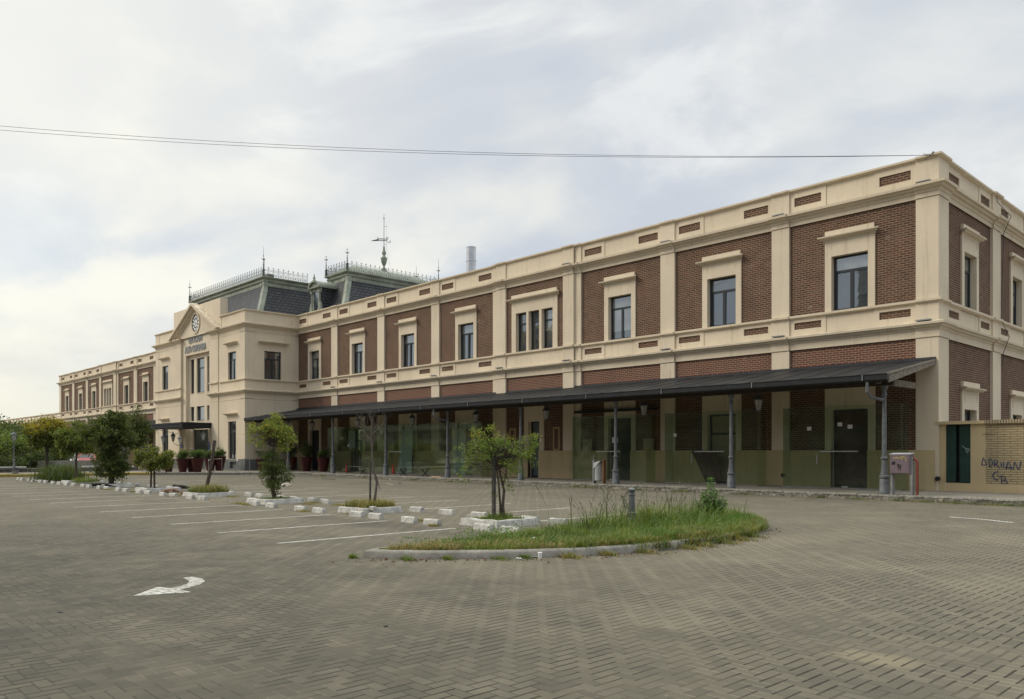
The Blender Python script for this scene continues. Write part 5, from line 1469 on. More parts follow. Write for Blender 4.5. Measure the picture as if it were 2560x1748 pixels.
# 2 the bare tree
b2 = (TX[1], PY, 0)
t2 = empty('bare_tree', (b2[0], b2[1], .1), 'leafless young tree with pale twigs beside a thin stake', 'tree', 'trees in the parking planters')
w2 = MB(); r2 = random.Random(4)
w2.tube([Lp(b2,.07,.08), Lp(b2,.10,.45), Lp(b2,.14,.75), Lp(b2,.06,1.10), Lp(b2,.02,1.35), Lp(b2,.0,1.75), Lp(b2,-.02,2.05)], [.035,.03,.027,.027,.025,.022,.020], 8)
w2.tube([Lp(b2,.02,.08,.03), Lp(b2,.09,.55,.03), Lp(b2,.12,.78)], [.022,.018,.014], 6)
w2.tube([Lp(b2,.12,.98), Lp(b2,.18,.75), Lp(b2,.22,.60)], [.014,.011,.008], 6)
def twigs(p, d, L, r_, n, lvl):
    pts = [p]; q = Vector(p); dd = Vector(d).normalized()
    for k in range(4):
        dd = (dd+Vector((r2.gauss(0,.13), r2.gauss(0,.13), r2.gauss(0,.08)+.10))).normalized(); q = q+dd*L/4; pts.append(tuple(q))
    w2.tube(pts, [r_*(1-.2*k) for k in range(5)], 5 if lvl < 2 else 3, cap=False)
    if lvl < 3:
        for k in range(n):
            t = r2.randint(1, 4); a = r2.uniform(0, 2*PI); sd = Vector((math.cos(a), math.sin(a), r2.uniform(.1, .9)))
            twigs(pts[t], dd*.75+sd*.85, L*r2.uniform(.46,.72), r_*.62, n-1, lvl+1)
w2.tube([Lp(b2,-.02,2.0), Lp(b2,.0,2.35), Lp(b2,-.04,2.75)], [.017,.011,.004], 6)
ga = 0.0
for z, L, r_ in ((1.74,.40,.010),(1.80,.46,.010),(1.86,.44,.010),(1.92,.48,.011),(1.98,.50,.012),(2.05,.50,.012),(2.14,.46,.010),(2.24,.42,.009),(2.35,.36,.008),(2.48,.30,.007)):
    ga += 2.4; a = ga+r2.uniform(-.3, .3)
    twigs(Lp(b2, -.01, z), (math.cos(a), math.sin(a), .45+.25*(z-1.7)), L, r_, 4, 0)
w2.build('trunk', 'bark_pale', t2)
MB().tube([Lp(b2,-.045,.05), Lp(b2,-.035,1.34)], [.030,.026], 7).build('wooden_stake', 'stake_wood', t2)

# 3 round yellow-green crown over dark suckers
b3 = (TX[2], PY, 0)
t3 = empty('ball_tree', (b3[0], b3[1], .1), 'small tree with a round yellow green crown above dark leafy shoots on its trunk', 'tree', 'trees in the parking planters')
w3 = MB(); fk = [Lp(b3,-.02,1.75), Lp(b3,.06,1.9), Lp(b3,-.1,1.9)]
w3.tube([Lp(b3,.02,.08), Lp(b3,-.05,.5), Lp(b3,-.06,1.1), fk[0]], [.075,.06,.045,.035], 8)
w3.tube([Lp(b3,0,.35), Lp(b3,-.15,.6), Lp(b3,-.2,.9)], [.03,.02,.01], 6)
crown('crown', b3, [(.05,2.35,.34,.28),(-.40,2.30,.26,.20),(.34,2.22,.28,.26),(.10,2.68,.12,.12),(.55,1.98,.12,.26),(-.70,2.25,.12,.2),(-.72,1.95,.08,.14),(-.35,2.0,.18,.16),(.32,1.70,.16,.14),(.2,1.95,.2,.15),(-.15,2.55,.14,.10)],
      t3, 'leaf_fresh', 31, 120, 34, .075, .075, .3, w3, fk, .006, .42, 'leaf_yellow', lambda P: np.full(len(P), .40))
crown('lower_shoots', b3, [(-.06,1.15,.26,.40),(-.30,.95,.20,.38),(.20,.85,.24,.42),(.05,.55,.26,.24),(-.05,1.5,.16,.16)], t3, 'leaf_dark', 32, 95, 46, .07, .06, .2, w3, [Lp(b3,-.05,.6), Lp(b3,-.06,1.0)], .005, .4, 'leaf_mid', lambda P: np.full(len(P), .35))
w3.build('trunk', 'bark', t3)

# 4 leaning stump
b4 = (TX[3], PY, 0)
t4 = empty('tree_stump', (b4[0], b4[1], .1), 'bare leaning trunk with a snapped top and two twigs in weeds', 'tree stump', 'trees in the parking planters')
w4 = MB(); w4.tube([Lp(b4,-.05,.08), Lp(b4,.04,.5), Lp(b4,.18,1.2), Lp(b4,.29,2.02)], [.085,.07,.06,.06], 8)
w4.tube([Lp(b4,.16,1.35), Lp(b4,.10,1.9), Lp(b4,.02,2.25)], [.014,.010,.005], 5); w4.tube([Lp(b4,.22,1.75), Lp(b4,.15,2.15), Lp(b4,.2,2.35)], [.012,.008,.004], 5); w4.tube([Lp(b4,-.03,.55), Lp(b4,.25,.9), Lp(b4,.35,1.0)], [.012,.008,.004], 5)
w4.build('trunk', 'bark', t4)

# 5 low tree with two stems
b5 = (TX[4], PY, 0)
t5 = empty('low_tree', (b5[0], b5[1], .1), 'low bushy green tree on two thin stems beside the sleeping dogs', 'tree', 'trees in the parking planters')
w5 = MB(); fk = [Lp(b5,-.05,1.05), Lp(b5,.05,1.15), Lp(b5,.1,1.0)]
w5.tube([Lp(b5,-.08,.08), Lp(b5,-.06,.6), fk[0]], [.045,.04,.03], 7); w5.tube([Lp(b5,.08,.08), Lp(b5,.07,.6), fk[1]], [.045,.04,.03], 7)
w5.tube([Lp(b5,.08,.7), Lp(b5,.25,.95), Lp(b5,.45,1.15)], [.02,.015,.01], 6)
crown('crown', b5, [(-.32,1.45,.32,.34),(-.55,1.35,.2,.22),(.25,1.35,.40,.30),(.60,1.35,.26,.26),(.0,1.6,.25,.22),(-.1,.98,.25,.12),(.35,1.05,.22,.14)], t5, 'leaf_mid', 51, 150, 46, .09, .075, .3, w5, fk, .006, .42, 'leaf_yellow', lambda P: np.full(len(P), .18))
w5.build('trunk', 'bark', t5)

# 6 big dark tree
b6 = (TX[5], PY, 0)
t6 = empty('dense_tree', (b6[0], b6[1], .1), 'largest dark leafy tree of the row with shoots down to the ground', 'tree', 'trees in the parking planters')
w6 = MB(); fk = [Lp(b6,-.15,1.5), Lp(b6,.1,1.6), Lp(b6,-.4,1.9), Lp(b6,.2,2.0)]
w6.tube([Lp(b6,.0,.05), Lp(b6,-.05,.5), Lp(b6,-.12,1.1), fk[0], Lp(b6,-.35,1.9)], [.13,.11,.09,.07,.04], 8); w6.tube([Lp(b6,.05,.3), Lp(b6,.1,1.0), fk[1]], [.08,.06,.04], 8)
crown('crown', b6, [(-.55,2.55,.62,.50),(.15,2.70,.62,.52),(.55,2.45,.45,.42),(-.95,2.35,.34,.32),(.25,3.20,.36,.30),(.15,3.48,.14,.16),(-.35,2.95,.4,.28),(.75,2.15,.3,.28),(-.2,2.1,.5,.25)],
      t6, 'leaf_dark', 61, 230, 46, .13, .10, .3, w6, fk, .009, .42, 'leaf_mid', lambda P: np.full(len(P), .45), loose=1.3)
crown('lower_shoots', b6, [(.1,1.35,.55,.5),(-.35,1.1,.38,.42),(.42,1.0,.42,.42),(-.55,.75,.22,.22),(.62,.95,.25,.2),(.05,.62,.45,.28),(-.3,1.7,.35,.3)], t6, 'leaf_dark', 62, 150, 44, .11, .085, .2, w6, [Lp(b6,0,.6), Lp(b6,.05,1.0)], .007, .42, 'leaf_mid', lambda P: np.full(len(P), .3))
w6.build('trunk', 'bark', t6)

# 7, 8 trees towards the far end
b7 = (TX[6], PY, 0)
t7 = empty('thin_tree', (b7[0], b7[1], .1), 'slim tree with a green crown on a thin trunk left of the big dark tree', 'tree', 'trees in the parking planters')
w7 = MB(); fk = [Lp(b7,0,1.6), Lp(b7,.1,1.9)]; w7.tube([Lp(b7,0,.05), Lp(b7,-.02,.9), fk[0], Lp(b7,0,2.2)], [.07,.06,.05,.03], 7)
crown('crown', b7, [(-.15,2.45,.62,.52),(.35,2.15,.45,.38),(-.55,2.15,.3,.3),(.45,1.75,.28,.28),(-.3,1.65,.3,.22),(.1,3.0,.25,.2)], t7, 'leaf_mid', 71, 120, 40, .15, .10, .3, w7, fk, .008, .45, 'leaf_fresh', lambda P: np.full(len(P), .3))
w7.build('trunk', 'bark', t7)
b8 = (TX[7], PY, 0)
t8 = empty('golden_tree', (b8[0], b8[1], .1), 'tree with a broad crown turning yellow on top above the weedy planter', 'tree', 'trees in the parking planters')
w8 = MB(); fk = [Lp(b8,0,1.8), Lp(b8,.1,2.1), Lp(b8,-.3,2.2)]; w8.tube([Lp(b8,0,.05), Lp(b8,0,.9), fk[0], Lp(b8,0,2.5)], [.12,.10,.08,.04], 8); w8.tube([fk[0], Lp(b8,.35,1.95), Lp(b8,.7,1.8)], [.04,.03,.02], 6)
crown('crown', b8, [(-.1,2.95,.80,.55),(-.65,2.75,.40,.42),(.60,2.85,.48,.45),(.1,2.4,.75,.35),(.75,2.15,.55,.35),(-.55,2.2,.35,.3),(.9,1.75,.35,.28)], t8, 'leaf_mid', 81, 200, 42, .16, .12, .3, w8, fk, .009, .45, 'leaf_gold', lambda P: np.clip((P[:, 2]-2.55)*1.5, .06, .75))
w8.build('trunk', 'bark', t8)

# ================================================================== white kerb stones that stop the cars
def stone_shape(L, seed):
    r = random.Random(seed); s = MB(); W_, H_ = .125, .132
    prof = [(-W_/2-.012,-.005),(-W_/2+.008,H_-.02),(-W_/2+.025,H_),(W_/2-.025,H_),(W_/2-.008,H_-.02),(W_/2+.012,-.005)]
    n = 5; b = 0
    for k in range(n+1):
        t = -L/2+L*k/n
        for (y, z) in prof: s.v.append((t+ (r.uniform(-.012,.012) if k in (0, n) else 0), y+r.uniform(-.006,.006), z+(r.uniform(-.008,.005) if z > 0 else 0)))
    m_ = len(prof)
    for k in range(n):
        for q in range(m_-1): s.f.append((k*m_+q, (k+1)*m_+q, (k+1)*m_+q+1, k*m_+q+1))
    s.f.append(tuple(range(m_))); s.f.append(tuple(n*m_+q for q in reversed(range(m_))))
    return s
protos = [stone_shape(.49, 90+k).build('kerb_stone', 'kerb_white') for k in range(5)]
for p in protos: p.location = (0, 0, 0)
used_ = [False]*5; rs = random.Random(17); ordw = ['first','second','third','fourth','fifth','sixth','seventh','eighth','ninth','tenth','eleventh','twelfth','thirteenth','fourteenth','fifteenth','sixteenth','seventeenth','eighteenth','nineteenth','twentieth','twenty-first','twenty-second','twenty-third','twenty-fourth','twenty-fifth','twenty-sixth','twenty-seventh','twenty-eighth','twenty-ninth','thirtieth','thirty-first','thirty-second','thirty-third','thirty-fourth','thirty-fifth','thirty-sixth']
def put_stone(x, y, ry, label, group):
    k = rs.randrange(5)
    if used_[k]: o = protos[k].copy(); COL.objects.link(o)
    else: o = protos[k]; used_[k] = True
    o.location = (x, y, 0); o.rotation_euler = (0, 0, ry); tag(o, label, 'kerb stone', group)
near = [(-.80),(-1.60),(-3.23),(-4.13),(-5.48),(-6.32),(-8.10),(-9.08),(-10.88),(-12.0)]
x = -13.52
seq = []
for k in range(13): seq += [-2.32-2.505*(k+5)-.0-1.0, -2.32-2.505*(k+5)-1.0-.95]
near += seq[:22]
for k, x in enumerate(near):
    put_stone(x+rs.uniform(-.03,.03), -20.80+rs.uniform(-.04,.04), rs.uniform(-.035,.035), 'white kerb stone, %s in the near row counted from the grassy island' % ordw[k], 'kerb stones of the near parking row')
far = [-1.55,-2.35,-4.12,-5.38,-6.62,-7.95,-9.1,-11.4,-12.25]+[-2.32-2.505*(k+4)-d for k in range(11) for d in (1.0,2.0)]
far = far[:26]
for k, x in enumerate(far):
    put_stone(x+rs.uniform(-.04,.04), -18.72+rs.uniform(-.05,.05), rs.uniform(-.05,.05), 'white kerb stone, %s in the far row counted from the grassy island' % ordw[k], 'kerb stones of the far parking row')

# ================================================================== grassy island
IS = [(.30,-24.90),(.62,-24.72),(1.13,-24.28),(1.79,-23.52),(2.40,-22.5),(2.72,-21.6),(2.88,-20.5),(2.92,-19.3),(2.75,-18.0),(2.30,-16.7),(1.70,-15.7),(1.05,-15.0),(.45,-14.8),(.15,-15.1),(.12,-17.5),(.12,-20),(.14,-22.5),(.17,-24.6)]
ISL = empty('grass_island', (1.4, -19.6, 0), 'kerbed grassy island with tall weeds at the end of the parking rows', 'traffic island')
def inset_poly(P, d):
    c = Vector((sum(p[0] for p in P)/len(P), sum(p[1] for p in P)/len(P))); out = []
    n = len(P)
    for k in range(n):
        a, b, e = Vector(P[k-1]), Vector(P[k]), Vector(P[(k+1)%n])
        t1_ = (b-a).normalized(); t2_ = (e-b).normalized(); nn_ = Vector((-(t1_+t2_).y, (t1_+t2_).x)); nn_.normalize()
        f = d/max(.4, nn_.dot(Vector((-t1_.y, t1_.x)))); out.append((b.x+nn_.x*f, b.y+nn_.y*f))
    return out
ik = MB(); rk2 = random.Random(9); n = len(IS)
dense = []
for k in range(n):
    a, b = IS[k], IS[(k+1)%n]; L = math.hypot(b[0]-a[0], b[1]-a[1]); m_ = max(1, int(L/.25))
    for q in range(m_): dense.append((a[0]+(b[0]-a[0])*q/m_, a[1]+(b[1]-a[1])*q/m_))
I1, I2, I3 = inset_poly(dense, .022), inset_poly(dense, .05), inset_poly(dense, .15)
rows = [[(x, y, -.01) for x, y in dense], [(x, y, .085) for x, y in inset_poly(dense, .012)], [(x, y, .112) for x, y in inset_poly(dense, .035)], [(x, y, .122) for x, y in inset_poly(dense, .065)], [(x, y, .122) for x, y in I3], [(x, y, .05) for x, y in I3]]
N = len(dense)
for a, b in zip(rows, rows[1:]):
    for k in range(N):
        k2 = (k+1)%N; ik.poly([a[k], a[k2], b[k2], b[k]])
ik.build('island_kerb', 'island_kerb', ISL, smooth=True, merge=True)
so_ = MB(); so_.poly([(x, y, .095) for x, y in I3]); so_.build('island_soil', 'soil', ISL)
inner = inset_poly(IS, .10)
def inside(x, y, P=inner):
    c = False; j = len(P)-1
    for i in range(len(P)):
        if (P[i][1] > y) != (P[j][1] > y) and x < (P[j][0]-P[i][0])*(y-P[i][1])/(P[j][1]-P[i][1])+P[i][0]: c = not c
        j = i
    return c
def isl(r):
    while True:
        x, y = r.uniform(.1, 3.0), r.uniform(-24.95, -14.7)
        if inside(x, y): return x, y
def hgt(x, y):
    nz = mnoise.noise(Vector((x*1.1, y*1.1, 3.1)))*.5+.5
    tip = min(1, max(.0, (y+24.9)/3.0))
    if mnoise.noise(Vector((x*1.4, y*1.4, 30.0))) > .30: return .35
    far_ = min(1, max(0, (y+22.5)/3.5))
    return (.28+.72*tip)*(.45+.9*nz)*(1+.08*far_)
grass_in('island_grass', 26000, isl, 77, .06, .20, 'grass_green', ISL, .7, .0085, .11, dens=hgt, kind='stuff', segs=2)
def isl_front(r):
    while True:
        x, y = isl(r)
        e = min(math.hypot(x-a, y-b) for a, b in IS[:12])
        if e < .5*abs(r.normal())+.12 and mnoise.noise(Vector((x*1.5, y*1.5, 9.0))) > -.15: return x, y
grass_in('dry_grass', 5200, isl_front, 78, .05, .17, 'grass_dry', ISL, .8, .0085, .11, kind='stuff', segs=2)
# broad-leaved weeds mixed in
rc = np.random.default_rng(14)
for k in range(46):
    cx_, cy_ = isl(rc); sz_ = rc.uniform(.06,.2)
    if cy_ < -23: continue
    grass_pts = (cx_, cy_, sz_)
    CL = globals().setdefault('CLUMPS', []); CL.append(grass_pts)
def clump(r):
    x, y, s_ = CLUMPS[int(r.integers(len(CLUMPS)))]
    return x+r.normal()*s_, y+r.normal()*s_
grass_in('grass_clumps', 6500, clump, 97, .11, .28, 'grass_green', ISL, .8, .010, .08, kind='stuff', segs=2)
rg = np.random.default_rng(5); wp = []; wd_ = []; wsz = []
for k in range(260):
    x, y = isl(rg)
    if mnoise.noise(Vector((x*.9, y*.9, 20))) < .0: continue
    h = .10+.13*hgt(x, y)
    n = 34; off = rg.normal(size=(n, 3))*np.array([.10,.10,.045]); wp.append(np.array([x, y, .12+h*.6])+off); wd_.append(off+rg.normal(size=(n, 3))*.04+np.array([0,0,.05])); wsz.append(rg.uniform(.02,.05,n))
leaf_mesh('low_weeds', np.concatenate(wp), np.concatenate(wd_), np.concatenate(wsz), 'leaf_bright', ISL, 6, .5, kind='stuff')
# tall seeding grass round the bollard
tg = MB(); rt = random.Random(8)
tall = []
for k in range(110):
    x = rt.gauss(.75, .45); y = rt.choice([rt.gauss(-19.9,.6), rt.gauss(-17.6,.8), rt.gauss(-18.4,.8)])
    if not inside(x, y): continue
    h = rt.uniform(.35, .82); a = rt.uniform(0, 2*PI); L = h*rt.uniform(.1, .5)
    p0 = Vector((x, y, .12)); p1 = Vector((x+math.cos(a)*L*.25, y+math.sin(a)*L*.25, .12+h*.6)); p2 = Vector((x+math.cos(a)*L, y+math.sin(a)*L, .12+h))
    tg.tube([p0, p1, p2], [.0045,.004,.003], 3, cap=False)
    tg.tube([p2, p2+(p2-p1).normalized()*.035, p2+(p2-p1).normalized()*.09], [.003,.007,.001], 4)
tgo = tg.build('seeding_grass', 'leaf_mid', ISL); tgo['kind'] = 'stuff'; 
grass_in('long_grass', 2200, lambda r: (lambda x, y: (x, y) if inside(x, y) else (.8, -18.5))(r.normal()*.5+.75, r.choice([-19.8,-17.5,-16.6,-18.4])+r.normal()*.45), 79, .24, .58, 'grass_green', ISL, .9, .009, .11, segs=4)

# bollard
bl = empty('iron_bollard', (.82, -19.04, .12), 'grey iron bollard with a loose loop of cable in the grassy island', 'bollard')
MB().lathe([(.092,0),(.092,.14),(.088,.18),(.075,.20),(.085,.215),(.085,.235),(.072,.25),(.085,.265),(.085,.28),(.066,.30),(.055,.62),(.066,.63),(.066,.645),(.056,.655),(.056,.70),(.075,.715),(.078,.745),(.06,.76),(.02,.775)], .82, -19.04, 18, .12).build('bollard_body', 'iron_paint', bl, smooth=True)
lp_ = MB(); q0 = Vector((.82,-19.04,0)); 
lp_.tube([q0+R_*-.05+Z_*.86, q0+R_*-.10+Z_*.82, q0+R_*-.155+Z_*.70, q0+R_*-.16+Z_*.58, q0+R_*-.12+Z_*.50, q0+R_*-.06+Z_*.49], .007, 6); lp_.build('cable_loop', 'black_paint', bl)

# the bright leafy shrub
shp = (1.05, -16.60)
sb = empty('leafy_shrub', (shp[0], shp[1], .12), 'bright green upright leafy shrub at the right end of the island', 'shrub')
P = []; Dn_ = []; Sz = []; rg = np.random.default_rng(12); stm = MB()
for (ox, oy, h, n) in ((0,0,.92,17),(.12,.05,.66,11),(-.16,-.02,.60,11),(.22,-.04,.52,10),(-.08,.1,.62,10),(.05,-.12,.52,10),(-.26,.05,.42,8),(.30,.06,.44,8)):
    tip = np.array([shp[0]+RX*ox*1.2+VX*oy, shp[1]+RY*ox*1.2+VY*oy, .12+h]); base = np.array([shp[0]+RX*ox*.3, shp[1]+RY*ox*.3, .12])
    stm.tube([tuple(base), tuple(base*.5+tip*.5+np.array([0,0,.02])), tuple(tip)], [.010,.007,.004], 5)
    for k in range(n):
        t = .25+.75*k/n; c = base*(1-t)+tip*t
        for q in range(6):
            a = q*2*PI/6+k*.8+rg.normal()*.2; up = .25+.5*(t > .9)
            P.append(c); Dn_.append([math.cos(a), math.sin(a), up+rg.normal()*.12]); Sz.append((.19-.08*t)*rg.uniform(.8,1.15))
# two-part leaves that arch over
lm = MB(); 
Pn = np.array(P); Dd = np.array(Dn_); Dd /= np.linalg.norm(Dd, axis=1, keepdims=True); V = []; Fc = []; rn = []
for c, d, s in zip(Pn, Dd, Sz):
    sd = np.cross(d, [0,0,1.0]); sd /= np.linalg.norm(sd)+1e-9; w_ = s*.19; b = len(V)
    m1 = c+d*s*.45+np.array([0,0,.01]); m2 = c+d*s*.8-np.array([0,0,s*.14]); e = c+d*s-np.array([0,0,s*.38])
    V += [c, m1+sd*w_-np.array([0,0,.006]), m1, m1-sd*w_-np.array([0,0,.006]), m2+sd*w_*.75, m2-np.array([0,0,-.004]), m2-sd*w_*.75, e]
    Fc += [(b,b+1,b+2),(b,b+2,b+3),(b+1,b+4,b+5,b+2),(b+2,b+5,b+6,b+3),(b+4,b+7,b+5),(b+5,b+7,b+6)]; rn += [rg.random()]*8
me = D.meshes.new('leaves'); me.from_pydata([tuple(v) for v in V], [], Fc); at = me.attributes.new('rnd','FLOAT','POINT'); at.data.foreach_set('value', rn)
me.materials.append(M['leaf_bright']); o = D.objects.new('leaves', me); COL.objects.link(o); child(o, sb)
stm.build('stem', 'bark', sb)

# weeds and dead leaves in the joints along the kerbs: ground cover
wr = np.random.default_rng(33)
def tufts(spots, seed, mat, n, hm, name, sp=.12):
    r = np.random.default_rng(seed); L = [(x+r.normal()*.03, y+r.normal()*.03, s) for x, y, s in spots]
    def reg(r_):
        x, y, s = L[int(r_.integers(len(L)))]; return x+r_.normal()*sp*s, y+r_.normal()*sp*.45*s
    return grass_in(name, n, reg, seed, .03, hm, mat, None, .8, .007, .0, kind='stuff', segs=2)
kw = [(x, -4.66, s) for x, s in ((2.2,1.6),(3.0,2.2),(3.6,1.5),(4.6,1.8),(5.4,1.3),(1.2,1),(.5,.8),(-.9,1.2),(-2.2,.7),(-5.2,1.2),(-7.9,1.0),(-10.2,.9),(-12.9,1.6),(-13.6,1.0),(-19.4,1.2),(-21.9,1.8),(-22.7,1.2),(-26,1),(-31,1),(-36,1.4),(-38.6,.8),(7,1.5),(8.4,1.7))]
tag(tufts(kw, 91, 'grass_green', 3600, .15, 'kerb_weeds', .17), label='tufts of weeds growing along the granite kerb')
tag(tufts([(x+wr.normal()*.3, -4.72, 1) for x, y, s in kw for _ in (0,1)], 92, 'grass_dry', 1500, .08, 'dry_weeds', .2), label='dry weeds in the gutter')
def rim(r):
    t_ = r.random(); k = 1.2+t_*6.0; a = IS[4+int(k)]; b = IS[5+int(k)]
    f = k-int(k); x = a[0]+(b[0]-a[0])*f; y = a[1]+(b[1]-a[1])*f
    if y < -20.2 and mnoise.noise(Vector((x*2, y*2, 4))) < .12: return 1.4, -19.0
    return x+r.normal()*.07-.08, y+r.normal()*.08
grass_in('rim_grass', 5200, rim, 88, .09, .22, 'grass_green', ISL, .8, .009, .03, kind='stuff', segs=2)
grass_in('dry_grass', 1500, rim, 89, .08, .22, 'grass_dry', ISL, .9, .009, .03, kind='stuff', segs=2)
edge = [(.95,-24.55,.9),(1.32,-24.12,.6),(1.85,-23.5,1.3),(2.05,-23.2,.8),(2.38,-22.65,1.2),(2.62,-22.0,.7),(2.80,-21.3,1.4),(2.95,-20.4,1.3),(2.98,-19.9,1.2),(3.0,-19.2,1.6),(2.95,-18.6,1.3),(2.8,-17.9,1.2),(.22,-25.02,.5)]
tag(tufts(edge, 93, 'grass_green', 1500, .11, 'kerb_weeds', .10), label='weeds sprouting at the foot of the island kerb')
tag(tufts(edge[4:11], 94, 'grass_dry', 1000, .12, 'dry_weeds', .14), label='dry grass at the foot of the island kerb')
st_w = [(-8.7,-20.95,.9),(-4.3,-20.4,1),(-12.3,-20.9,1.3),(-12.9,-20.8,1.2),(-9.6,-20.5,.8),(-6.9,-20.5,1.4),(-11.3,-19.4,1.6),(-11.8,-18.9,1.2),(-10.3,-18.9,1),(-15.9,-20.7,.8),(-18.4,-20.8,1.2),(-19.1,-20.4,1),(-23.0,-20.7,1),(-25.6,-20.9,1),(-3.0,-21.0,.4),(-16.9,-19.3,1.6),(-33,-20.2,2)]
tag(tufts(st_w, 95, 'grass_dry', 2300, .09, 'dry_weeds', .16), label='straggling weeds between the kerb stones')
tag(tufts(st_w, 96, 'grass_green', 1100, .09, 'kerb_weeds', .15), label='small green weeds between the kerb stones')
# dead leaves scattered in the gutters
n = 1500; pts = []; 
for k in range(n):
    c = wr.random()
    if c < .45: x, y = wr.uniform(-40, 9), -4.75+abs(wr.normal())*-.10
    elif c < .8:
        a = IS[int(wr.integers(1, 10))]; b = IS[int(wr.integers(1, 10))]; x, y = a[0]+.06+wr.normal()*.12, a[1]+wr.normal()*.35
        if inside(x, y, IS): x += .45
    else: x, y = wr.uniform(-30, 2), wr.choice([-20.6,-18.9])+wr.normal()*.25
    pts.append((x, y, .006+wr.random()*.008))
leaf_mesh('dead_leaves', pts, np.c_[wr.normal(size=(n, 2)), np.zeros(n)+.03], wr.uniform(.02,.05,n), 'dry_leaf', None, 3, .5, kind='stuff')['label'] = 'dead leaves swept against the kerbs'

# ================================================================== street furniture and things on the pavement
def pot(x, y, s, lab, plant, seed, leaf='leaf_shrub', fill=True):
    r = empty('plant_pot', (x, y, .172), lab, 'plant pot', 'tall red plant pots by the station')
    MB().lathe([(.235*s,0),(.24*s,.02),(.435*s,.93*s),(.45*s,.96*s),(.45*s,.975*s),(.41*s,.975*s),(.40*s,.90*s),(.01,.90*s)], x, y, 28, .172).build('pot', 'red_pot', r, smooth=True)
    MB().lathe([(.40*s,.88*s),(.40*s,.905*s),(.01,.92*s)], x, y, 20, .172).build('pot_soil', 'soil', r)
    w_ = MB(); b_ = (x, y, 0); z0 = .172+.92*s
    if plant == 'ball': crown('shrub', b_, [(0,z0+.32,.38*s,.28),(-.1,z0+.18,.28*s,.18),(.15,z0+.42,.25,.18)], r, leaf, seed, 90, 60, .07, .05, .05, w_, [(x, y, z0)], .006, .35, 'leaf_fresh', lambda P: np.clip((P[:, 2]-z0-.25)*1.6, 0, .7))
    elif plant == 'wide': crown('shrub', b_, [(0,z0+.35,.48*s,.26),(-.2,z0+.42,.28,.18),(.25,z0+.38,.28,.2)], r, leaf, seed, 110, 60, .07, .05, .05, w_, [(x, y, z0)], .006, .35, 'leaf_fresh', lambda P: np.clip((P[:, 2]-z0-.30)*1.8, 0, .75))
    elif plant == 'tall': crown('shrub', b_, [(0,z0+.35,.40,.35),(0,z0+.85,.32,.40),(-.3,z0+.55,.25,.22),(.28,z0+.6,.22,.25)], r, leaf, seed, 80, 34, .10, .10, .1, w_, [(x, y, z0), (x, y, z0+.4)], .008, .3)
    elif plant == 'frond':
        P = []; Dn_ = []; Sz = []; rg_ = random.Random(seed)
        for k in range(7):
            a = rg_.uniform(0, 2*PI); L = rg_.uniform(.55, .9); pts = []
            for q in range(9):
                t = q/8; p = Vector((x+math.cos(a)*L*t, y+math.sin(a)*L*t, z0+.75*math.sin(min(1, t*1.05)*2.0)*.9)); pts.append(p)
                if q > 1:
                    for sg in (-1, 1): P.append(tuple(p)); Dn_.append((math.cos(a)*.5-sg*math.sin(a), math.sin(a)*.5+sg*math.cos(a), -.35)); Sz.append(.26*(1.1-t*.5))
            w_.tube(pts, .008, 4)
        leaf_mesh('fronds', P, Dn_, Sz, leaf, r, seed, .22)
    w_.build('stem', 'bark', r)
pot(-46.16,-9.85,.97,'red conical pot with a clipped shrub, leftmost of the pots before the entrance','ball',101)
pot(-45.30,-9.15,1.02,'red conical pot with the widest shrub, in front of the entrance','wide',102)
pot(-48.9,-6.75,1.0,'red pot standing behind the widest one, half hidden by the leaning stump','ball',103)
pot(-48.9,-6.02,1.08,'red pot with a small shrub right of the entrance door, behind the stump','ball',104)
pot(-47.75,-10.25,.95,'dark red pot with a reddish shrub left of the entrance pots','ball',105,'leaf_yellow')
pot(-46.4,-9.15,.86,'dark pot standing in the gap behind the two front red pots','none',106)
pot(-42.55,-2.2,1.08,'red pot with a tall plant under the canopy left of the dark door','tall',107,'leaf_dark')
pot(-40.35,-2.05,1.06,'red pot with a small plant under the canopy beside the glass screen','ball',108,'leaf_dark')
pot(-44.9,-2.2,1.05,'shaded red pot under the canopy behind the iron column','tall',109,'leaf_dark')
pot(-46.9,-3.6,.9,'red pot with long drooping fronds at the shaded corner under the canopy','frond',110,'leaf_dark')

def iron_bench(x0, x1, y, lab):
    r = empty('iron_bench', ((x0+x1)/2, y, .172), lab, 'bench', 'black iron benches under the canopy')
    s = MB(); n = 6
    for k in range(n):
        yy = y-.22+.44*k/(n-1); s.box(x0, x1, yy-.03, yy+.03, .172+.45+(.01 if k in (0, n-1) else 0), .172+.475)
    s.build('seat', 'iron_paint', r)
    for x in (x0+.30, x1-.35):
        l = MB()
        def pt(a, z): return (x, y+a, .172+z)
        l.tube([pt(-.24,.45), pt(-.20,.32), pt(-.06,.20), pt(.10,.08), pt(.26,.0)], [.022,.024,.028,.024,.022], 6)
        l.tube([pt(.24,.45), pt(.20,.32), pt(.06,.20), pt(-.10,.08), pt(-.26,.0)], [.022,.024,.028,.024,.022], 6)
        l.tube([(x-.0,y-.24,.172+.45),(x+.14,y-.22,.172+.30),(x+.28,y-.2,.172+.16),(x+.42,y-.2,.172+.0)], .020, 5)
        l.tube([(x+.42,y-.22,.172+.45),(x+.30,y-.22,.172+.28),(x+.14,y-.2,.172+.12),(x-.02,y-.2,.172+.0)], .020, 5)
        l.tube([pt(-.25,.44), pt(.25,.44)], .022, 5)
        l.build('bench_leg', 'bench_black', r)
    return r
iron_bench(-35.7, -33.4, -2.95, 'black iron bench left of the blue board, partly behind the bare tree')
iron_bench(-29.55, -26.7, -3.0, 'black iron bench in front of the tall blue board')

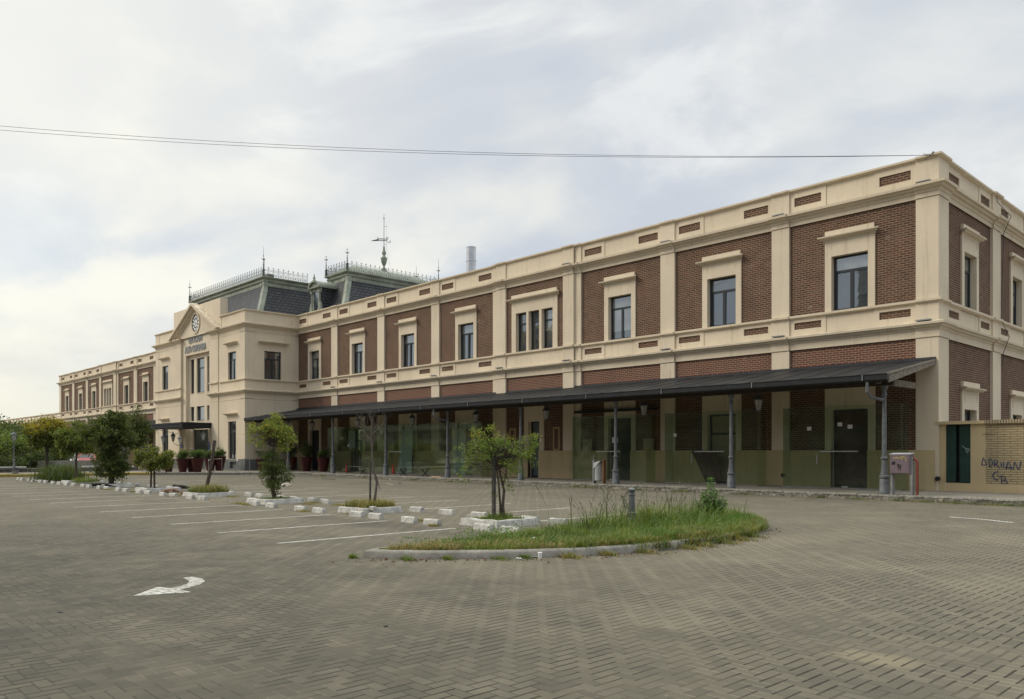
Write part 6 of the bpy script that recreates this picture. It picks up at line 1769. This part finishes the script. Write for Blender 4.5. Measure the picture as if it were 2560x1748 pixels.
def cone(x, y, lab):
    r = empty('traffic_cone', (x, y, .172), lab, 'traffic cone', 'red traffic cones under the canopy')
    MB().lathe([(.11,.025),(.015,.66),(.012,.67)], x, y, 16, .172).build('cone_body', 'cone_red', r, smooth=True)
    MB().box(x-.16,x+.16,y-.16,y+.16,.172,.20).build('cone_base', 'black_paint', r)
cone(-38.55, -1.25, 'red traffic cone beside the left iron bench'); cone(-32.75, -1.3, 'red traffic cone beside an iron column before the tall blue board')

# litter bin between two posts
bn = empty('litter_bin', (-12.9, -3.95, .172), 'grey metal litter bin with a slanted hood between two posts', 'litter bin')
bx0, bx1 = -13.08, -12.66; by = -3.95
h_ = MB(); N = 14; prof = []
for (z, cut) in ((.30, 0), (.98, 0)):
    pass
ringb = [(bx0+.16+.17*math.cos(PI+PI*k/N), by+.02+.17*math.sin(PI+PI*k/N)*1.0) for k in range(N+1)] + [(bx1+.01, by+.18), (bx0-.01, by+.18)]
b = len(h_.v)
for (x, y) in ringb: h_.v.append((x, y, .172+.14))
for (x, y) in ringb:
    t = (x-bx0)/(bx1-bx0); h_.v.append((x, y, .172+.78+.18*max(0, min(1, t))))
m_ = len(ringb)
for k in range(m_): h_.f.append((b+k, b+(k+1)%m_, b+m_+(k+1)%m_, b+m_+k))
h_.f.append(tuple(b+k for k in range(m_))); h_.f.append(tuple(b+m_+k for k in reversed(range(m_))))
h_.build('bin_body', 'bin_grey', bn)
hd = MB(); hd.hexa([(bx0,by-.16,.172+.70),(bx0+.06,by-.17,.172+.68),(bx0+.06,by+.18,.172+.68),(bx0,by+.18,.172+.70),(bx0+.02,by-.13,.172+.94),(bx1,by-.15,.172+1.04),(bx1,by+.18,.172+1.06),(bx0+.02,by+.18,.172+.98)])
hd.build('bin_hood', 'bin_grey', bn)
MB().box(bx0-.12,bx0-.06,by-.06,by+.14,.172,1.24).build('post', 'galvanised', bn)
MB().box(bx1+.03,bx1+.10,by-.06,by+.12,.172,1.24).build('post', 'bin_orange', bn)

# pink meter cabinet
cbx = empty('meter_cabinet', (.3, -4.0, .172), 'small pink metal cabinet on two grey legs with graffiti on its door', 'utility cabinet')
cb_ = MB(); cb_.box(-.055,.60,-4.14,-3.84,.875,1.515); cb_.box(-.035,.56,-4.155,-4.14,.895,1.50); cb_.build('cabinet_body', 'pink_metal', cbx, bev=.006)
MB().hexa([(-.075,-4.16,1.515),(.62,-4.16,1.515),(.62,-3.82,1.535),(-.075,-3.82,1.535),(-.075,-4.16,1.53),(.62,-4.16,1.53),(.62,-3.82,1.57),(-.075,-3.82,1.57)]).build('cabinet_lid', 'pink_top', cbx)
MB().box(.02,.125,-4.160,-4.156,1.18,1.28).build('cabinet_window', 'black_paint', cbx)
MB().box(-.05,.02,-4.1,-3.9,.17,.875).build('leg', 'galvanised', cbx); MB().box(.58,.65,-4.1,-3.9,.17,1.42).build('leg', 'galvanised', cbx)
scrawl([[(.06,1.42),(.12,1.38),(.18,1.43),(.22,1.37),(.28,1.42),(.33,1.36),(.38,1.41)],[(.30,1.45),(.42,1.43),(.48,1.36),(.47,1.28)]], 0, 0, 1, -4.162, .022, 'yellow_graffiti', 'graffiti_yellow', cbx)
scrawl([[(.18,1.16),(.22,1.20),(.27,1.16),(.22,1.10),(.19,1.14)],[(.28,1.18),(.32,1.14),(.27,1.09)],[(.24,1.2),(.24,1.02)],[(.29,1.12),(.29,1.0)]], 0, 0, 1, -4.163, .020, 'dark_graffiti', 'graffiti_dark', cbx)
MB().tube([(.60,-4.0,1.36),(.68,-4.0,1.37),(.74,-4.0,1.33),(.765,-4.0,1.24),(.765,-4.0,.15)], .045, 10).build('red_pipe', 'pipe_red', cbx, smooth=True)

# handrails at the entrance steps
for k, (x, y, lab) in enumerate(((-46.9,-7.7,'steel handrail hoop left of the ramp, by the leaning stump'),(-44.3,-6.75,'steel handrail hoop right of the ramp, under the corner window'))):
    tag(MB().tube([(x,y,.17),(x,y,.98),(x+.04,y+.06,1.04),(x-.65,y+1.25,1.10),(x-.70,y+1.3,1.05),(x-.70,y+1.3,.17)], .022, 8).build('handrail', 'steel', smooth=True), lab, 'handrail', 'steel handrails at the entrance ramp')
# dark timber posts and grey bin near the entrance
for k, (px_, py_, h, lab) in enumerate(((-47.75,-10.95,.85,'dark post right of the grey box near the kerb'),(-47.95,-11.45,.85,'dark post left of the grey box near the kerb'),(-50.9,-11.0,.55,'short pale post behind the low green tree'))):
    tag(MB().lathe([(.055,0),(.055,h-.04),(.035,h)], px_, py_, 10, .172).build('kerb_post', 'stake_wood' if k < 2 else 'grey_timber'), lab, 'post', 'posts at the kerb before the entrance')

# plank lying at a column foot, litter
tag(MB().box(-24.75,-23.9,-4.33,-4.24,.19,.25).build('wood_plank', 'wood_pale'), 'pale wooden plank lying on the kerb against a column foot', 'plank')
tag(MB().box(-31.4,-29.9,-7.4,-7.34,.003,.03).build('dark_stick', 'bark'), 'long dark stick lying on the paving in front of the benches', 'stick')
lr = random.Random(6)
def scrap(x, y, s, lab, mat='paper_white', z=.0):
    mb = MB(); n = 7; c = (x, y, z+s*.25); ring = []
    for k in range(n):
        a = 2*PI*k/n; ring.append((x+s*math.cos(a)*lr.uniform(.5,1), y+s*math.sin(a)*lr.uniform(.5,1), z+.004+lr.uniform(0, s*.28)))
    for k in range(n): mb.poly([c, ring[k], ring[(k+1)%n]])
    return tag(mb.build('litter', mat, recalc=False), lab, 'litter', 'litter on the plaza')
scrap(2.06,-23.0,.085,'crumpled white plastic cup and paper at the island kerb'); scrap(2.02,-23.28,.06,'small pale wrapper at the island kerb left of the cup'); 
tag(MB().lathe([(.028,0),(.035,.085),(.03,.088)],2.17,-22.98,12).build('litter','paper_white',smooth=True), 'white plastic cup lying at the foot of the island kerb', 'litter', 'litter on the plaza')
scrap(-27.9,-5.0,.16,'white paper on the paving below the kerb by the benches'); scrap(-24.6,-5.25,.09,'small white paper near the kerb left of the young tree'); scrap(-20.6,-4.85,.10,'white scrap at the kerb behind the young tree')
scrap(-17.3,-4.75,.09,'pale scrap on the kerb below the wall niche'); scrap(-22.6,-8.0,.14,'flattened dark scrap on the paving left of the young tree','black_paint')
scrap(4.5,-27.35,.03,'small dark pebble on the near paving','black_paint'); scrap(1.75,-29.35,.035,'small black scrap below the painted arrow','black_paint')
scrap(.65,-17.3,.13,'clear crumpled plastic in the grass beside the leafy shrub','paper_white',.30); scrap(-42.2,-5.8,.09,'white scrap at the kerb by the building corner')
scrap(1.25,-22.2,.07,'pale scrap in the grass near the front of the island','paper_white',.17)
# small white broken stone inside the bare tree planter
tag(MB().box(-6.83,-6.62,-20.13,-20.02,.10,.20).build('stone_chip','kerb_white', bev=.01), 'broken white stone lying in the bare tree planter', 'stone')

# ================================================================== animals and a person
def skinned(name, verts, edges, radii, mat, parent=None, sub=2, root=0, loc=None, rz=0):
    me = D.meshes.new(name); me.from_pydata(verts, edges, [])
    o = D.objects.new(name+'_tmp', me); COL.objects.link(o)
    sk = o.modifiers.new('s', 'SKIN')
    lay = me.skin_vertices[0] if me.skin_vertices else None
    if lay is None:
        bm = bmesh.new(); bm.from_mesh(me); bm.verts.layers.skin.verify(); bm.to_mesh(me); bm.free(); lay = me.skin_vertices[0]
    for k, r in enumerate(radii):
        lay.data[k].radius = (r, r) if not hasattr(r, '__len__') else r
        lay.data[k].use_root = (k == root)
    ss = o.modifiers.new('b', 'SUBSURF'); ss.levels = sub; ss.render_levels = sub
    bpy.context.view_layer.update()
    dg = bpy.context.evaluated_depsgraph_get()
    m2 = D.meshes.new_from_object(o.evaluated_get(dg)); m2.name = name
    D.objects.remove(o)
    m2.materials.clear(); m2.materials.append(M[mat])
    m2.polygons.foreach_set('use_smooth', [True]*len(m2.polygons))
    p = D.objects.new(name, m2); COL.objects.link(p)
    if loc is not None: p.location = loc; p.rotation_euler = (0, 0, rz)
    if parent is not None: child(p, parent)
    return p
def lying_dog(x, y, rz, s, mat, lab, curled=False, head_up=.0):
    """a dog asleep on its side: deep chest, narrow loin, folded legs, head on the ground"""
    z = .085
    V = [(0,0,z),(.16,.01,z+.01),(.32,.02,z+.025),(.44,.01,z+.02),(.53,-.01,z+.01+head_up),(.61,-.03,z-.005+head_up),(.70,-.06,z-.03+head_up*.9),
         # hind leg: hip, knee forward, hock back, paw
         (-.03,-.05,z-.01),(.10,-.18,.05),(-.04,-.24,.045),(.04,-.33,.03),
         (-.05,.0,z-.03),(.04,-.16,.03),(-.10,-.20,.03),(-.04,-.30,.025),
         # front legs
         (.36,-.07,z-.01),(.33,-.18,.045),(.44,-.27,.035),(.47,-.33,.028),
         (.40,-.05,z-.03),(.42,-.16,.03),(.52,-.22,.028),(.57,-.27,.024),
         # tail
         (-.10,.0,.07),(-.20,-.03,.04),(-.31,-.09,.025)]
    E_ = [(0,1),(1,2),(2,3),(3,4),(4,5),(5,6),(0,7),(7,8),(8,9),(9,10),(0,11),(11,12),(12,13),(13,14),(2,15),(15,16),(16,17),(17,18),(2,19),(19,20),(20,21),(21,22),(0,23),(23,24),(24,25)]
    R__ = [.085,.088,.105,.085,.062,.066,.034,.055,.042,.022,.026,.05,.036,.02,.024,.045,.03,.02,.024,.04,.028,.019,.022,.028,.018,.010]
    if curled: V = [(v[0]*.8, v[1]*.75-(.18*(v[0]/.6)**2 if v[0] > .3 else 0), v[2]*1.15) for v in V]
    V = [(a*s, b*s, c*s) for a, b, c in V]; R__ = [r*s for r in R__]
    d = skinned('dog', V, E_, R__, mat, loc=(x, y, .0), rz=rz); d.name = 'dog'
    tag(d, lab, 'dog', 'dogs asleep in the parking row')
    ca, sa = math.cos(rz), math.sin(rz)
    for sg in (-1, 1):
        e = MB(); hx, hy, hz_ = (.555*s, (-.02+sg*.045)*s, (z+.05+head_up)*s)
        if curled: hx, hy = hx*.8, hy*.75-.15*s
        e.poly([(hx-.03*s,hy,hz_),(hx+.02*s,hy+sg*.02*s,hz_),(hx-.03*s,hy+sg*.045*s,hz_+.075*s)]); e.poly([(hx-.03*s,hy,hz_),(hx-.03*s,hy+sg*.045*s,hz_+.075*s),(hx+.02*s,hy+sg*.02*s,hz_+.005)])
        eo = e.build('ear', mat, recalc=False); eo.parent = d
    nz = MB().ball((.715*s if not curled else .572*s, -.065*s if not curled else -.24*s, (z-.03+head_up*.9)*s), .016*s, 8, 5).build('nose', 'black_paint'); nz.parent = d
    return d
lr_ang = math.atan2(RY, RX)
lying_dog(-27.95,-20.15, lr_ang+PI, 1.18, 'fur_black', 'large black dog lying flat under the big dark tree')
lying_dog(-24.28,-18.05, lr_ang+PI+.12, .92, 'fur_black', 'black dog with pricked ears lying left of the leaning stump', head_up=.03)
lying_dog(-21.45,-20.0, lr_ang-.15, .95, 'fur_tan', 'tan dog asleep at the end of a planter kerb')
lying_dog(-19.35,-20.05, lr_ang+2.6, .62, 'fur_rust', 'small rust brown dog curled beside the stump planter', True)
lying_dog(-23.72,-13.85, lr_ang+.3, .72, 'fur_white', 'pale dog curled on the open paving behind the ball tree', True)

# person walking in jeans, mostly hidden by leaves
pz = .172; pb = Vector((-55.6,-9.5,0))
def W_(lat, dep, z): return (pb.x+RX*lat+VX*dep, pb.y+RY*lat+VY*dep, pz+z)
pe = empty('person', (pb.x, pb.y, pz), 'person in blue jeans walking on the pavement behind the low tree', 'person')
V = [W_(0,0,.95),W_(0,0,1.15),W_(0,0,1.38),W_(0,0,1.48),W_(0,.0,1.60),W_(0,-.01,1.68),
     W_(-.09,0,.90),W_(-.13,.05,.50),W_(-.16,.16,.10),W_(-.20,.06,.04),
     W_(.09,0,.90),W_(.13,-.08,.50),W_(.10,.02,.10),W_(.04,-.08,.04),
     W_(-.19,0,1.40),W_(-.24,.04,1.12),W_(-.22,-.06,.88),W_(.19,0,1.40),W_(.25,-.02,1.12),W_(.22,-.12,.90)]
E_ = [(0,1),(1,2),(2,3),(3,4),(4,5),(0,6),(6,7),(7,8),(8,9),(0,10),(10,11),(11,12),(12,13),(2,14),(14,15),(15,16),(2,17),(17,18),(18,19)]
skinned('body', V, E_, [.14,.13,.15,.05,.09,.085,.085,.06,.042,.04,.085,.06,.042,.04,.06,.04,.028,.06,.04,.028], 'skin', pe)
def cloth(name, idx, rad, mat):
    mp = {k: n for n, k in enumerate(idx)}
    skinned(name, [V[k] for k in idx], [(mp[a], mp[b]) for a, b in E_ if a in mp and b in mp], rad, mat, pe)
cloth('jeans', [0,6,7,8,10,11,12], [.155,.10,.078,.062,.10,.078,.062], 'denim')
cloth('shirt', [1,2,0,14,15,17,18], [.145,.17,.150,.078,.055,.078,.055], 'shirt_blue')
MB().ball(W_(0,.02,1.66), .105, 12, 8, (1,1,1.05)).build('hair', 'hair_dark', pe, smooth=True)
for s_ in (8, 12):
    f = Vector(V[s_+1]); MB().ball((f.x, f.y, f.z), .07, 10, 6, (1.3,1.3,.7)).build('shoe', 'black_paint', pe, smooth=True)

# ================================================================== parked cars beyond the low wall
def car(x, y, rz, body, lab, tall=1.0):
    r = empty('parked_car', (x, y, .0), lab, 'car', 'cars parked beyond the low wall'); r.rotation_euler = (0, 0, rz)
    L, Wd = 4.0, 1.68
    prof = [(-1.98,.28),(-2.0,.62),(-1.93,.88),(-1.55,1.02*tall),(-1.30,1.10*tall),(-.95,1.38*tall),(-.2,1.47*tall),(.55,1.42*tall),(1.05,1.02*tall),(1.75,.86),(1.97,.68),(2.0,.35),(1.9,.22),(-1.9,.22)]
    m = MB(); n = len(prof)
    secs = [(-Wd/2+.0,.0,.93),(-Wd/2+.04,.0,1.0),(-Wd/2+.16,1,1.0),(Wd/2-.16,1,1.0),(Wd/2-.04,.0,1.0),(Wd/2,.0,.93)]
    def yw(z, side): return side*(Wd/2 - (max(0, z-.95)**1.1)*.42)
    rows_ = []
    for side, ins in ((-1,.03),(-1,0),(1,0),(1,.03)):
        row = []
        for (a, z) in prof: row.append((a*(1-ins*.25), yw(z, side)*(1 if ins else .965), z*(1-ins*.4) if ins else z))
        rows_.append(row)
    for row in rows_: m.v += row
    for k in range(3):
        for q in range(n): m.f.append((k*n+q, (k+1)*n+q, (k+1)*n+(q+1)%n, k*n+(q+1)%n))
    m.f.append(tuple(range(n))); m.f.append(tuple(3*n+q for q in reversed(range(n))))
    o = m.build('body', body, smooth=True); o.parent = r
    def addp(mb, name, mat, sm=False): p = mb.build(name, mat, smooth=sm); p.parent = r; return p
    g_ = MB()
    for side in (-1, 1):
        g_.poly([(a, yw(z, side)+side*.006, z) for a, z in ((-1.22,1.08*tall),(-.92,1.33*tall),(-.2,1.41*tall),(.48,1.36*tall),(.92,1.03*tall))])
    addp(g_, 'side_window', 'car_glass')
    addp(MB().poly([(-1.345,-.60,1.10*tall),(-1.345,.60,1.10*tall),(-1.005,.52,1.38*tall),(-1.005,-.52,1.38*tall)]), 'rear_window', 'car_glass')
    addp(MB().poly([(1.04,-.64,1.05*tall),(1.04,.64,1.05*tall),(.60,.54,1.405*tall),(.60,-.54,1.405*tall)]), 'windscreen', 'car_glass')
    for side in (-1, 1):
        addp(MB().box(-2.01,-1.93,side*.66-.10,side*.66+.10,.70,.92), 'tail_light', 'cone_red')
        addp(MB().box(1.90,1.99,side*.60-.14,side*.60+.14,.62,.74), 'headlight', 'paper_white')
        for a in (-1.25, 1.28):
            w = MB().tube([(a,side*(Wd/2-.20),.31),(a,side*(Wd/2+.005),.31)], .31, 20); wo_ = addp(w, 'wheel', 'tyre')
    return r
car(-66.6,-10.3, math.atan2(VY,VX)+.35, 'car_red', 'red hatchback parked behind the low concrete wall')
car(-67.0,-11.9, math.atan2(VY,VX)+.5, 'car_white', 'white car parked left of the red hatchback')
car(-66.2,-15.0, math.atan2(VY,VX)+PI-.3, 'car_white', 'white car glimpsed through the hedge far left')

# ================================================================== far left: benches, lamp, walls, planting
def slab_bench(y0, y1, x, lab):
    r = empty('slab_bench', (x, (y0+y1)/2, .172), lab, 'bench', 'pale slab benches along the far pavement')
    MB().box(x-.24,x+.24,y0,y1,.172+.40,.172+.46).build('seat', 'bench_white', r)
    for yy in (y0+.5, y1-.5):
        MB().hexa([(x-.20,yy-.06,.172),(x+.20,yy-.06,.172),(x+.20,yy+.06,.172),(x-.20,yy+.06,.172),(x-.07,yy-.05,.57),(x+.07,yy-.05,.57),(x+.07,yy+.05,.57),(x-.07,yy+.05,.57)]).build('leg', 'iron_paint', r)
slab_bench(-22.6,-18.75,-49.7,'long pale slab bench behind the lamp post'); slab_bench(-15.35,-13.2,-49.6,'pale slab bench left of the big dark tree')
lpost = empty('street_lamp', (-49.0,-19.57,.172), 'old style iron street lamp with a glazed lantern by the far left bench', 'street lamp')
def Ll(prof, name, mat, seg=12): return MB().lathe(prof, -49.0, -19.57, seg, .172).build(name, mat, lpost, smooth=True)
Ll([(.12,0),(.12,.10),(.08,.14),(.085,.42),(.10,.45),(.065,.50),(.055,.85),(.08,.88),(.05,.92),(.038,2.10),(.06,2.14),(.07,2.17)], 'lamp_post', 'iron_paint')
Ll([(.08,2.17),(.17,2.50)], 'lamp_glass', 'lamp_glass', 6); Ll([(.205,2.50),(.205,2.53),(.15,2.62),(.06,2.69),(.03,2.72),(.035,2.76),(.01,2.84)], 'lamp_cap', 'green_iron')
lf_ = MB()
for k in range(6):
    a = 2*PI*k/6; lf_.tube([(-49.0+.085*math.cos(a),-19.57+.085*math.sin(a),2.34),(-49.0+.18*math.cos(a),-19.57+.18*math.sin(a),2.68)], .012, 4)
lf_.build('lamp_frame', 'iron_paint', lpost)
sw_ = empty('planter_wall', (-53.6,-18,.172), 'low rough stone wall with a flat coping along the far planting', 'wall')
sm_ = MB(); rr2 = random.Random(4); y = -34
while y < -10.6:
    Ls = rr2.uniform(.35,.7); sm_.box(-53.75, -53.4+rr2.uniform(-.03,.03), y+.02, y+Ls-.02, .15, .40); y += Ls
sm_.build('stones', 'rough_stone', sw_); MB().box(-53.8,-53.33,-34,-10.6,.40,.45).build('coping', 'concrete_wall', sw_)
tag(MB().box(-54.6,-54.35,-17.0,-10.9,.17,.96).build('concrete_wall','concrete_wall', bev=.01), 'plain low concrete wall in front of the parked cars', 'wall')

def mass(name, lab, cat, base, ells, mat, seed, ncl, per, sp, ls, mat2=None, f2=None, group=None, trunk=None, dr=.1):
    r = empty(name, (base[0], base[1], .17), lab, cat, group); wd = MB()
    zt_ = trunk or .8
    wd.tube([(base[0],base[1],.1),(base[0]+.05,base[1],zt_*.6),(base[0],base[1],zt_)], [.16,.12,.08], 7)
    crown('crown' if cat == 'tree' else 'foliage', base, ells, r, mat, seed, ncl, per, sp*0+ls, sp, dr, wd, [(base[0],base[1],zt_),(base[0],base[1],zt_*.7)], .012, .5, mat2, f2)
    wd.build('trunk' if cat == 'tree' else 'stem', 'bark', r)
    return r
hz2 = lambda zc, k: (lambda P: np.clip((P[:, 2]-zc)*k, .03, .8))
GH = 'hedge shrubs beyond the stone wall'; GT = 'trees beyond the stone wall'
mass('hedge_shrub', 'golden yellow topped shrub at the left edge of the photo', 'shrub', (-56.2,-20.6,0), [(0,1.3,1.4,1.0),(-1.2,1.2,1.2,.9)], 'leaf_mid', 201, 150, 46, .22, .15, 'leaf_gold', hz2(1.5,1.2), GH)
mass('hedge_shrub', 'yellow green shrub right behind the street lamp', 'shrub', (-56.4,-18.4,0), [(0,1.5,1.5,1.25),(.3,2.1,.8,.6)], 'leaf_dark', 202, 170, 46, .22, .15, 'leaf_fresh', hz2(1.6,1.0), GH)
mass('hedge_shrub', 'dark green shrub left of the concrete wall', 'shrub', (-55.4,-17.2,0), [(0,.9,1.2,.8),(.6,.8,.8,.7),(-.9,1.0,1.0,.8)], 'leaf_dark', 203, 150, 46, .2, .13, 'leaf_mid', hz2(1.2,1.0), GH)
mass('hedge_shrub', 'low dark hedge shrub behind the long bench', 'shrub', (-55.0,-19.6,0), [(0,.75,1.5,.6),(1.2,.8,1.0,.65),(-1.4,.8,1.2,.65)], 'leaf_dark', 204, 170, 46, .2, .13, 'leaf_mid', hz2(1.1,.8), GH)
mass('hedge_shrub', 'yellowish spreading shrub beneath the golden tree', 'shrub', (-57.8,-16.0,0), [(0,1.7,1.5,.8),(1.2,1.5,1.0,.7),(-1.2,1.7,1.1,.7)], 'leaf_dark', 205, 170, 46, .22, .15, 'leaf_fresh', hz2(1.7,1.1), GH)
mass('hedge_shrub', 'rounded green shrub just left of the white parked car', 'shrub', (-60.0,-14.6,0), [(0,1.6,1.1,1.0),(.9,1.9,.8,.7)], 'leaf_mid', 206, 120, 46, .22, .15, 'leaf_fresh', hz2(1.7,.8), GH)
mass('background_tree', 'tall dark tree at the left edge behind the hedge', 'tree', (-74,-15.6,0), [(0,2.25,2.4,1.615),(1.5,1.85,1.6,1.19),(-2,2.45,1.8,1.275)], 'leaf_dark', 211, 260, 48, .42, .26, 'leaf_mid', hz2(4.0,.35), GT, 2.5)
mass('background_tree', 'feathery topped tree behind the street lamp', 'tree', (-80,-13.6,0), [(0,2.45,2.2,1.36),(-1.6,3.85,0.9,0.425),(1.4,3.65,0.8,0.51),(0,4.15,0.5,0.255),(2.4,2.65,1.2,0.935)], 'leaf_mid', 212, 240, 44, .40, .28, 'leaf_dark', lambda P: np.full(len(P), .5), GT, 2.6)
mass('background_tree', 'dark tree behind the golden tree, right of the lamp', 'tree', (-72,-13.2,0), [(0,2.35,1.5,1.19),(0.9,3.25,0.8,0.595),(-0.8,1.60,1.3,0.935)], 'leaf_dark', 213, 200, 46, .34, .22, 'leaf_mid', hz2(3.9,.3), GT, 2.3)
mass('background_tree', 'dark green tree filling the gap left of the slim tree', 'tree', (-70,-11.2,0), [(0,1.65,1.3,1.02),(0.6,1.60,1.2,0.765)], 'leaf_dark', 214, 160, 46, .30, .20, 'leaf_mid', hz2(2.7,.3), GT, 1.9)
mass('background_tree', 'distant pale green tree far left above the hedge', 'tree', (-100,-13.5,0), [(0,2.85,3.2,1.87),(-3,2.45,2.6,1.7),(3,2.65,2.6,1.7)], 'leaf_mid', 215, 240, 42, .6, .40, 'leaf_fresh', hz2(4.4,.2), GT, 3)
mass('pavement_tree', 'slender green tree rising behind the low tree, left of the entrance canopy', 'tree', (-54.0,-10.4,0), [(-.25,3.3,.85,.85),(.15,4.2,.5,.6),(-.2,2.5,.9,.5),(.05,4.9,.18,.3),(.55,3.4,.4,.9)], 'leaf_dark', 221, 200, 44, .20, .13, 'leaf_mid', lambda P: np.full(len(P), .35), None, 2.6)

# ================================================================== houses across the plaza, behind the photographer: seen only in the window panes
def block(x0, x1, y0, y1, h, mat, lab, seed):
    r = random.Random(seed)
    e = empty('apartment_house', ((x0+x1)/2, y1, 0), lab, 'building', 'houses facing the station across the plaza')
    fr = Fr(0, y1, -1, 0, 0, 1); n = int((x1-x0)/4.2); fl_n = int(h/3.1); hs = []
    for a in range(n):
        for c in range(fl_n):
            u = -x1+(a+.5)*(x1-x0)/n; z = .9+c*3.1; hs.append((u-.9, u+.9, z, z+1.7))
    wl = MB(); fwall(wl, fr, -x1, -x0, 0, h, 0, hs, .3)
    wl.poly([(x0,y0,0),(x0,y1,0),(x0,y1,h),(x0,y0,h)]); wl.poly([(x1,y0,0),(x1,y1,0),(x1,y1,h),(x1,y0,h)]); wl.poly([(x0,y0,0),(x1,y0,0),(x1,y0,h),(x0,y0,h)]); wl.poly([(x0,y0,h),(x1,y0,h),(x1,y1,h),(x0,y1,h)])
    wl.build('wall', mat, e)
    gl = MB()
    gl.poly([fr.p(-x1+.1,.2,-.28), fr.p(-x0-.1,.2,-.28), fr.p(-x0-.1,h-.2,-.28), fr.p(-x1+.1,h-.2,-.28)]); gl.build('windows', 'car_glass', e)
    bl_ = MB()
    for c in range(1, fl_n): bl_.box(x0+.5, x1-.5, y1+.004, y1+1.1, c*3.1+.2, c*3.1+.35); bl_.box(x0+.5, x1-.5, y1+1.04, y1+1.1, c*3.1+.35, c*3.1+1.2)
    bl_.build('balconies', 'concrete_wall', e)
block(-150,-122,-96,-78,15,'concrete_wall','grey apartment house across the plaza, second from the far left',7)
block(-120,-92,-94,-76,25,'tan_dado','tan apartment house across the plaza, third from the far left',8)
block(-190,-152,-100,-82,12,'cream_stucco','pale apartment house across the plaza at the far left end',9)
block(-90,-64,-92,-74,13,'cream_stucco','pale apartment house across the plaza behind the centre block reflection',1)
block(-62,-34,-90,-72,19,'concrete_wall','grey apartment house with balconies across the plaza',2)
block(-32,-10,-92,-72,27,'concrete_wall','tallest grey apartment tower across the plaza',3)
block(-8,20,-88,-70,22,'concrete_wall','tall grey apartment house opposite the right wing',4)
block(22,50,-88,-70,14,'cream_stucco','pale apartment house opposite the roof corner',5)
block(52,90,-84,-66,17,'concrete_wall','grey apartment house at the right end across the plaza',6)
